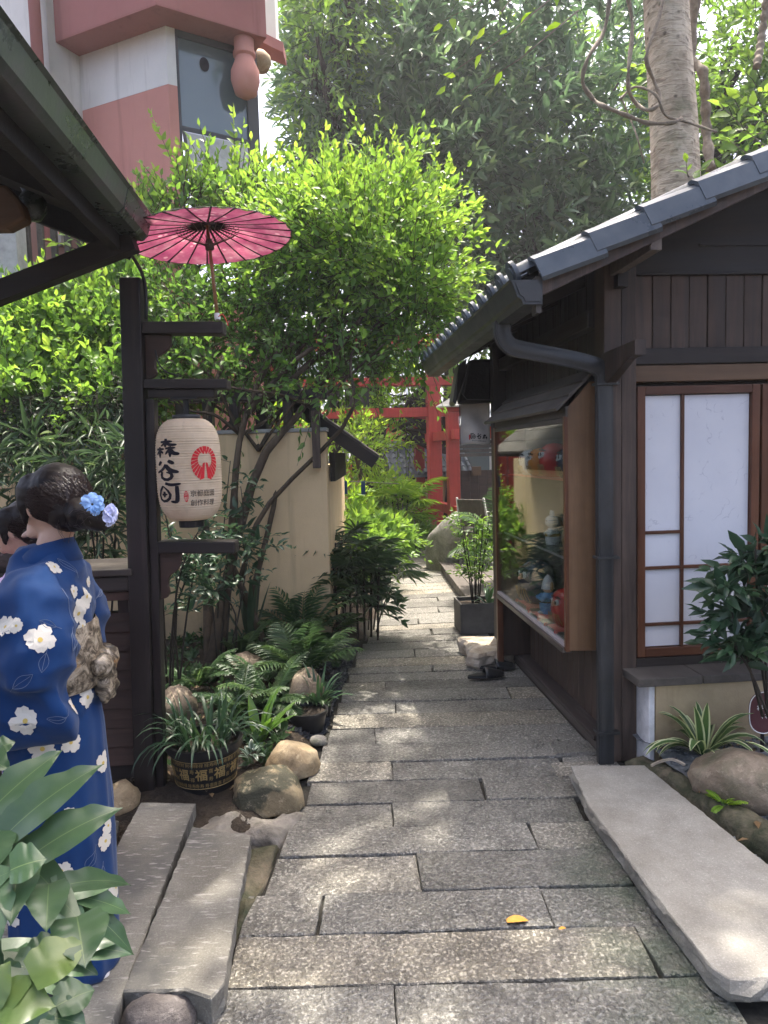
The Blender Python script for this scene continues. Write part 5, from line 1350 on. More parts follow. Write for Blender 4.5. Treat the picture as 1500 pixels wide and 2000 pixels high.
sgp = P(140, 445, 7.9)
st = thing('red_wall_sign', 'small red sign with a white arrow behind the balustrade', 'sign', sgp)
MB().box(-.14, .14, -.01, .01, -.06, .26).build('panel', MT['bright_red'], st)
mb = MB(); brush(mb, [([(.0, 0), (.0, .09)], .03), ([(-.04, .05), (0, .1)], .025), ([(.04, .05), (0, .1)], .025)], lambda x, y: (x - .08, -.013, y + .12)); mb.build('arrow', MT['white_ink'], st)
MB().box(-.9, .45, .3, .4, -2, .3).build('room_wall', MT['redbrown'], bl).location = sgp - BC

# ------------------------------------------------------------------ red gate at the bend of the path
TG = P(852, 1045, 12.3); TG.z = 0
tor = thing('torii_gate', 'vermilion timber gate with braced four-legged pillars across the path', 'gate', TG, rad(9))
A = lambda nm, mb, m, par=None, **k: mb.build(nm, MT[m], par or tor, **k)
inv = (Matrix.Translation(TG) @ Matrix.Rotation(rad(9), 4, 'Z')).inverted()
SP = -2.62
for x0 in (0, SP):
    A('main_pillar', MB().box(x0 - .11, x0 + .11, -.11, .11, 0, 3.4), 'torii', bevel=.012)
    for s_, tz in ((-1, 2.2), (1, 2.2)):
        y0 = s_ * 1.25
        A('side_pillar', MB().box(x0 - .088, x0 + .088, y0 - .088, y0 + .088, 0, tz), 'torii', bevel=.01)
        A('pillar_collar', MB().box(x0 - .115, x0 + .115, y0 - .115, y0 + .115, tz + .002, tz + .07), 'torii', bevel=.006)
        A('pillar_cap', MB().lathe([(.25, .0), (.25, .02), (.1, .1), (.0, .16)], 4, (x0, y0, tz + .072)), 'cap')
    for z in (.62, 1.78): A('cross_brace', MB().box(x0 - .05, x0 + .05, -1.55, 1.55, z, z + .15), 'torii', bevel=.006)
A('tie_beam', MB().box(SP - .5, .5, -.06, .06, 2.2, 2.36), 'torii', bevel=.008)
A('lintel', MB().box(SP - .7, .7, -.12, .12, 2.72, 2.86), 'torii', bevel=.008)
A('top_beam', MB().prism([(SP - 1.0, -.2, 3.42), (SP * .5, -.2, 3.3), (1.0, -.2, 3.42), (1.05, -.2, 3.62), (SP * .5, -.2, 3.5), (SP - 1.05, -.2, 3.62)], (0, .4, 0)), 'torii')
A('name_board', MB().box(SP / 2 - .2, SP / 2 + .2, -.1, -.05, 2.38, 2.7), 'wdark')

# ------------------------------------------------------------------ gatehouse, far walls and houses
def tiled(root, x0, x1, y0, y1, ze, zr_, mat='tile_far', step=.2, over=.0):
    """gable roof: ridge along x; every pan a part"""
    ym = (y0 + y1) / 2; me_ = None; sl2 = math.hypot(ym - y0, zr_ - ze); an = math.atan2(zr_ - ze, ym - y0)
    MB().hexa([(x0, y0, ze - .06), (x1, y0, ze - .06), (x1, ym, zr_ - .06), (x0, ym, zr_ - .06), (x0, y0, ze), (x1, y0, ze), (x1, ym, zr_), (x0, ym, zr_)]).hexa([(x0, ym, zr_ - .06), (x1, ym, zr_ - .06), (x1, y1, ze - .06), (x0, y1, ze - .06), (x0, ym, zr_), (x1, ym, zr_), (x1, y1, ze), (x0, y1, ze)]).build('roof_deck', MT[mat], root)
    n = int((x1 - x0) / step)
    for i in range(n + 1):
        xx = x0 + (x1 - x0) * i / n
        for s_ in (0, 1):
            if me_ is None:
                mb = MB(); m = 5
                for k in range(m): mb.tube([(0, sl2 * k / m - .02, .012 + .012), (0, sl2 * (k + 1) / m, .012)], [step * .3, step * .24], 7)
                o = mb.build('tile_row', MT[mat], root, sharp=40); me_ = o.data
            else: o = place('tile_row', me_, (0, 0, 0), root)
            o.location = (xx, y0 if s_ == 0 else y1, ze); o.rotation_euler = (an, 0, 0) if s_ == 0 else (an, 0, PI)
    MB().tube([(x0 - .05, ym, zr_ + .05), (x1 + .05, ym, zr_ + .05)], step * .45, 10).build('ridge', MT[mat], root, smooth=True)
gh = thing('gatehouse', 'small gatehouse with grey tiled gable roof behind the red gate', 'gatehouse', P(850, 1040, 14.2) * 1, rad(8)); gh.location.z = 0
A = lambda nm, mb, m, par=None, **k: mb.build(nm, MT[m], par or gh, **k)
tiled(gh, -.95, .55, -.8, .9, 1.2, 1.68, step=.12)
A('wall', MB().box(-.45, .3, -.45, .5, 0, 1.25), 'cream')
A('gable_board', MB().prism([(.57, -.85, 1.08), (.57, .05, 1.62), (.57, .95, 1.08), (.57, .95, 1.18), (.57, .05, 1.72), (.57, -.85, 1.18)], (.03, 0, 0)), 'wdark')
A('post', MB().box(-.5, -.4, -.5, -.4, 0, 1.2), 'wdark'); A('post', MB().box(.25, .35, -.5, -.4, 0, 1.2), 'wdark')
A('eave_beam', MB().box(-.8, .5, -.6, -.5, 1.1, 1.18), 'wdark_x')
fg = thing('timber_gate', 'dark timber garden gate with layered lintel beside the gatehouse', 'gate', P(915, 1050, 13.0) * 1, rad(6)); fg.location.z = 0
A = lambda nm, mb, m, par=None, **k: mb.build(nm, MT[m], par or fg, **k)
for i in range(4): A('lintel_board', MB().box(-.32, .9, -.12 + .03 * i, .15, 1.5 + i * .075, 1.56 + i * .075), 'wgrey', bevel=.004)
A('post', MB().box(-.25, -.12, -.06, .06, 0, 1.5), 'wbrown'); A('post', MB().box(.7, .82, -.06, .06, 0, 1.5), 'wbrown')
for i in range(5): A('door_board', MB().box(-.11 + i * .16, .045 + i * .16, -.02, .02, .1, 1.25), 'wsiding', bevel=.004)
A('lamp', MB().box(.06, .22, -.16, -.08, 1.16, 1.32), 'wlight_x')
fw = thing('garden_wall', 'far cream wall with a pale tiled coping beyond the sunny plants', 'wall', V3((-2.0, 15.2, 0)), rad(6))
A = lambda nm, mb, m, par=None, **k: mb.build(nm, MT[m], par or fw, **k)
A('wall', MB().box(-6, 3.4, 0, .25, 0, 1.2), 'cream'); A('slot_rail', MB().box(-6, 3.4, .05, .2, 1.4, 1.46), 'wdark_x')
for i in range(28): A('slot_post', MB().box(-5.9 + i * .33, -5.8 + i * .33, .06, .18, 1.2, 1.4), 'wdark')
tiled(fw, -6, 3.4, -.3, .55, 1.47, 1.72, step=.22)
def house(label, loc, rot, w_, d_, ze, zr_, wallm, n_win, step=.3):
    h = thing('house', label, 'house', loc, rot)
    MB().box(-w_ / 2, w_ / 2, 0, d_, 0, ze).build('wall', MT[wallm], h)
    for i in range(n_win):
        x0 = -w_ / 2 + w_ * (i + .3) / n_win; x1 = x0 + w_ * .42 / n_win
        for zz in (ze - 1.5, ze - 4.4):
            if zz < .4: continue
            wd = MB().box(x0, x1, -.05, -.002, zz, zz + 1.1).build('window', MT['white_wall'], h)
            MB().box(x0 + .08, x1 - .08, -.07, -.052, zz + .08, zz + 1.02).build('pane', MT['winglass'], wd)
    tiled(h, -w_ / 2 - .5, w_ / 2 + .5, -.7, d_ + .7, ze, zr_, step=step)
    return h
h1 = house('orange red house with pale grey tiled roof behind the far trees', P(690, 1000, 24) * 1, rad(5), 7, 5, 3.0, 4.3, 'bright_red', 3, .32); h1.location.z = 0
h2 = house('orange red house whose tiled roof shows under the cloth sign', P(1010, 1000, 21) * 1, rad(-14), 5, 5, 2.35, 3.9, 'bright_red', 2, .32); h2.location.z = 0
h3 = house('white house with red trim glimpsed above the red gate beam', P(600, 1000, 30) * 1, rad(3), 9, 6, 6.5, 8.5, 'white_wall', 5, .4); h3.location.z = 0
ban = thing('red_banner', 'red banner with yellow characters hanging beyond the lean-to roof', 'banner', P(735, 890, 19))
MB().box(-.45, .3, -.01, .01, -.05, .36).build('cloth', MT['bright_red'], ban)
mb = MB(); letter(mb, '五', .22, lambda x, y: (x - .05, -.014, y + .16)); letter(mb, '王', .22, lambda x, y: (x + .18, -.014, y + .16)); mb.build('lettering', MT['yellow_ink'], ban)
# indigo cloths on a line
nl = thing('cloth_line', 'line of small indigo cloths hanging beyond the cream wall', 'cloths', P(670, 938, 9.5))
o_ = P(670, 938, 9.5)
MB().tube([P(640, 938, 9.5) - o_, P(780, 945, 9.9) - o_], .006, 5).build('rod', MT['wdark'], nl)
for px_, hh in ((655, 22), (675, 25), (710, 26)):
    a = P(px_ - 5, 940, 9.5) - o_; b = P(px_ + 4, 940 + hh, 9.5) - o_
    MB().box(a.x, b.x, a.y - .006, a.y + .004, b.z, a.z).build('cloth', MT['noren'], nl)
# wind chime seen through the fence gap
wc = thing('wind_chime', 'small round paper wind chime hanging in the fence opening', 'wind chime', P(525, 815, 6.4))
MB().ball((0, 0, 0), (.04, .04, .04), 12, 8).build('globe', MT['cap'], wc, smooth=True); MB().tube([(0, 0, .04), (0, 0, .13)], .002, 4).build('string', MT['wire'], wc); MB().tube([(0, 0, -.04), (0, 0, -.12)], .002, 4).build('tail', MT['wire'], wc)
# timber deck and chairs on the right of the path
dk_ = thing('timber_deck', 'low grey timber deck edge along the right of the path', 'deck', (1.6, 7.9, 0), rad(2))
for i in range(11): MB().box(-.82 + i * .145, -.68 + i * .145, -1.35, 1.8, .1, .13).build('deck_board', MT['wgrey'], dk_, bevel=.004, seg=1)
MB().box(-.8, .8, -1.3, 1.75, 0, .098).build('frame', MT['wdark'], dk_)
def chair(label, loc, rz_):
    c = thing('garden_chair', label, 'chair', loc, rz_, 'chairs on the deck')
    for sx in (-1, 1):
        MB().tube([(sx * .22, -.2, 0), (sx * .22, -.2, .62), (sx * .22, .2, .64)], .014, 6).build('leg', MT['cap'], c, smooth=True)
        MB().tube([(sx * .22, .22, 0), (sx * .22, .2, .42), (sx * .2, .3, .88)], .014, 6).build('leg', MT['cap'], c, smooth=True)
    MB().box(-.21, .21, -.2, .2, .41, .44).build('seat', MT['wgrey'], c, bevel=.01)
    MB().hexa([(-.19, .2, .5), (.19, .2, .5), (.19, .225, .5), (-.19, .225, .5), (-.19, .29, .86), (.19, .29, .86), (.19, .315, .86), (-.19, .315, .86)]).build('backrest', MT['wgrey'], c, bevel=.01)
chair('grey garden chair on the deck beside the leaning rock', P(945, 1100, 9.3) + V3((0, 0, 0)), rad(140)); chair('second garden chair behind, partly cut by the display case', P(990, 1100, 9.9), rad(200))
for o in bpy.data.objects:
    if o.name.startswith('garden_chair'): o.location.z = .13
# square planter, slippers
pl_o = G(928, 1238); plt = thing('planter_box', 'square grey planter box holding a slender leafy shrub', 'planter', (pl_o.x + .03, pl_o.y + .16, 0), rad(4))
W2 = .17; mb = MB()
for s_ in ((-W2, -W2 + .018, -W2, W2), (W2 - .018, W2, -W2, W2), (-W2 + .018, W2 - .018, -W2, -W2 + .018), (-W2 + .018, W2 - .018, W2 - .018, W2)):
    MB().box(*s_, 0, .27).build('side_panel', MT['planter'], plt, bevel=.004)
MB().box(-W2 + .018, W2 - .018, -W2 + .018, W2 - .018, .0, .235).build('soil', MT['soil'], plt)
def slipper(label, loc, rz_, sgn):
    s = thing('slipper', label, 'slipper', loc, rz_); n = 16
    L_, W_ = .27, .1
    ol = []
    for i in range(28):
        a = 2 * PI * i / 28; xx = math.cos(a); yy = math.sin(a); w_ = W_ / 2 * (.82 + .18 * xx); ol.append((xx * L_ / 2, yy * w_ + sgn * .008 * (xx > 0) * xx))
    MB().prism([(a, b, 0) for a, b in ol], (0, 0, .018)).build('sole', MT['leather'], s, bevel=.004)
    MB().prism([(a * .95, b * .93, .0185) for a, b in ol], (0, 0, .006)).build('insole', MT['black_plastic'], s)
    rows = []
    for j in range(9):
        t = j / 8; xx = lerp(-.01, L_ / 2 * .96, t); w_ = W_ / 2 * math.sqrt(max(0.02, 1 - (xx / (L_ / 2)) ** 2)) * 1.02; h = .062 * (1 - .55 * t) * (1 if t < .95 else .6)
        rows.append([(xx, math.cos(PI * k / 10) * w_, .012 + math.sin(PI * k / 10) * h) for k in range(11)])
    o = MB().rings(rows, close=False).build('upper', MT['leather'], s, smooth=True); o.modifiers.new('t', 'SOLIDIFY').thickness = .004
    MB().tube(rows[0], .0025, 5).build('rim', MT['cloth_line'], s)
sp = G(955, 1326); slipper('near black leather slipper on the paving beside the shop', (sp.x - .02, sp.y, .012), rad(8), 1)
sp = G(972, 1316); slipper('black leather slipper behind its pair under the display case', (sp.x + .01, sp.y + .09, .012), rad(-2), -1)

# ------------------------------------------------------------------ trees
def blob(px, py, Y, rx, ry, rd): # pixel radii to metres
    c = P(px, py, Y); return ((c.x, c.y, c.z), (rx * Y / FOC, rd, ry * Y / FOC))
def tree(name, label, base, stems, blobs, mat, bark, S, K, leaf, ratio, shoot=(.25, .45), shell=.6, upb=.5, droop=.15, lod='lo', ang=.9, group=None, rnd=(0, 1), r0=.05, twig=True, pair=False, nb=10, seed=0, cat='tree', outw=1.0, blo=6):
    t = thing(name, label, cat, base, 0, group); b = V3(base)
    mb = MB(); tips = []
    for st_ in stems:
        pts = spline([V3(q) - b for q in st_['p']], 12); rr = [lerp(st_['r'][0], st_['r'][1], i / 11) for i in range(12)]
        mb.tube(pts, rr, 9); tips.append(pts)
    rr = random.Random(seed)
    for k in range(nb):
        bl_ = blobs[k % len(blobs)]; pts = tips[rr.randrange(len(tips))]; a = pts[rr.randrange(blo, 12)]
        e = V3(bl_[0]) - b + V3((rr.uniform(-.6, .6) * bl_[1][0], rr.uniform(-.6, .6) * bl_[1][1], rr.uniform(-.4, .6) * bl_[1][2]))
        branch_to(mb, a, e, r0 * .5, r0 * .12, seed=seed * 31 + k, sides=6)
    mb.build('trunk', MT[bark], t, smooth=True)
    c = Cloud()
    O_, D_ = blob_points(blobs, S, shell)
    D_ = D_ * outw + np.array([0, 0, upb]) + RNG.normal(0, .35, (S, 3)); L_ = RNG.uniform(*shoot, S)
    c.shoots(O_, D_, L_, K, leaf, ratio, ang, droop, lod, rnd[0], rnd[1], pair, tipshrink=.3)
    cr = c.build('crown', MT[mat], t, origin=b)
    if twig:
        tw = MB(); sel = RNG.choice(S, min(S, 900), replace=False); twigs(tw, O_[sel] - np.array(b), D_[sel], L_[sel], .0035 if leaf < .1 else .007, droop)
        tag(tw.build('twigs', MT[bark], t), kind='stuff')
    return t
tb = G(415, 1300, .1)
b1 = [blob(715, 495, 6.3, 135, 80, .8), blob(800, 570, 6.2, 75, 85, .6), blob(630, 470, 6.5, 70, 65, .6), blob(730, 385, 6.5, 60, 40, .35), blob(850, 450, 6.4, 30, 40, .25), blob(560, 480, 6.4, 60, 60, .4)]
b1in = [blob(650, 610, 6.5, 180, 90, .5), blob(790, 660, 6.3, 80, 70, .4), blob(480, 640, 6.3, 130, 80, .4), blob(620, 690, 6.1, 120, 40, .3), blob(380, 680, 6.1, 110, 60, .3), blob(330, 600, 6.3, 80, 60, .4), blob(520, 560, 6.4, 120, 50, .4), blob(440, 745, 5.65, 130, 40, .15), blob(640, 735, 5.6, 90, 25, .12), blob(300, 740, 5.7, 60, 50, .15)]
stems = [dict(p=[tb, P(440, 1150, 5.45), P(505, 910, 5.6), P(590, 800, 5.8), P(650, 690, 6.0)], r=(.05, .02)),
         dict(p=[tb + V3((.05, .02, 0)), P(440, 1200, 5.5), P(455, 1000, 5.5), P(470, 850, 5.6), P(520, 700, 5.9)], r=(.04, .018)),
         dict(p=[tb + V3((-.03, .03, 0)), P(405, 1150, 5.5), P(400, 1000, 5.5), P(395, 850, 5.6), P(440, 690, 5.8)], r=(.042, .018)),
         dict(p=[G(520, 1270, .1), P(490, 1190, 5.5), P(455, 1110, 5.5)], r=(.03, .028))]
tree('privet_tree', 'multi-stemmed tree with bright yellow green crown over the cream wall', tb, stems, b1, 'lf_bright', 'bark', 900, 11, .085, .47, (.25, .7), .4, .7, .12, 'hi', nb=8, seed=1, pair=False, rnd=(.25, 1))
tr = [o for o in bpy.data.objects if o.name == 'privet_tree'][0]
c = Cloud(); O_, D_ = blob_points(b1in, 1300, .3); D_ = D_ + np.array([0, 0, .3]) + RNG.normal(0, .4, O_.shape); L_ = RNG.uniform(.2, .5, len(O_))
c.shoots(O_, D_, L_, 8, .078, .46, .9, .25, 'hi', 0, .5, tipshrink=.3); tag(c.build('inner_foliage', MT['lf_bright'], tr, origin=tb), kind='stuff')  # older leaf tones, kept dark to put the upper crown's shade into the colour
tw = MB(); twigs(tw, O_ - np.array(tb), D_, L_ * 1.15, .004, .25)
for k in range(13):
    bq = b1in[k % len(b1in)]; e = V3(bq[0]) + V3((random.Random(k).uniform(-.8, .8) * bq[1][0], random.Random(k + 50).uniform(-.5, .5), random.Random(k + 90).uniform(-.8, .8) * bq[1][2])); branch_to(tw, P(*[(505, 880), (470, 850), (400, 880), (600, 790)][k % 4], 5.7) - tb, e - tb, .016, .004, seed=k + 200, sides=5)
tag(tw.build('inner_twigs', MT['bark'], tr, smooth=True), kind='stuff')
# long upright shoots at the top of that crown
b2 = [blob(140, 660, 6.6, 170, 60, .6), blob(60, 680, 6.4, 120, 70, .6), blob(240, 600, 6.7, 70, 50, .5), blob(90, 780, 6.1, 110, 60, .4), blob(240, 690, 6.2, 80, 70, .4), blob(20, 670, 6.6, 90, 50, .5), blob(60, 780, 5.5, 100, 40, .2), blob(200, 770, 5.5, 70, 45, .2), blob(-20, 740, 5.6, 70, 50, .25)]
tb2 = V3((-2.6, 6.3, 0))
tree('privet_shrub', 'bright green shrub spilling over the wall behind the pavilion brace', tb2, [dict(p=[tb2, tb2 + V3((.05, .1, 1.2)), tb2 + V3((-.1, .1, 2.2))], r=(.05, .03)), dict(p=[tb2 + V3((.1, 0, 0)), tb2 + V3((.4, 0, 1.4)), tb2 + V3((.7, .1, 2.3))], r=(.04, .02))], b2, 'lf_bright', 'bark_dark', 1250, 9, .092, .5, (.22, .5), .5, .6, .15, 'hi', nb=12, seed=2, cat='shrub')
b3 = [blob(365, 430, 7.2, 60, 60, .4), blob(455, 420, 7.3, 50, 60, .35), blob(320, 480, 7.2, 90, 40, .4), blob(520, 450, 7.2, 60, 50, .4), blob(250, 490, 7.0, 60, 40, .4)]
tb3 = V3((-1.9, 7.1, 0))
t3 = tree('privet_tree', 'taller bright sapling reaching up in front of the terracotta wall', tb3, [dict(p=[tb3, tb3 + V3((0, .1, 2)), tb3 + V3((.1, .1, 3.6))], r=(.05, .02))], b3, 'lf_bright', 'bark', 380, 9, .1, .48, (.25, .6), .5, 1.1, .06, 'hi', nb=10, seed=3)
# leading shoots that stand clear of the crowns
c = Cloud(); tw = MB(); bb = np.array(tb)
lead = [(655, 330, 640, 285, 6.6), (770, 350, 775, 285, 6.6), (800, 340, 805, 300, 6.5), (900, 420, 935, 395, 6.5), (880, 370, 875, 330, 6.5), (610, 380, 600, 330, 6.7), (560, 400, 555, 345, 6.7), (915, 470, 945, 450, 6.4), (920, 540, 945, 520, 6.3), (355, 360, 298, 225, 7.2), (375, 400, 330, 290, 7.2), (460, 330, 455, 215, 7.3), (465, 400, 462, 290, 7.3), (400, 400, 350, 280, 7.2), (505, 400, 520, 290, 7.3), (430, 420, 410, 330, 7.2), (340, 430, 300, 340, 7.2), (480, 430, 500, 340, 7.3), (560, 420, 545, 330, 7.2), (700, 360, 690, 305, 6.6), (850, 380, 850, 340, 6.5)]
O_ = np.array([P(a, b, Y) for a, b, _, _, Y in lead]); E_ = np.array([P(a, b, Y) for _, _, a, b, Y in lead])
c.shoots(O_, E_ - O_, np.linalg.norm(E_ - O_, axis=1) * 1.05, 9, .11, .5, .95, .03, 'hi', .5, 1, True); twigs(tw, O_ - bb, E_ - O_, np.linalg.norm(E_ - O_, axis=1), .004, .03)
tr = [o for o in bpy.data.objects if o.name == 'privet_tree'][0]
tag(c.build('leading_shoots', MT['lf_bright'], tr, origin=tb), kind='stuff'); tag(tw.build('twigs', MT['bark'], tr), kind='stuff')

# dark glossy trees behind
def bigtree(name, label, base, trunk, r_, blobs, S, mat='lf_dark', leaf=.25, K=8, ratio=.27, seed=0, bark='bark_dark', shoot=(.4, .8), droop=.3, upb=.25, nb=14, **kw):
    return tree(name, label, base, [dict(p=trunk, r=r_)], blobs, mat, bark, S, K, leaf, ratio, shoot, .6, upb, droop, 'hi', ang=1.0, nb=nb, seed=seed, r0=.2, **kw)
g = 'tall trees behind the garden'
T1 = V3((-.2, 14.8, 0))
bigtree('evergreen_tree', 'dark glossy evergreen filling the middle above the bright crown', T1, [T1, T1 + V3((.1, 0, 3)), T1 + V3((-.1, .1, 6))], (.25, .12), [blob(760, 200, 14.5, 190, 210, 1.6), blob(690, 300, 14.2, 80, 160, 1.2), blob(860, 380, 14.0, 150, 160, 1.3), blob(720, 60, 14.8, 120, 130, 1.4), blob(670, 430, 14.0, 60, 70, 1.0)], 1250, leaf=.36, seed=11, group=g)
T2 = V3((3.2, 15.2, 0))
bigtree('evergreen_tree', 'dark evergreen between the pale trunk and the middle tree', T2, [T2, T2 + V3((-.2, 0, 3)), T2 + V3((.1, .1, 6.5))], (.24, .12), [blob(1010, 330, 14.5, 150, 220, 1.5), blob(1130, 180, 15.0, 120, 200, 1.5), blob(960, 120, 15.0, 150, 170, 1.5), blob(1060, 500, 13.8, 140, 110, 1.2), blob(1180, 420, 14.5, 90, 110, 1.2)], 1150, leaf=.36, seed=12, group=g)
T3 = V3((5.2, 12.5, 0))
bigtree('broadleaf_tree', 'sunlit green tree to the right of the pale trunk', T3, [T3, T3 + V3((.1, 0, 3)), T3 + V3((.3, .1, 6.5))], (.16, .08), [blob(1430, 120, 12, 110, 150, 1.4), blob(1480, 300, 11, 70, 110, 1.2), blob(1390, 330, 12.5, 60, 110, 1.0), blob(1530, 180, 11.5, 90, 170, 1.3)], 800, 'lf_mid', .2, 8, .36, seed=13, group=g)
T4 = V3((1.6, 17.5, 0))
bigtree('evergreen_tree', 'far dark tree closing the gap above the red gate', T4, [T4, T4 + V3((.1, 0, 3)), T4 + V3((.3, .1, 6.5))], (.25, .12), [blob(900, 500, 16.5, 200, 130, 1.8), blob(1050, 350, 17, 230, 260, 2), blob(820, 640, 15.5, 110, 70, 1.3), blob(1000, 640, 15.5, 150, 90, 1.3), blob(1250, 380, 17, 150, 250, 2)], 800, 'lf_mid', seed=14, leaf=.36, group=g)
T5 = V3((-.6, 17.0, 0))
bigtree('broadleaf_tree', 'sunny pale green tree seen under the crown above the gate beam', T5, [T5, T5 + V3((.1, 0, 2)), T5 + V3((.0, .1, 3.2))], (.12, .06), [blob(720, 860, 15.5, 90, 60, 1.2), blob(640, 830, 15.0, 80, 40, 1.0), blob(790, 780, 15.0, 70, 50, 1.0), blob(560, 820, 16, 120, 50, 1.0)], 330, 'lf_gold', .16, 7, .36, seed=15, group=g)
T6 = V3((-.9, 14.0, 0))
bigtree('broadleaf_tree', 'sparse high tree whose twigs reach towards the white building', T6, [T6, T6 + V3((.0, 0, 4)), T6 + V3((.2, .1, 8))], (.16, .06), [blob(625, 110, 13, 40, 130, 1.0), blob(605, 340, 13, 25, 50, .6), blob(650, 0, 13, 70, 80, 1)], 260, 'lf_mid', .2, 7, .34, seed=16, group=g)
T7 = V3((.6, 10.9, 0))
bigtree('slender_tree', 'slender leafy tree beside the red gate pillars', T7 + V3((.5, 1.8, 0)), [T7 + V3((.5, 1.8, 0)), T7 + V3((.6, 1.8, 1.5)), T7 + V3((.3, 1.6, 2.9))], (.1, .05), [blob(790, 800, 13.2, 50, 50, .6), blob(765, 850, 13.2, 35, 30, .5)], 110, 'lf_gold', .13, 7, .34, seed=17, group=g)
# the tall pale trunk with a spreading crown above the frame, shading the path
T8 = V3((3.45, 8.5, 0))
pale = tree('pale_trunk_tree', 'tall tree with a thick pale knobbly trunk rising behind the shop roof', T8, [dict(p=[T8, T8 + V3((.02, 0, 3)), P(1318, 300, 8.5), P(1300, 0, 8.5), T8 + V3((-.35, -.3, 9.6))], r=(.31, .22))],
     [((2.2, 5.6, 10.6), (2.6, 1.6, .9)), ((2.3, 5.2, 9.9), (1.2, 1.0, .4)), ((.2, 5.2, 10.6), (2.0, 1.8, .8)), ((1.6, 3.2, 10.8), (2.6, 1.6, .9)), ((-1.2, 4.2, 11.0), (1.5, 1.6, .7)), ((-.6, 2.2, 11.2), (2.2, 1.6, .7)), ((4.8, 7.6, 10.8), (1.8, 2.0, .9))], 'lf_mid', 'bark_pale', 900, 8, .3, .42, (.4, .8), .4, .2, .2, 'lo', nb=16, seed=21, r0=.22, twig=False, blo=11)
# lianas round the trunk
def liana(label, pix, Y, r_, tw_=0):
    pts = spline([P(a, b, Y + .1 * math.sin(i * 2.1)) for i, (a, b) in enumerate(pix)], 40)
    o = MB().tube(pts, [r_ * (1 + .2 * math.sin(i * 1.3)) for i in range(40)], 7).build('liana', MT['liana'], base=True, smooth=True); return tag(o, label, 'liana')
liana('looping grey liana left of the pale trunk', [(1195, -30), (1180, 60), (1150, 110), (1138, 160), (1160, 195), (1185, 210), (1230, 228), (1265, 240), (1310, 240), (1330, 232)], 8.0, .022)
liana('liana hanging straight down and curling across the trunk', [(1222, -30), (1235, 50), (1228, 130), (1228, 175), (1245, 205), (1270, 215), (1290, 195), (1278, 160), (1262, 110), (1285, 40), (1300, -20)], 8.05, .021)
liana('thin liana crossing in front of the trunk towards the right', [(1210, 195), (1240, 170), (1280, 185), (1300, 225), (1340, 238), (1400, 258)], 8.0, .014)
liana('thin dangling root left of the trunk', [(1215, 195), (1230, 230), (1245, 270), (1258, 318)], 8.0, .009)
liana('twisted grey stem right of the pale trunk', [(1360, -20), (1350, 110), (1372, 140), (1378, 200), (1380, 260), (1388, 330)], 9.4, .06)
liana('slanting dark stem at the right edge', [(1500, -20), (1488, 70), (1478, 130)], 9.0, .045)
# broad leaves above the shop roof, right edge, and a hanging twig at the top
def leafy(name, label, pts, mat, leaf, ratio, Y, n_extra=0, cat='branch', r_=.006):
    b0 = P(*pts[0][:2], Y); t = thing(name, label, cat, b0); mb = MB(); c = Cloud()
    for (a, b_, a2, b2_, k) in pts:
        s_ = P(a, b_, Y); e = P(a2, b2_, Y - .1); mb.tube([s_ - b0, s_.lerp(e, .5) - b0 + V3((0, 0, -.03)), e - b0], [r_, r_ * .7, r_ * .4], 5)
        O_ = np.array([s_]); c.shoots(O_, np.array([e - s_]), np.array([(e - s_).length]), k, leaf, ratio, .9, .05, 'hi', .3, 1, False, tipshrink=.15)
    mb.build('stem', MT['liana'], t, smooth=True); c.build('leaves', MT[mat], t, origin=b0); return t
leafy('broadleaf_branch', 'branch with round bright leaves above the roof at the right edge', [(1500, 290, 1405, 200, 6), (1490, 260, 1430, 250, 5), (1510, 330, 1420, 270, 6), (1510, 230, 1440, 180, 5)], 'lf_mid', .17, .62, 7.5)
leafy('roof_seedling', 'small seedling sprouting behind the roof tiles', [(1345, 345, 1340, 315, 4), (1345, 345, 1372, 328, 3)], 'lf_mid', .11, .4, 5.2)
leafy('hanging_branch', 'thin hanging twigs with a few large yellow green leaves at the top', [(1120, -40, 870, 150, 5), (1020, -30, 935, 60, 3), (990, -40, 865, 40, 3), (1130, 20, 900, 190, 4)], 'lf_gold', .1, .42, 4.6, r_=.005)
# vegetation mass far behind, closing the horizon
c = Cloud(); bl_ = []
for k in range(46):
    x_ = -22 + k * 1.05; bl_.append(((x_, 27 + 2 * math.sin(k * 1.7), 3.0 + 1.5 * math.sin(k * 2.3)), (1.6, 1.4, 3.2)))
bl_ = [b for b in bl_ if not (-14 < b[0][0] < -6.5)] + [((10 + 2 * k, 16 + k, 3.5), (1.8, 1.8, 3.5)) for k in range(5)] + [((7.5, 9.5, 3.0), (1.2, 1.5, 3)), ((-8, 15, 2), (1.5, 1.5, 2.5)), ((-6, 19, 2), (1.5, 1.5, 2.5))]
O_, D_ = blob_points(bl_, 2600, .7); c.shoots(O_, D_ + np.array([0, 0, .3]), RNG.uniform(.5, 1.0, 2600), 5, .42, .42, .9, .2, 'lo')
o = c.build('far_trees', MT['lf_dark']); tag(o, 'far-off mass of green trees behind the houses', 'trees', kind='stuff')

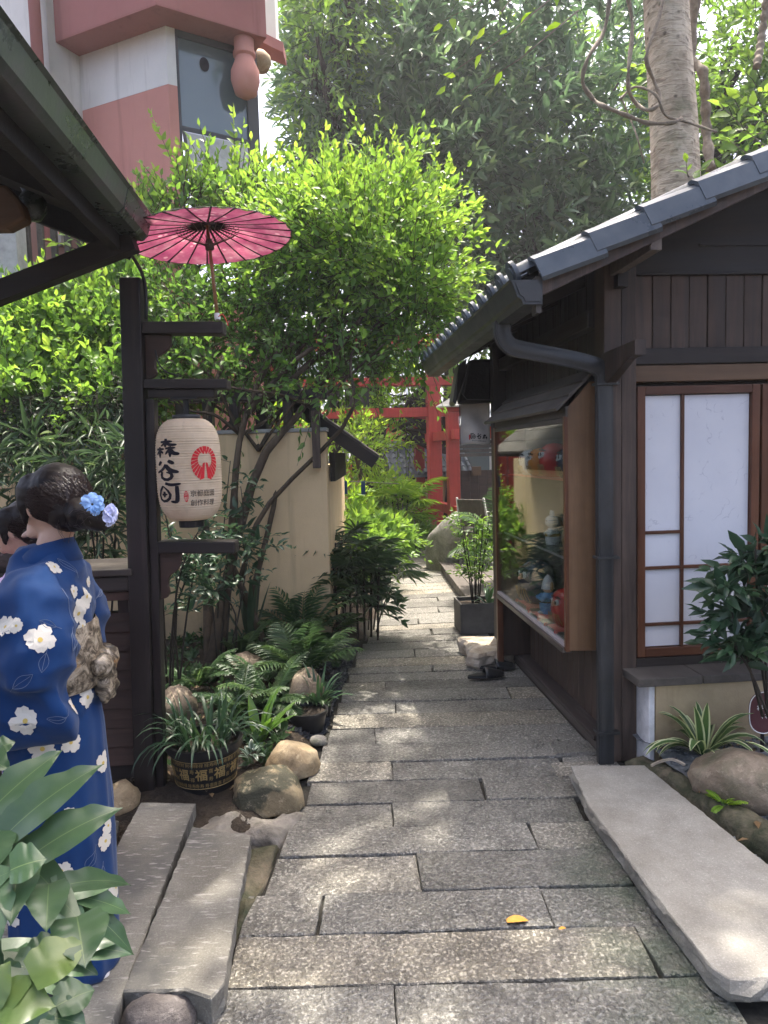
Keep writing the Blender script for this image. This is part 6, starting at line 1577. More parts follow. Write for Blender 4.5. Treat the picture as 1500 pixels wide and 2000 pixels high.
# ------------------------------------------------------------------ garden plants
def side_attr(o):
    """0 at the midrib, 1 at the margin of strap leaves made of three-vertex rows"""
    me = o.data; n = len(me.vertices); a = me.attributes.new('side', 'FLOAT', 'POINT')
    a.data.foreach_set('value', np.tile([1.0, 0.0, 1.0], n // 3 + 1)[:n].astype(np.float32))
def wide_strap(base, d, L, w, droop, segs=8, fold=.2, prof=None, tw=0., wav=0., seed=0):
    """five-vertex rows: leaf blade with margin, body and midrib; returns MB and side attribute"""
    rr = random.Random(seed); p = V3(base); d = V3(d).normalized(); vs = []; sd_ = []
    for i in range(segs + 1):
        t = i / segs; wd = w / 2 * (prof(t) if prof else max(.03, math.sin(PI * min(1, t * .88 + .12)) ** .75))
        x = d.cross(V3((0, 0, 1)));
        if x.length < .05: x = d.cross(V3((.3, 1, 0)))
        x.normalize()
        if tw: x = Matrix.Rotation(tw * t, 3, d) @ x
        nn = x.cross(d)
        for q, s_ in ((-1, 1), (-.5, .5), (0, 0), (.5, .5), (1, 1)):
            vs.append(p + x * wd * q + nn * (abs(q) * wd * fold + (wav * math.sin(i * 2.2 + q * 2) * w if abs(q) == 1 else 0))); sd_.append(s_)
        p = p + d * (L / segs); d = (d + V3((0, 0, -1)) * droop / segs * (.4 + 1.4 * t)).normalized()
    fs = [(i * 5 + k, i * 5 + k + 1, i * 5 + k + 6, i * 5 + k + 5) for i in range(segs) for k in range(4)]
    return vs, fs, sd_
def leafobj(name, geo, mat, parent):
    vs, fs, sd_ = geo; me = bpy.data.meshes.new(name); me.from_pydata([tuple(v) for v in vs], [], fs)
    me.polygons.foreach_set('use_smooth', [True] * len(me.polygons)); a = me.attributes.new('side', 'FLOAT', 'POINT'); a.data.foreach_set('value', sd_)
    return link(name, me, MT[mat], parent)
def rosette(name, label, base, n, L, w, mat, droop=(.8, 1.6), el=(30, 80), seed=0, cat='plant', pot=None, wav=0., prof=None, fold=.25, spread=.02, tw=.0, az=None):
    t = thing(name, label, cat, base); rr = random.Random(seed)
    for i in range(n):
        a = rr.uniform(*az) if az else i * 2.4 + rr.uniform(-.3, .3); e = rad(rr.uniform(*el)); d = V3((math.cos(a) * math.cos(e), math.sin(a) * math.cos(e), math.sin(e)))
        l = L * rr.uniform(.7, 1.15)
        leafobj('leaf', wide_strap((math.cos(a) * spread, math.sin(a) * spread, .01 * (i % 4)), d, l, w * rr.uniform(.8, 1.15), rr.uniform(*droop), 9, fold, prof, rr.uniform(-tw, tw), wav, i), mat, t)
    return t
def stemmed(name, label, base, stems, mat, leaf, ratio, K, S_per, shoot, bark='bark_dark', r0=.008, droop=.3, cat='plant', lod='hi', frm=.35, rnd=(0, 1), ang=.8, upb=.2):
    """upright stems (lists of points) with leafy side shoots from frm upward"""
    t = thing(name, label, cat, base); b = V3(base); mb = MB(); c = Cloud(); O_, D_, L_ = [], [], []
    rr = random.Random(hash(label) % 1000 if False else len(label))
    for st_ in stems:
        pts = spline(st_, 10); mb.tube([p - b for p in pts], [lerp(r0, r0 * .4, i / 9) for i in range(10)], 6)
        for k in range(S_per):
            u = lerp(frm, 1, (k + rr.random()) / S_per) * 9; i = min(8, int(u)); p = pts[i].lerp(pts[i + 1], u - i); a = rr.uniform(0, 6.28)
            O_.append(p); D_.append((math.cos(a), math.sin(a), upb + rr.uniform(-.2, .5))); L_.append(rr.uniform(*shoot))
    O_, D_, L_ = np.array(O_), np.array(D_), np.array(L_)
    c.shoots(O_, D_, L_, K, leaf, ratio, ang, droop, lod, *rnd); twigs(mb, O_ - np.array(b), D_, L_, r0 * .25, droop)
    mb.build('stems', MT[bark], t, smooth=True); c.build('leaves', MT[mat], t, origin=b); return t
def pts_px(lst, Y): return [P(a, b, Y) for a, b in lst]
# bamboo behind the women and in front of the wall
stemmed('bamboo', 'dark bamboo with drooping narrow leaves behind the women', V3((-2.35, 4.9, .05)), [pts_px([(190, 1250), (190, 1040), (200, 900), (170, 820)], 4.9), pts_px([(180, 1250), (185, 1080), (160, 960), (120, 880)], 4.8), pts_px([(200, 1250), (205, 1000), (235, 920), (250, 850)], 4.7), pts_px([(150, 1250), (120, 1000), (90, 900), (60, 850)], 5.0), pts_px([(215, 1250), (225, 1050), (215, 930), (225, 860)], 5.2), pts_px([(60, 1250), (40, 1000), (20, 900), (-10, 850)], 5.2), pts_px([(170, 1250), (150, 1100), (130, 980), (140, 900)], 5.1)], 'lf_bamboo', .19, .13, 7, 26, (.15, .35), droop=.7, cat='bamboo', frm=.3)
stemmed('nandina_shrub', 'thin stemmed dark shrub beside the sign post under the lantern', V3((-1.6, 4.6, .05)), [pts_px([(335, 1400), (340, 1230), (345, 1120), (330, 1040), (320, 990)], 4.4), pts_px([(330, 1410), (335, 1250), (350, 1130), (375, 1060), (400, 1020)], 4.3), pts_px([(328, 1390), (322, 1250), (318, 1150), (315, 1060)], 4.5), pts_px([(345, 1400), (360, 1240), (375, 1140), (385, 1090)], 4.4), pts_px([(355, 1400), (345, 1180), (410, 1080), (450, 1040)], 4.5)], 'lf_nandina', .085, .34, 7, 14, (.12, .26), droop=.35, cat='shrub', frm=.42)
stemmed('nandina_shrub', 'leafy dark shrub in front of the cream wall left of its bare corner', V3((-1.2, 5.2, .1)), [pts_px([(430, 1300), (440, 1150), (450, 1080), (500, 1060), (540, 1070)], 5.1), pts_px([(425, 1300), (415, 1180), (405, 1100), (380, 1060)], 5.1), pts_px([(445, 1300), (470, 1180), (480, 1100), (470, 1040)], 5.1), pts_px([(440, 1300), (450, 1160), (475, 1020), (470, 950)], 5.2), pts_px([(420, 1300), (430, 1120), (440, 1000), (450, 900)], 5.3), pts_px([(460, 1300), (460, 1200), (430, 1160), (410, 1150)], 5.0)], 'lf_nandina', .1, .36, 6, 11, (.12, .28), droop=.35, cat='shrub', frm=.4)
vb = V3((-2.9, 5.5, 1.0)); dv = thing('dry_vine', 'tangled dark vine with dry twigs hanging over the top of the wall', 'vine', vb); c = Cloud(); mbv = MB()
O_, D_ = blob_points([blob(90, 790, 5.5, 110, 35, .12), blob(210, 775, 5.5, 50, 50, .12), blob(30, 830, 5.5, 60, 40, .12), blob(170, 820, 5.5, 60, 30, .1)], 420, .2)
D_ = D_ * .4 + np.array([0, -.2, -.7]) + RNG.normal(0, .5, O_.shape); L_ = RNG.uniform(.15, .4, len(O_)); c.shoots(O_, D_, L_, 6, .06, .4, .9, .3, 'lo', 0, .6); twigs(mbv, O_ - np.array(vb), D_ + RNG.normal(0, .5, O_.shape), L_ * 1.6, .003, .2)
tag(c.build('leaves', MT['lf_bamboo'], dv, origin=vb), kind='stuff'); tag(mbv.build('twigs', MT['bark_dark'], dv), kind='stuff')
# low ground cover and litter on the soil of the left bed
c = Cloud(); n_ = 520; rx_ = RNG.uniform(-2.6, -.45, n_); ry_ = RNG.uniform(3.5, 5.65, n_); keep = np.array([x < interp(y, XL) - .2 and (x + .88) ** 2 + (y - 3.3) ** 2 > .06 for x, y in zip(rx_, ry_)]); rx_, ry_ = rx_[keep], ry_[keep]
O_ = np.array([(x, y, soil_l(x, y)[2] + .005) for x, y in zip(rx_, ry_)]); c.shoots(O_, np.array([0, 0, 1.0]) + RNG.normal(0, .6, O_.shape), RNG.uniform(.05, .16, len(O_)), 7, .07, .5, .95, .3, 'lo', 0, .8)
tag(c.build('ground_cover', MT['lf_fern']), 'low leafy ground cover between the rocks of the left bed', 'ground cover', kind='stuff')
c = Cloud(); n_ = 420; rx_ = np.concatenate([RNG.uniform(-2.4, -.4, 300), RNG.uniform(1.3, 2.2, 120)]); ry_ = np.concatenate([RNG.uniform(3.2, 5.6, 300), RNG.uniform(2.2, 3.4, 120)])
O_ = np.array([(x, y, (soil_l(x, y)[2] if x < 0 else soil_r(x, y)[2]) + .012) for x, y in zip(rx_, ry_)]); c.leaves(O_, np.concatenate([RNG.normal(0, 1, (n_, 2)), RNG.normal(0, .1, (n_, 1))], 1), np.array([0, 0, 1.]) + RNG.normal(0, .25, (n_, 3)), RNG.uniform(.025, .06, n_), RNG.uniform(.012, .028, n_), RNG.random(n_), 'lo')
tag(c.build('leaf_litter', MT['lf_litter']), 'dry brown leaf litter scattered over the garden beds', 'litter', kind='stuff')
# snake plant against the wall
rosette('snake_plant', 'stiff upright snake plant against the cream wall', G(490, 1262, .12), 7, .62, .07, 'pl_sans', (.1, .4), (62, 86), 3, prof=lambda t: max(.03, (1 - t ** 3) * (.55 + .45 * min(1, t * 3))), fold=.35, spread=.03)
# palms and ferns
def frond_plant(name, label, base, n, L, mat, el=(40, 75), pin=.16, npin=14, ratio=.14, droop=.9, seed=0, cat='fern', r_=.004, az=None):
    t = thing(name, label, cat, base); b = V3(base); rr = random.Random(seed); mb = MB(); c = Cloud()
    for i in range(n):
        a = rr.uniform(*az) if az else i * 2.4 + rr.uniform(-.4, .4); e = rad(rr.uniform(*el)); d = V3((math.cos(a) * math.cos(e), math.sin(a) * math.cos(e), math.sin(e))); l = L * rr.uniform(.65, 1.15)
        p = b.copy(); pts = [p.copy()]; ds = [d.copy()]
        for k in range(12):
            p = p + d * l / 12; d = (d + V3((0, 0, -1)) * droop / 12 * (.3 + k / 8)).normalized(); pts.append(p.copy()); ds.append(d.copy())
        mb.tube([q - b for q in pts], [lerp(r_, r_ * .3, k / 12) for k in range(13)], 4, caps=False)
        pos, dr, nr, ll = [], [], [], []
        for k in range(npin):
            u = (.22 + .78 * k / npin) * 12; j = min(11, int(u)); q = pts[j].lerp(pts[j + 1], u - j); dd = ds[j]; x = dd.cross(V3((0, 0, 1))); x = x.normalized() if x.length > .05 else V3((1, 0, 0))
            s_ = math.sin(PI * min(.97, .15 + .85 * k / npin)) ** .6
            for sg_ in (-1, 1):
                pos.append(q); v = x * sg_ + dd * .75 + V3((rr.gauss(0, .06), rr.gauss(0, .06), -.12)); dr.append(v); nr.append(x.cross(dd) + V3((0, 0, .2))); ll.append(pin * s_ * rr.uniform(.85, 1.1))
        ll = np.array(ll); c.leaves(np.array(pos), np.array(dr), np.array(nr), ll, ll * ratio + .003, np.clip(RNG.random(len(ll)) * .5 + rr.random() * .5, 0, 1), 'hi')
    mb.build('stalks', MT['lf_mid'], t); c.build('fronds', MT[mat], t, origin=b); return t
frond_plant('parlour_palm', 'arching parlour palm in front of the bare cream wall', G(590, 1262, .1), 11, .62, 'lf_fern', (45, 80), .17, 13, .13, 1.1, 4, 'palm')
frond_plant('parlour_palm', 'low parlour palm with drooping fronds beside the slate chips', G(590, 1330, .1), 14, .5, 'lf_fern', (25, 70), .15, 14, .15, 1.2, 5, 'palm')
frond_plant('fern', 'dark fern at the foot of the tree stems', G(385, 1345, .1), 12, .36, 'lf_fern', (15, 60), .075, 18, .3, 1.2, 6)
frond_plant('fern', 'dark feathery fern between the rocks and the palm', G(530, 1375, .1), 13, .4, 'lf_fern', (15, 60), .09, 18, .25, 1.2, 7)
frond_plant('fern', 'low fern hugging the edge of the slate strip', G(600, 1300, .08), 9, .34, 'lf_fern', (20, 60), .09, 16, .22, 1.3, 8)
frond_plant('fern', 'fern spreading in front of the tan boulder rocks', G(470, 1400, .1), 12, .34, 'lf_fern', (20, 65), .08, 18, .26, 1.2, 21)
frond_plant('fern', 'fern tucked beside the cut stump', G(640, 1290, .05), 10, .32, 'lf_fern', (20, 65), .08, 16, .24, 1.2, 22)
frond_plant('fern', 'dark fern at the base of the snake plant', G(470, 1290, .12), 12, .36, 'lf_fern', (15, 65), .08, 18, .28, 1.2, 23)
frond_plant('fern', 'pale little fern growing on the mossy kerb', V3((1.36, 2.83, .12)), 7, .1, 'lf_gold', (10, 60), .022, 10, .5, 1.0, 9, r_=.0015)
frond_plant('palm', 'feathery palm beside the deck, cut by the display case', P(985, 1080, 7.6), 16, .75, 'lf_fern', (20, 80), .22, 20, .09, 1.5, 10, 'palm')
frond_plant('palm', 'arching palm frond low beside the big lady palm', G(640, 1255, .05), 8, .4, 'lf_fern', (30, 70), .13, 13, .15, 1.3, 12, 'palm')
def fan_palm(name, label, base, stems, nf, L, mat, seed=0, nl=9, w=.022):
    t = thing(name, label, 'palm', base); b = V3(base); rr = random.Random(seed); mb = MB(); c = Cloud()
    for st_ in stems:
        pts = spline(st_, 9); mb.tube([p - b for p in pts], .011, 6)
        for k in range(nf):
            u = lerp(.3, 1, (k + rr.random()) / nf) * 8; i = min(7, int(u)); p = pts[i].lerp(pts[i + 1], u - i); a = rr.uniform(0, 6.28); e = rr.uniform(.1, .9)
            d = V3((math.cos(a) * math.cos(e), math.sin(a) * math.cos(e), math.sin(e))); q = p + d * rr.uniform(.16, .3); mb.tube([p - b, q - b], .0028, 4, caps=False)
            x = d.cross(V3((0, 0, 1))).normalized(); y = x.cross(d)
            ang = np.linspace(-1.5, 1.5, nl); dirs = np.array([d * math.cos(a_) + x * math.sin(a_) + V3((0, 0, -.25)) for a_ in ang]); ll = L * rr.uniform(.75, 1.1) * (1 - .18 * np.abs(ang))
            c.leaves(np.repeat(np.array([q]), nl, 0), dirs, np.repeat(np.array([y]), nl, 0) + RNG.normal(0, .15, (nl, 3)), ll, w, np.clip(RNG.random(nl) * .4 + rr.random() * .6, 0, 1), 'hi')
    mb.build('canes', MT['bark_dark'], t, smooth=True); c.build('fans', MT[mat], t, origin=b); return t
fb = G(705, 1245)
fan_palm('lady_palm', 'dense dark lady palm clump at the corner of the cream wall', fb, [[P(660 + k * 13, 1250, 6.0 + .12 * (k % 3)), P(655 + k * 14, 1150, 6.0 + .12 * (k % 3)), P(645 + k * 16, 1075 + 12 * (k % 4), 6.1 + .1 * (k % 3))] for k in range(7)], 9, .26, 'lf_bamboo', 5)
fan_palm('lady_palm', 'spiky lady palm standing close to the cream wall end', G(668, 1215, .05), [[P(655, 1210, 6.4), P(652, 1130, 6.4), P(655, 1060, 6.4)], [P(672, 1210, 6.5), P(678, 1150, 6.5), P(684, 1090, 6.5)]], 8, .28, 'lf_bamboo', 6)
stemmed('leafy_shrub', 'glossy leafy shrub leaning over the path edge', G(725, 1225), [pts_px([(730, 1230), (740, 1130), (750, 1090)], 6.3), pts_px([(720, 1230), (725, 1150), (740, 1120)], 6.2), pts_px([(735, 1235), (750, 1180), (765, 1150)], 6.2)], 'lf_nandina', .13, .42, 6, 8, (.12, .24), cat='shrub', frm=.3)
# pots at the edge
def pot(name, label, c_, r_, h, mat, soil=True):
    t = thing(name, label, 'pot', c_)
    MB().lathe([(r_ * .72, 0), (r_ * .76, 0), (r_ * .95, h * .86), (r_ * 1.04, h * .87), (r_ * 1.04, h), (r_ * .94, h), (r_ * .9, h * .86), (r_ * .88, h * .85)], 40, caps=False).build('body', MT[mat], t, sharp=35)
    if soil: MB().lathe([(r_ * .9, h * .86), (r_ * .5, h * .9), (0.0, h * .89)], 24, caps=False).build('soil', MT['soil'], t, smooth=True)
    return t
pc_ = G(392, 1566); pc_.y += .12
pt = pot('flower_pot', 'black plastic flower pot printed with gold fortune characters', pc_, .175, .26, 'black_plastic')
def onpot(a0, z0):
    def fn(x, y):
        z = z0 + y; r_ = .175 * lerp(.76, .95, z / (.26 * .86)) + .0015; a = a0 + x / .16; return (r_ * math.cos(a), r_ * math.sin(a), z)
    return fn
mb = MB()
for z in (.072, .205):
    rr_ = [onpot(t, z)(0, 0) for t in np.linspace(0, 6.283, 61)]; mb.tube(rr_, .0014, 4, caps=False)
mb.build('gold_band', MT['gold'], pt)
va = -1.35
for k in range(-3, 4):
    mb = MB(); letter(mb, '福', .06, lambda x, y, k=k: onpot(va - .1 + k * .56, .138)(x, y), .0012); mb.build('gold_character', MT['gold'], pt)
mb = MB(); gl = '禄寿喜財'
for k in range(-5, 6):
    for j, z in enumerate((.086, .118, .158, .19)):
        if j in (1, 2):
            letter(mb, gl[(k + j) % 4], .024, lambda x, y, k=k, z=z: onpot(va + .18 + k * .56, z)(x, y))
        else:
            for q in (-.1, .06, -.24, .2): letter(mb, gl[(k + j + int(q * 30)) % 4], .022, lambda x, y, k=k, z=z, q=q: onpot(va + q + k * .56, z)(x, y))
mb.build('small_gold_lettering', MT['gold'], pt)
gr = thing('grass_plant', 'bushy grass-like plant overflowing the black pot', 'plant', pc_ + V3((0, 0, .235))); rr = random.Random(8)
for i in range(95):
    a = rr.uniform(0, 6.28); q = rr.random() ** .5 * .13; e = rad(rr.uniform(35, 88)); b_ = V3((math.cos(a) * q, math.sin(a) * q, 0)); a2 = a + rr.gauss(0, .7)
    leafobj('leaf', wide_strap(b_, (math.cos(a2) * math.cos(e), math.sin(a2) * math.cos(e), math.sin(e)), rr.uniform(.17, .34), rr.uniform(.012, .02), rr.uniform(1.6, 3.2), 7, .3, None, rr.uniform(-.5, .5), 0, i), 'pl_grass', gr)
rosette('bird_nest_fern', 'bird nest fern with upright wavy light green leaves', G(505, 1452, .05), 9, .3, .052, 'pl_nest', (.3, 1.3), (30, 80), 5, wav=.08, az=(-.9, 2.2), fold=.3)
rosette('aluminium_plant', 'small silver striped plant between the pot and the boulders', G(492, 1478, .08), 14, .06, .03, 'pl_pilea', (.8, 1.6), (5, 70), 6, fold=.1)
sm = G(605, 1432); pot('nursery_pot', 'black nursery pot of bare brown soil at the path edge', sm + V3((-.02, .07, -.03)), .12, .15, 'black_plastic')
sm2 = G(634, 1405); pot('nursery_pot', 'smaller black pot with a seedling behind the soil filled one', sm2 + V3((-.03, .08, -.03)), .075, .13, 'black_plastic')
rosette('seedling', 'narrow leaved seedling in the smaller black pot', sm2 + V3((-.03, .08, .09)), 12, .22, .02, 'pl_grass', (.6, 1.8), (30, 85), 9)
o = MB().tube([G(465, 1398, .0) + V3((0, .1, .02)), P(472, 1338, (G(465, 1398).y + .12))], .006, 6).build('garden_tube', MT['steel'], base=True); tag(o, 'thin pale metal tube sticking out of the dark plants', 'tube')
rosette('dark_grass', 'tuft of dark strap leaves beside the slate strip', G(622, 1390, .05), 16, .3, .022, 'pl_grass', (.8, 2.0), (35, 85), 12)
o = MB().lathe([(.055, 0), (.06, .02), (.06, .14), (.05, .145), (.0, .14)], 14, G(655, 1255, .03), caps=False).build('tree_stump', MT['bark'], base=True); tag(o, 'short cut stump at the foot of the lady palm', 'stump')
# right garden bed
nb_ = V3((1.75, 3.12, .12))
stemmed('nandina_shrub', 'broad dark green shrub in front of the paper window', nb_, [pts_px([(1500, 1400), (1495, 1290), (1480, 1180), (1475, 1060)], 3.15), pts_px([(1490, 1400), (1460, 1290), (1430, 1200), (1420, 1140)], 3.1), pts_px([(1510, 1400), (1520, 1250), (1530, 1120), (1520, 1060)], 3.2), pts_px([(1500, 1400), (1470, 1320), (1440, 1270), (1425, 1250)], 3.05), pts_px([(1520, 1400), (1550, 1280), (1580, 1150), (1590, 1080)], 3.25), pts_px([(1500, 1390), (1480, 1250), (1450, 1130), (1450, 1090)], 3.2)], 'lf_nandina', .135, .36, 6, 14, (.08, .18), r0=.007, droop=.25, cat='shrub', frm=.4)
rosette('dracaena', 'cream striped dracaena against the ochre plinth', SHOP.w((.37, -.27, .13)), 26, .31, .05, 'pl_var', (1.0, 2.6), (20, 85), 14, fold=.25, spread=.02)
rosette('dracaena', 'striped dracaena cut off by the right edge of the picture', V3((1.72, 2.86, .12)), 18, .28, .046, 'pl_var', (1.0, 2.4), (20, 80), 15, fold=.25, spread=.02)
rosette('ivy_plant', 'cream edged leaves creeping at the foot of the brown boulder', V3((1.6, 2.62, .14)), 12, .09, .06, 'pl_hosta', (.5, 1.4), (10, 60), 16, fold=.15)
pq = SHOP.on(1492, 1392, 1, -.3); pq = SHOP.w(pq)
pg = thing('plant_plaque', 'maroon rounded plant label with white writing in the garden bed', 'plaque', V3((pq.x, pq.y, .1)))
ol = [(math.cos(t) * .075 * (1 + .08 * math.cos(3 * t)), math.sin(t) * .1) for t in np.linspace(0, 6.283, 33)[:-1]]
MB().prism([(a, 0, b + pq.z - .1) for a, b in ol], (0, .008, 0)).build('plate', MT['plaque'], pg)
MB().tube([(a, -.002, b + pq.z - .1) for a, b in ol + ol[:1]], .0025, 4, caps=False).build('rim', MT['white_ink'], pg); MB().box(-.008, .008, .009, .015, -.05, pq.z - .1).build('stake', MT['wdark'], pg)
mb = MB(); rr = random.Random(4)
for r_ in range(2):
    for k in range(4 - r_): brush(mb, [([(0, .02), (.012, .022)], .003), ([(.006, .026), (.006, 0)], .003), ([(.0, .008), (.013, .01)], .003)], lambda x, y, k=k, r_=r_: (-.034 + k * .018 + x + r_ * .02, -.0025, pq.z - .1 + .012 - r_ * .04 + y))
mb.build('lettering', MT['white_ink'], pg)
pcs = V3((1.245, 3.12, .13)); o = MB().rings([[pcs + V3((.09 * math.cos(t) * k, .05 * math.sin(t) * k, .05 * (1 - abs(t - 1.2) * .4))) for t in np.linspace(.3, 2.4, 9)] for k in (1.0, .9)], close=False).build('broken_tile', MT['step'], base=True); o.modifiers.new('t', 'SOLIDIFY').thickness = .012; tag(o, 'curved broken roof tile edging the gravel by the plinth', 'tile')
# shrub in the planter
pb = V3(plt.location) + V3((0, 0, .23))
stemmed('planter_shrub', 'slender stemmed light green shrub growing in the grey planter', pb, [[pb + V3((.03 * math.cos(k * 1.3), .03 * math.sin(k * 1.3), 0)), pb + V3((.07 * math.cos(k * 1.3), .07 * math.sin(k * 1.3), .35)), pb + V3((.15 * math.cos(k * 1.3), .12 * math.sin(k * 1.3), .72 + .05 * (k % 3)))] for k in range(8)], 'lf_mid', .062, .36, 7, 12, (.1, .2), r0=.007, droop=.2, cat='shrub', frm=.3)
rosette('planter_grass', 'dark strap leaves at the foot of the planter shrub', pb + V3((.1, -.08, -.01)), 12, .22, .03, 'pl_grass', (.8, 1.6), (25, 75), 18)
# sunny beds beyond the wall
def bush(label, px, py, Y, rx, ry, rd, mat, S_, leaf, ratio, K=7, name='garden_bush', shoot=(.15, .35), lod='lo'):
    b_ = P(px, py, Y); base = V3((b_.x, b_.y, 0)); t = thing(name, label, 'bush', base); c = Cloud()
    O_, D_ = blob_points([blob(px, py, Y, rx, ry, rd), blob(px - rx * .5, py + ry * .4, Y, rx * .6, ry * .6, rd * .7), blob(px + rx * .5, py + ry * .3, Y, rx * .6, ry * .7, rd * .7)], S_, .5)
    L_ = RNG.uniform(*shoot, S_); c.shoots(O_, D_ + np.array([0, 0, .5]), L_, K, leaf, ratio, .9, .25, lod); c.build('foliage', MT[mat], t, origin=base)
    mb = MB(); top = b_ - base
    for k in range(5): branch_to(mb, (.03 * k - .06, 0, 0), top + V3((rx * Y / FOC * (k - 2) * .35, 0, ry * Y / FOC * .3)), .025, .008, seed=k, sides=5)
    mb.build('stems', MT['bark'], t, smooth=True); return t
bush('broad leaved bush in dappled light beyond the lady palm', 700, 1060, 8.4, 60, 40, .5, 'lf_mid', 130, .16, .45)
bush('sunlit yellow green bush in the middle of the far bed', 740, 975, 11.6, 55, 60, .8, 'lf_gold', 220, .13, .4)
bush('feathery bright bush left of the far bed by the wall end', 672, 1000, 10.0, 34, 60, .5, 'lf_gold', 150, .12, .4)
bush('low leafy bush at the turn of the path', 790, 1040, 12.0, 45, 30, .6, 'lf_mid', 150, .13, .42)
bush('dark green bush below the sunny far bed', 740, 1055, 9.6, 60, 25, .5, 'lf_mid', 150, .15, .45)
bush('leafy clump at the foot of the red gate pillars', 885, 1060, 10.9, 40, 25, .4, 'lf_mid', 110, .13, .45)
bush('broad leaves beside the tall leaning rock', 925, 1030, 10.2, 22, 25, .35, 'lf_mid', 60, .12, .45)
bush('bright bush seen through the fence openings', 520, 810, 9.5, 90, 50, .8, 'lf_gold', 220, .13, .42)
bush('green bush behind the left part of the wall', 250, 760, 7.2, 150, 40, .5, 'lf_mid', 220, .1, .45)
fan_palm('papyrus_palm', 'sunlit feathery papyrus-like palm in front of the far cream wall', G(775, 1075), [[P(770 + k * 7, 1070, 11.2), P(770 + k * 8, 1000, 11.2), P(760 + k * 13, 960, 11.2)] for k in range(4)], 9, .42, 'lf_gold', 9, 11, .03)
st_ = P(725, 1080, 10.8); st_.z = 0
tree('sapling', 'thin leaning sapling trunk in the sunny bed', st_, [dict(p=[P(730, 1060, 10.8), P(720, 990, 10.8), P(705, 930, 10.8), P(690, 860, 10.8)], r=(.05, .03))], [blob(690, 850, 10.8, 40, 30, .4), blob(720, 880, 11, 35, 35, .4)], 'lf_gold', 'bark', 90, 7, .12, .4, (.2, .4), nb=4, seed=33)

# ------------------------------------------------------------------ philodendron in the lower left corner
ph = thing('philodendron', 'big philodendron with deeply lobed green leaves in the lower left corner', 'plant', (-.78, 1.12, 0))
phb = V3((-.78, 1.12, 0))
def philo(cp, axis_px, lobes, Yc, mat='pl_philo', seed=0, thick=True):
    """one lobed leaf: a midrib polyline and lobes, all given in pixels at about depth Yc; each lobe is a wavy blade"""
    rr = random.Random(seed); vs, fs, sd_ = [], [], []
    mid = spline([P(a, b, y) for a, b, y in axis_px], 24)
    view = (CAMP - mid[12]).normalized()
    nn0 = (view * .6 + V3((0, 0, .75))).normalized()
    def blade(p0, p1, w0, bow, k):
        n = 26; rows = []; d = (p1 - p0); L_ = d.length; d.normalize(); x = d.cross(nn0).normalized(); nn = x.cross(d)
        if nn.dot(nn0) < 0: nn = -nn
        base = len(vs)
        for i in range(n + 1):
            t = i / n; wv = w0 * 1.12 * (.6 + .75 * math.sin(PI * min(1, t * .75 + .18)) ** 1.1) * max(0.02, (1 - t ** 4)) / 2
            p = p0.lerp(p1, t) + nn * (bow * L_ * (.25 - (t - .5) ** 2)) - V3((0, 0, .05 * L_ * t * t))
            for q, s_ in ((-1, .9), (-.5, .5), (0, 1.0), (.5, .5), (1, .9)):
                wob = ((math.sin(t * 17 + k + q * 2) * .055 + math.sin(t * 29 + k * 2 + q) * .025) * min(1, t * 4)) * w0 if abs(q) == 1 else 0
                vs.append(p + x * (wv * q + wob * .5 * q) + nn * (abs(q) * wv * .22 + wob * .8)); sd_.append(s_)
        for i in range(n):
            for m_ in range(4): a = base + i * 5 + m_; fs.append((a, a + 1, a + 6, a + 5))
    for k, (t, tx, ty, ty_Y, w_) in enumerate(lobes):
        i = min(23, int(t * 23)); p0 = mid[i]; p1 = P(tx, ty, ty_Y); blade(p0, p1, w_, .18 + rr.uniform(-.05, .1), k + seed)
    # web along the midrib joining the lobes
    base = len(vs)
    for i, p in enumerate(mid):
        d = (mid[min(i + 1, 23)] - mid[max(i - 1, 0)]).normalized(); x = d.cross(nn0).normalized(); wv = .03 * math.sin(PI * (i + 2) / 26) + .004
        for q in (-1, -.5, 0, .5, 1): vs.append(p + x * wv * q - nn0 * .003); sd_.append(.0 if q else 1.0)
    for i in range(23):
        for m_ in range(4): a = base + i * 5 + m_; fs.append((a, a + 1, a + 6, a + 5))
    o = leafobj('leaf', ([v - phb for v in vs], fs, sd_), mat, ph)
    MB().tube([v - phb for v in spline([V3((-.78, 1.15, .05)), V3((-.8, 1.2, .5)).lerp(mid[0], .5), mid[0]], 10)], [.012] * 5 + [.009] * 5, 7).build('leaf_stalk', MT['pl_philo'], ph, smooth=True)
    return o
philo(None, [(-40, 1590, 1.24), (20, 1650, 1.2), (90, 1720, 1.17), (150, 1790, 1.13)],
      [(.05, 122, 1456, 1.34, .05), (.3, 202, 1482, 1.3, .055), (.5, 240, 1568, 1.26, .055), (1.0, 166, 1885, 1.04, .06), (.72, 90, 1815, 1.06, .045), (.45, 20, 1800, 1.06, .05), (.2, -60, 1740, 1.1, .06), (.78, 255, 1720, 1.3, .035)], 1.2, seed=1)
philo(None, [(-160, 2080, .96), (-80, 2010, .98), (0, 1950, 1.0), (60, 1910, 1.02)], [(1.0, 172, 1838, 1.08, .05), (.55, 20, 1872, 1.03, .04), (.6, 110, 1960, 1.0, .05), (.3, 40, 2050, .97, .05)], 1.0, 'pl_philo_y', 2)
philo(None, [(20, 1730, 1.36), (90, 1745, 1.38), (150, 1750, 1.4)], [(1.0, 256, 1780, 1.46, .035), (.9, 262, 1858, 1.44, .035), (.8, 240, 1712, 1.48, .04), (.6, 215, 1800, 1.42, .04), (.5, 180, 1850, 1.36, .04)], 1.35, seed=3)
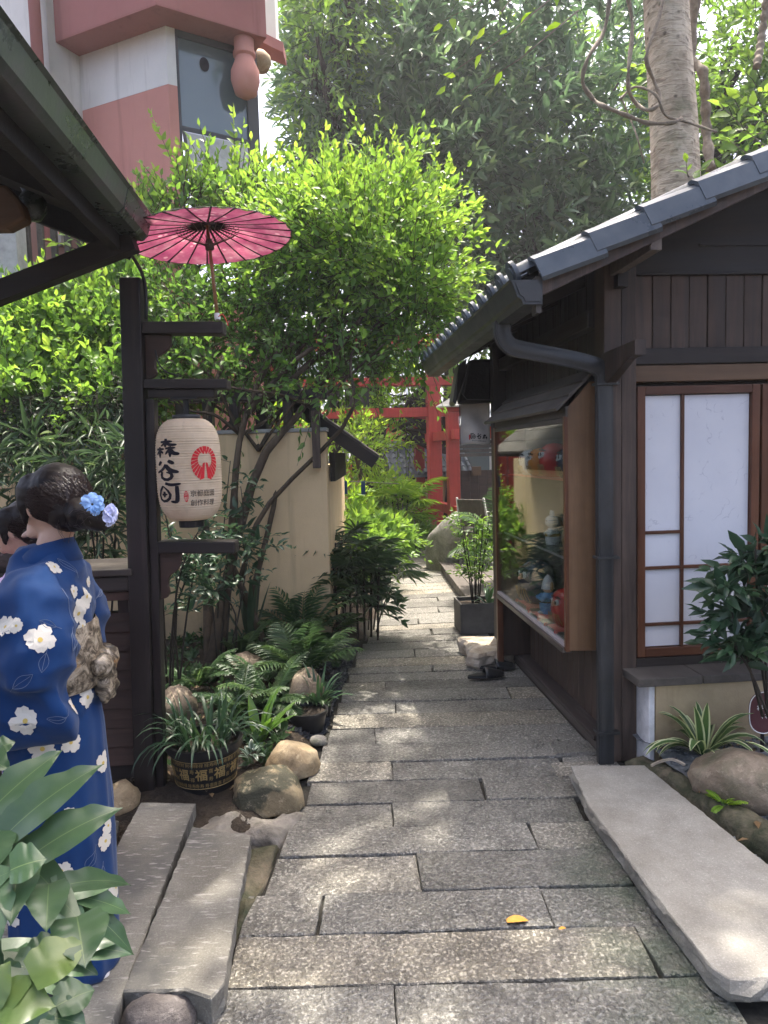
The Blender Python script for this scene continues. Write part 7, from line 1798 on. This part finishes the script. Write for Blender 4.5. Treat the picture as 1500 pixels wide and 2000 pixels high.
philo(None, [(-40, 1850, 1.42), (40, 1860, 1.44), (120, 1850, 1.46)], [(1.0, 262, 1858, 1.5, .042), (.85, 245, 1830, 1.5, .04), (.8, 190, 1900, 1.45, .05), (.6, 150, 1950, 1.4, .05), (.4, 60, 1960, 1.36, .055), (.3, -20, 1940, 1.36, .055)], 1.4, seed=4)
philo(None, [(-100, 1730, 1.1), (-40, 1725, 1.11), (20, 1700, 1.12)], [(1.0, 92, 1675, 1.14, .05), (.5, 0, 1830, 1.05, .055), (.3, -50, 1830, 1.05, .055), (.3, -60, 1650, 1.1, .05)], 1.1, seed=5)
philo(None, [(-120, 1470, 1.32), (-60, 1480, 1.33), (-10, 1465, 1.34)], [(1.0, 30, 1448, 1.36, .03), (.6, 20, 1500, 1.3, .045), (.5, -40, 1420, 1.3, .04)], 1.3, seed=6)
philo(None, [(0, 2000, 1.22), (60, 1995, 1.24), (110, 1965, 1.27)], [(1.0, 185, 1930, 1.32, .05), (.7, 170, 2000, 1.27, .05), (.4, 80, 2060, 1.22, .055), (.3, 20, 1920, 1.2, .05)], 1.2, seed=7)
philo(None, [(-60, 1900, 1.25), (0, 1890, 1.27), (60, 1870, 1.3)], [(1.0, 130, 1835, 1.34, .045), (.7, 110, 1915, 1.3, .05), (.4, 20, 1950, 1.25, .05), (.4, 0, 1820, 1.25, .045)], 1.2, seed=8)

# ------------------------------------------------------------------ two women in kimono
def bake(o):
    """apply modifiers and keep the object"""
    dg = bpy.context.evaluated_depsgraph_get(); me = bpy.data.meshes.new_from_object(o.evaluated_get(dg))
    for m in list(o.modifiers): o.modifiers.remove(m)
    o.data = me; return o
def remesh(o, vox, it=4):
    m = o.modifiers.new('r', 'REMESH'); m.mode = 'VOXEL'; m.voxel_size = vox; m.use_smooth_shade = True
    s = o.modifiers.new('s', 'SMOOTH'); s.factor = .5; s.iterations = it
    return bake(o)
def woman(label, loc, rotz, scale, kim, hairdo, turn=0.0, shift=0.0, detail=True):
    def twist(o):
        for v in o.data.vertices:
            a = turn * max(0, min(1, (v.co.z - 1.27) / .09)); q = Matrix.Rotation(a, 3, 'Z') @ v.co; v.co = q + V3((0, shift * max(0, min(1, (v.co.z - 1.22) / .12)), 0))
    # body: one continuous surface
    mb = MB(); hx, hy, hz = 0, .035, 1.425
    mb.ball((0, hy, hz), (.072, .088, .1), 20, 14); mb.ball((0, hy + .045, hz - .055), (.05, .05, .052), 16, 10); mb.ball((0, hy + .03, hz - .03), (.063, .06, .06), 16, 10)
    mb.tube([(0, hy + .082, hz + .012), (0, hy + .1, hz - .018), (0, hy + .088, hz - .03)], [.008, .013, .009], 8)
    mb.ball((0, hy + .088, hz - .052), (.02, .012, .009), 10, 8); mb.ball((0, hy + .085, hz - .09), (.02, .016, .016), 10, 8)
    for s in (-1, 1):
        mb.ball((s * .073, hy - .008, hz - .012), (.011, .02, .03), 10, 8); mb.ball((s * .034, hy + .07, hz - .03), (.025, .02, .025), 10, 8)
    mb.tube([(0, -.015, 1.2), (0, -.005, 1.27), (0, .015, 1.34), (0, .02, 1.38)], [.062, .05, .047, .05], 14)
    mb.tube([(0, 0, .8), (0, .0, .95), (0, 0, 1.1), (0, -.01, 1.22)], [.14, .12, .125, .07], 14)
    for s in (-1, 1):
        mb.tube([(s * .08, 0, .85), (s * .075, .01, .45), (s * .07, 0, .07)], [.085, .06, .042], 12); mb.ball((s * .07, .06, .035), (.042, .11, .036), 12, 8)
        sh, el, wr = V3((s * .15, -.005, 1.2)), V3((s * .225, -.03, .96)), V3((s * .13, .24, 1.03))
        mb.tube([(s * .06, 0, 1.2), sh, el.lerp(sh, .5), el, el.lerp(wr, .5), wr], [.06, .055, .043, .037, .032, .024], 12)
        d = (wr - el).normalized(); hd = wr + d * .05
        mb.ball(hd, (.034, .048, .02), 12, 8)
        for k, ln in enumerate((.055, .063, .06, .048)):
            b_ = hd + d * .035 + V3((s * (.024 - .016 * k), 0, .002)); mb.tube([b_, b_ + d * ln * .5, b_ + d * ln * .8 + V3((0, 0, -.018))], [.0095, .009, .008], 7)
        b_ = hd + V3((-s * .03, -.01, 0)); mb.tube([b_, b_ + V3((-s * .022, .02, .01)), b_ + V3((-s * .026, .045, .012))], [.0105, .01, .008], 7)
    body = mb.build('person', MT['skin']); remesh(body, .0065, 3); twist(body)
    body.location = loc; body.rotation_euler = (0, 0, rotz); body.scale = (scale,) * 3
    tag(body, label, 'person')
    # kimono: one cloth volume with wide sleeves
    kb = MB(); rows = []
    for z, cx, cy_, rx, ry in ((.015, 0, .0, .175, .17), (.2, 0, .0, .172, .165), (.5, 0, .0, .172, .158), (.75, 0, -.005, .172, .152), (.9, 0, 0, .158, .138), (1.02, 0, .0, .158, .132), (1.12, 0, -.005, .19, .138), (1.19, 0, -.01, .195, .124), (1.245, 0, -.012, .165, .108), (1.27, 0, -.015, .1, .088), (1.3, 0, -.012, .073, .08)):
        rx *= .94; ry *= .94
        rows.append([(cx + rx * math.copysign(abs(math.cos(t)) ** .85, math.cos(t)), cy_ + ry * math.copysign(abs(math.sin(t)) ** .85, math.sin(t)), z) for t in np.linspace(0, 2 * PI, 33)[:-1]])
    kb.rings(rows)
    for s in (-1, 1):
        kb.tube([(s * .09, -.005, 1.19), (s * .17, -.015, 1.15), (s * .225, -.035, 1.03), (s * .24, -.03, .95)], [.095, .103, .105, .09], 14)
        bag = [[(s * (.235 + .055 * math.cos(t) - .06 * j / 5), -.11 + .41 * j / 5 + .02 * math.sin(t), (lerp(.92, .9, j / 5)) + math.sin(t) * lerp(.13, .17, j / 5)) for t in np.linspace(0, 2 * PI, 19)[:-1]] for j in range(6)]
        kb.rings(bag)
    k = kb.build('kimono', MT[kim], body); remesh(k, .011, 10)
    me = k.data; n = len(me.vertices); co = np.empty(n * 3); me.vertices.foreach_get('co', co); co = co.reshape(-1, 3); nr = np.empty(n * 3); me.vertices.foreach_get('normal', nr); nr = nr.reshape(-1, 3)
    off = np.empty(n)
    for i in range(n):
        x, y, z = co[i]
        if z < .82: off[i] = .05 * (.2 - abs(noise.noise(V3((x * 9, y * 9, z * .9 + 3))))) * min(1, (.9 - z) * 2.2) + .004 * noise.noise(V3((x * 30, y * 30, z * 2)))
        else: off[i] = .034 * (.22 - abs(noise.noise(V3((x * 6 + z * 7, y * 6 - z * 5, z * 5 + y * 10))))) + .004 * noise.noise(V3((x * 22, y * 22, z * 14)))
    co = co + nr * off[:, None]; me.vertices.foreach_set('co', co.ravel()); me.update()
    # collar band standing off the nape
    cp = spline([(-.02, .125, 1.06), (-.065, .095, 1.16), (-.088, .02, 1.262), (-.07, -.07, 1.29), (0, -.105, 1.292), (.07, -.07, 1.29), (.088, .02, 1.262), (.06, .1, 1.16), (.0, .135, 1.06)], 41)
    lo, hi_ = [], []
    for p in cp:
        r_ = V3((p.x, p.y, 0)); r_ = r_.normalized() if r_.length > 1e-4 else V3((0, -1, 0)); lo.append(p + r_ * .012 + V3((0, 0, -.035))); hi_.append(p - r_ * .012 + V3((0, 0, .03)))
    c = MB().rings([lo, hi_], close=False).build('collar', MT[kim], body, smooth=True); sm_ = c.modifiers.new('t', 'SOLIDIFY'); sm_.thickness = .009
    # hair: cap, bun, loose strands
    hb = MB(); hb.ball((0, .004, 1.448), (.086, .1, .093), 24, 18); hb.ball((0, -.045, 1.41), (.072, .062, .072), 20, 14)
    for s in (-1, 1): hb.ball((s * .05, .05, 1.452), (.04, .06, .062), 16, 12); hb.tube([(s * .068, .075, 1.46), (s * .078, .06, 1.41), (s * .073, .055, 1.36)], [.02, .016, .006], 8)
    if hairdo == 'bun': hb.ball((0, -.115, 1.395), (.054, .044, .047), 20, 14); hb.ball((.03, -.125, 1.378), (.042, .04, .04), 14, 10)
    else: hb.ball((0, -.105, 1.37), (.05, .045, .06), 16, 12)
    h = hb.build('hair', MT['hair'], body); remesh(h, .007, 4)
    me = h.data
    for v in me.vertices: v.co += v.normal * (.0035 * noise.noise(V3((v.co.x * 60, v.co.y * 14, v.co.z * 60))) + .002 * noise.noise(v.co * 150))
    twist(h)
    sb = MB(); rr = random.Random(7)
    for i in range(950 if detail else 260):
        t0 = rr.uniform(0, 1); s = rr.choice((-1, 1)); a = rr.uniform(.1, 1.5)
        p0 = V3((s * .09 * math.sin(a), .085 * math.cos(rr.uniform(0, 1.2)), 1.43 + .1 * math.cos(a) + rr.uniform(-.03, 0))); p2 = V3((rr.uniform(-.04, .04), -.1, 1.4 + rr.uniform(-.04, .04)))
        pts = []
        for j in range(8):
            q = p0.lerp(p2, j / 7); c_ = V3((0, .0, 1.437)); e = q - c_; e = V3((e.x / .088, e.y / .104, e.z / .097)); e.normalize(); e *= 1.0 + rr.uniform(.0, .022)
            q2 = c_ + V3((e.x * .088, e.y * .104, e.z * .097)); pts.append(q2.lerp(p2, max(0, (j - 4) / 3) * .8))
        sb.tube(pts, .0009, 3, caps=False)
    for i in range(70 if detail else 30):
        b_ = V3((rr.uniform(-.06, .06), rr.uniform(-.16, -.06), 1.37 + rr.uniform(-.03, .04))); d = V3((rr.gauss(0, 1), -abs(rr.gauss(0, 1)), rr.gauss(-.3, .8))).normalized()
        sb.tube([b_, b_ + d * .03, b_ + d * .05 + V3((0, 0, -.012))], .0006, 3, caps=False)
    twist(sb.build('hair_strands', MT['hair_strand'], h))
    return body, k
W1 = V3((-1.012, 2.09, .06)); A1 = rad(101)
w1, k1 = woman('woman seen from behind in a navy kimono with white flowers and blue hair flower', W1, A1, 1.0, 'kimono', 'bun', turn=rad(-44), shift=-.062)
mw = Matrix.Translation(W1) @ Matrix.Rotation(A1, 4, 'Z'); mi_ = mw.inverted()
bvh = BVHTree.FromPolygons([v.co.copy() for v in k1.data.vertices], [tuple(p.vertices) for p in k1.data.polygons])
def onto(p, n): 
    h = bvh.ray_cast(p + n * .06, -n, .14); return (h[0] + h[1] * .0022) if h[0] is not None else None
def bloom(hit, nrm, r_, rot, petals=5, full=True):
    fw_ = MB(); ux = nrm.cross(V3((0, 0, 1))).normalized(); uy = nrm.cross(ux)
    def patch(cx, cy_, pts, mi):
        q = [onto(hit + ux * (cx + a) + uy * (cy_ + b), nrm) for a, b in pts]
        c_ = onto(hit + ux * cx + uy * cy_, nrm)
        if any(v is None for v in q) or c_ is None: return
        lift = nrm * (.0003 if mi == 0 else .0009); n = len(q)
        fw_.add([c_ + lift] + [v + lift for v in q], [(0, i + 1, (i + 1) % n + 1) for i in range(n)], mi)
    for k in range(petals):
        a = rot + 6.283 * k / petals + .18 * math.sin(k * 7 + rot * 9); r0_ = r_; r_ = r0_ * (1 + .16 * math.sin(k * 5 + rot * 13)); ca, sa = math.cos(a), math.sin(a)
        pr = [(.06, -.06), (.4, -.44), (.8, -.5), (1.05, -.26), (1.0, 0), (1.08, .22), (.8, .52), (.4, .44), (.06, .06)]
        patch(ca * r_ * .55, sa * r_ * .55, [((x - .55) * r_ * ca - y * r_ * .95 * sa, (x - .55) * r_ * sa + y * r_ * .95 * ca) for x, y in pr], 0); r_ = r0_
    patch(0, 0, [(.2 * r_ * math.cos(t), .2 * r_ * math.sin(t)) for t in np.linspace(0, 6.283, 9)[:-1]], 1)
    if fw_.v: fw_.build('flower', [MT['petal_w'], MT['petal_y']], k1)
def pxhit(px, py):
    o = mi_ @ CAMP; d = (mi_.to_3x3() @ ray(px, py)).normalized(); h = bvh.ray_cast(o, d); return (h[0], h[1]) if h[0] is not None else None
for px, py, r_, rot in ((168, 1165, .03, .2), (152, 1198, .032, .9), (172, 1138, .017, .5), (142, 1155, .02, 1.1), (160, 1222, .019, .1), (78, 1250, .034, .4), (150, 1340, .026, .8), (170, 1362, .028, .3), (142, 1380, .024, 1.2), (50, 1408, .034, .1), (105, 1108, .022, .6), (12, 1225, .026, .5), (32, 1222, .018, 1.0), (200, 1490, .03, .4), (205, 1642, .026, 1.0), (210, 1612, .02, .2), (225, 1732, .03, .6), (138, 1450, .026, .7), (135, 1590, .022, .2), (120, 1700, .026, .3), (190, 1810, .024, .9)):
    h = pxhit(px, py)
    if h and r_: bloom(h[0], h[1], r_, rot)
for k in range(16):   # the sides the camera does not see
    a = rad(20 + k * 11); d = V3((math.cos(a), math.sin(a), 0)); z = .2 + (k * .37) % 1.0; h = bvh.ray_cast(V3((0, 0, z)) + d, -d)
    if h[0] is not None: bloom(h[0], h[1], .034, k)
lf_ = MB()
for px, py, L_, a in ((150, 1120, .05, 1.9), (190, 1165, .04, .4), (110, 1225, .045, 2.6), (90, 1275, .05, 4.4), (140, 1235, .05, 4.3), (25, 1345, .06, .6), (185, 1660, .05, 4.2), (130, 1400, .04, 3.6), (200, 1690, .04, 4.5)):
    h = pxhit(px, py)
    if not h: continue
    n_ = h[1]; ux = n_.cross(V3((0, 0, 1))).normalized(); uy = V3((0, 0, 1)) - n_ * n_.z; uy.normalize(); ux = -ux
    def lp(x, y): return onto(h[0] + (ux * math.cos(a) + uy * math.sin(a)) * x + (uy * math.cos(a) - ux * math.sin(a)) * y, n_)
    lf_ = MB()
    for crv in ([(t, .24 * math.sin(PI * t)) for t in np.linspace(0, 1, 9)], [(t, -.24 * math.sin(PI * t)) for t in np.linspace(0, 1, 9)], [(t, 0) for t in np.linspace(-.3, .9, 7)]):
        q = [lp(x * L_, y * L_) for x, y in crv]
        if all(v is not None for v in q): lf_.tube(q, .0007, 3, caps=False)
    if lf_.v: lf_.build('leaf_outline', MT['petal_line'], k1)
# seams of the kimono: centre back and shoulder
sm_b = MB(); q = [bvh.ray_cast(V3((.0, -.5, z)), V3((0, 1, 0)))[0] for z in np.linspace(.1, 1.24, 40)]; q = [p + V3((0, -.0012, 0)) for p in q if p is not None]
sm_b.tube(q, .0011, 4, caps=False); sm_b.build('seam', MT['petal_line'], k1)
sm_b = MB(); q = [bvh.ray_cast(V3((-.5, -.5, 0)) + V3((-.05, .05, z)), V3((.72, .69, 0)).normalized())[0] for z in np.linspace(.95, 1.2, 20)]; q = [p + V3((-.0008, -.0008, 0)) for p in q if p is not None]
if len(q) > 3: sm_b.tube(q, .0009, 4, caps=False); sm_b.build('seam', MT['petal_line'], k1)
# obi: band and soft knot at the back
rows = [[(rx * math.cos(t), ry * math.sin(t), z) for t in np.linspace(0, 2 * PI, 41)[:-1]] for z, rx, ry in ((.885, .174, .154), (.9, .183, .162), (1.0, .178, .153), (1.06, .178, .146), (1.075, .17, .138))]
MB().rings(rows, caps=False).build('obi', MT['obi'], w1, smooth=True)
ob = MB()
for c_, r_, ro in (((-.045, -.155, .94), (.055, .038, .042), .4), ((.045, -.155, .94), (.055, .038, .042), -.4), ((-.03, -.163, .885), (.04, .028, .062), .25), ((.028, -.163, .875), (.04, .028, .066), -.2), ((0, -.15, .955), (.03, .042, .03), 0)): ob.ball(c_, r_, 18, 14, rot=Matrix.Rotation(ro, 3, 'Y'))
o = ob.build('obi_knot', MT['obi'], w1); remesh(o, .006, 2)
for v in o.data.vertices: v.co += v.normal * (.007 * noise.noise(V3((v.co.x * 28 + v.co.z * 20, v.co.y * 25, v.co.z * 40))) + .003 * noise.noise(v.co * 90))
# hair flowers
def silk_flower(name, c_, n_, r_, mat, seed):
    mb = MB(); rr = random.Random(seed); n_ = n_.normalized(); ux = n_.orthogonal().normalized(); uy = n_.cross(ux)
    for ring, (m, rad_, lift, sz) in enumerate(((7, .62, .0, .5), (6, .42, .16, .42), (5, .22, .26, .34))):
        for k in range(m):
            a = 6.283 * (k + ring * .4) / m; d = ux * math.cos(a) + uy * math.sin(a); x = n_.cross(d); rows = []
            for i in range(6):
                t = i / 5; w_ = sz * r_ * (.35 + .9 * math.sin(PI * (.1 + .65 * t))); p = c_ + d * r_ * (rad_ * .4 + t * sz * 1.15) + n_ * r_ * (lift + .35 * t - .45 * t * t)
                rows.append([p + x * w_ * q + n_ * r_ * (.12 * abs(q) + .05 * math.sin(q * 9 + k) * t) for q in (-1, -.6, -.2, .2, .6, 1)])
            mb.rings(rows, close=False)
    return mb.build(name, MT[mat], w1, smooth=True)
cdl = (mi_ @ CAMP - V3((0, -.1, 1.42))).normalized()
silk_flower('hair_flower', mi_ @ P(180, 985, 2.02), cdl, .036, 'flower_blue', 1); silk_flower('hair_flower', mi_ @ P(214, 1006, 2.06), (cdl + V3((.5, -.8, -.2))).normalized(), .036, 'flower_pale', 2)
MB().ball((-.09, -.02, .015), (.05, .12, .03), 14, 10).build('tabi_sock', MT['tabi'], w1, smooth=True); MB().ball((.07, .04, .015), (.05, .12, .03), 14, 10).build('tabi_sock', MT['tabi'], w1, smooth=True)
W2 = V3((-1.3, 2.62, .05)); w2, k2 = woman('woman in a lilac kimono in profile behind the first woman', W2, rad(82), .925, 'kimono_lilac', 'low', detail=False)
for s in (-1, 1):
    MB().ball((s * .034, .112, 1.44), (.012, .006, .007), 10, 8).build('eye', MT['g_black'], w2, smooth=True); MB().tube([(s * .018, .118, 1.457), (s * .036, .114, 1.461), (s * .054, .1, 1.456)], .0028, 6).build('eyebrow', MT['hair'], w2)
MB().ball((0, .128, 1.374), (.019, .008, .008), 12, 8).build('lips', MT['lips'], w2, smooth=True)

# ------------------------------------------------------------------ humid air
hz_m = bpy.data.materials.new('humid haze'); hz_m.use_nodes = True; nt_ = hz_m.node_tree; nt_.nodes.clear()
ho = nt_.nodes.new('ShaderNodeOutputMaterial'); hv = nt_.nodes.new('ShaderNodeVolumePrincipled')
hv.inputs['Color'].default_value = (.95, .97, 1, 1); hv.inputs['Density'].default_value = .0024; hv.inputs['Anisotropy'].default_value = .35
nt_.links.new(hv.outputs[0], ho.inputs['Volume'])
hzo = MB().box(-45, 45, -25, 48, -1.1, 16).build('haze', hz_m); hzo['kind'] = 'stuff'
tag(hzo, 'thin humid air between the camera and the far trees', 'haze')
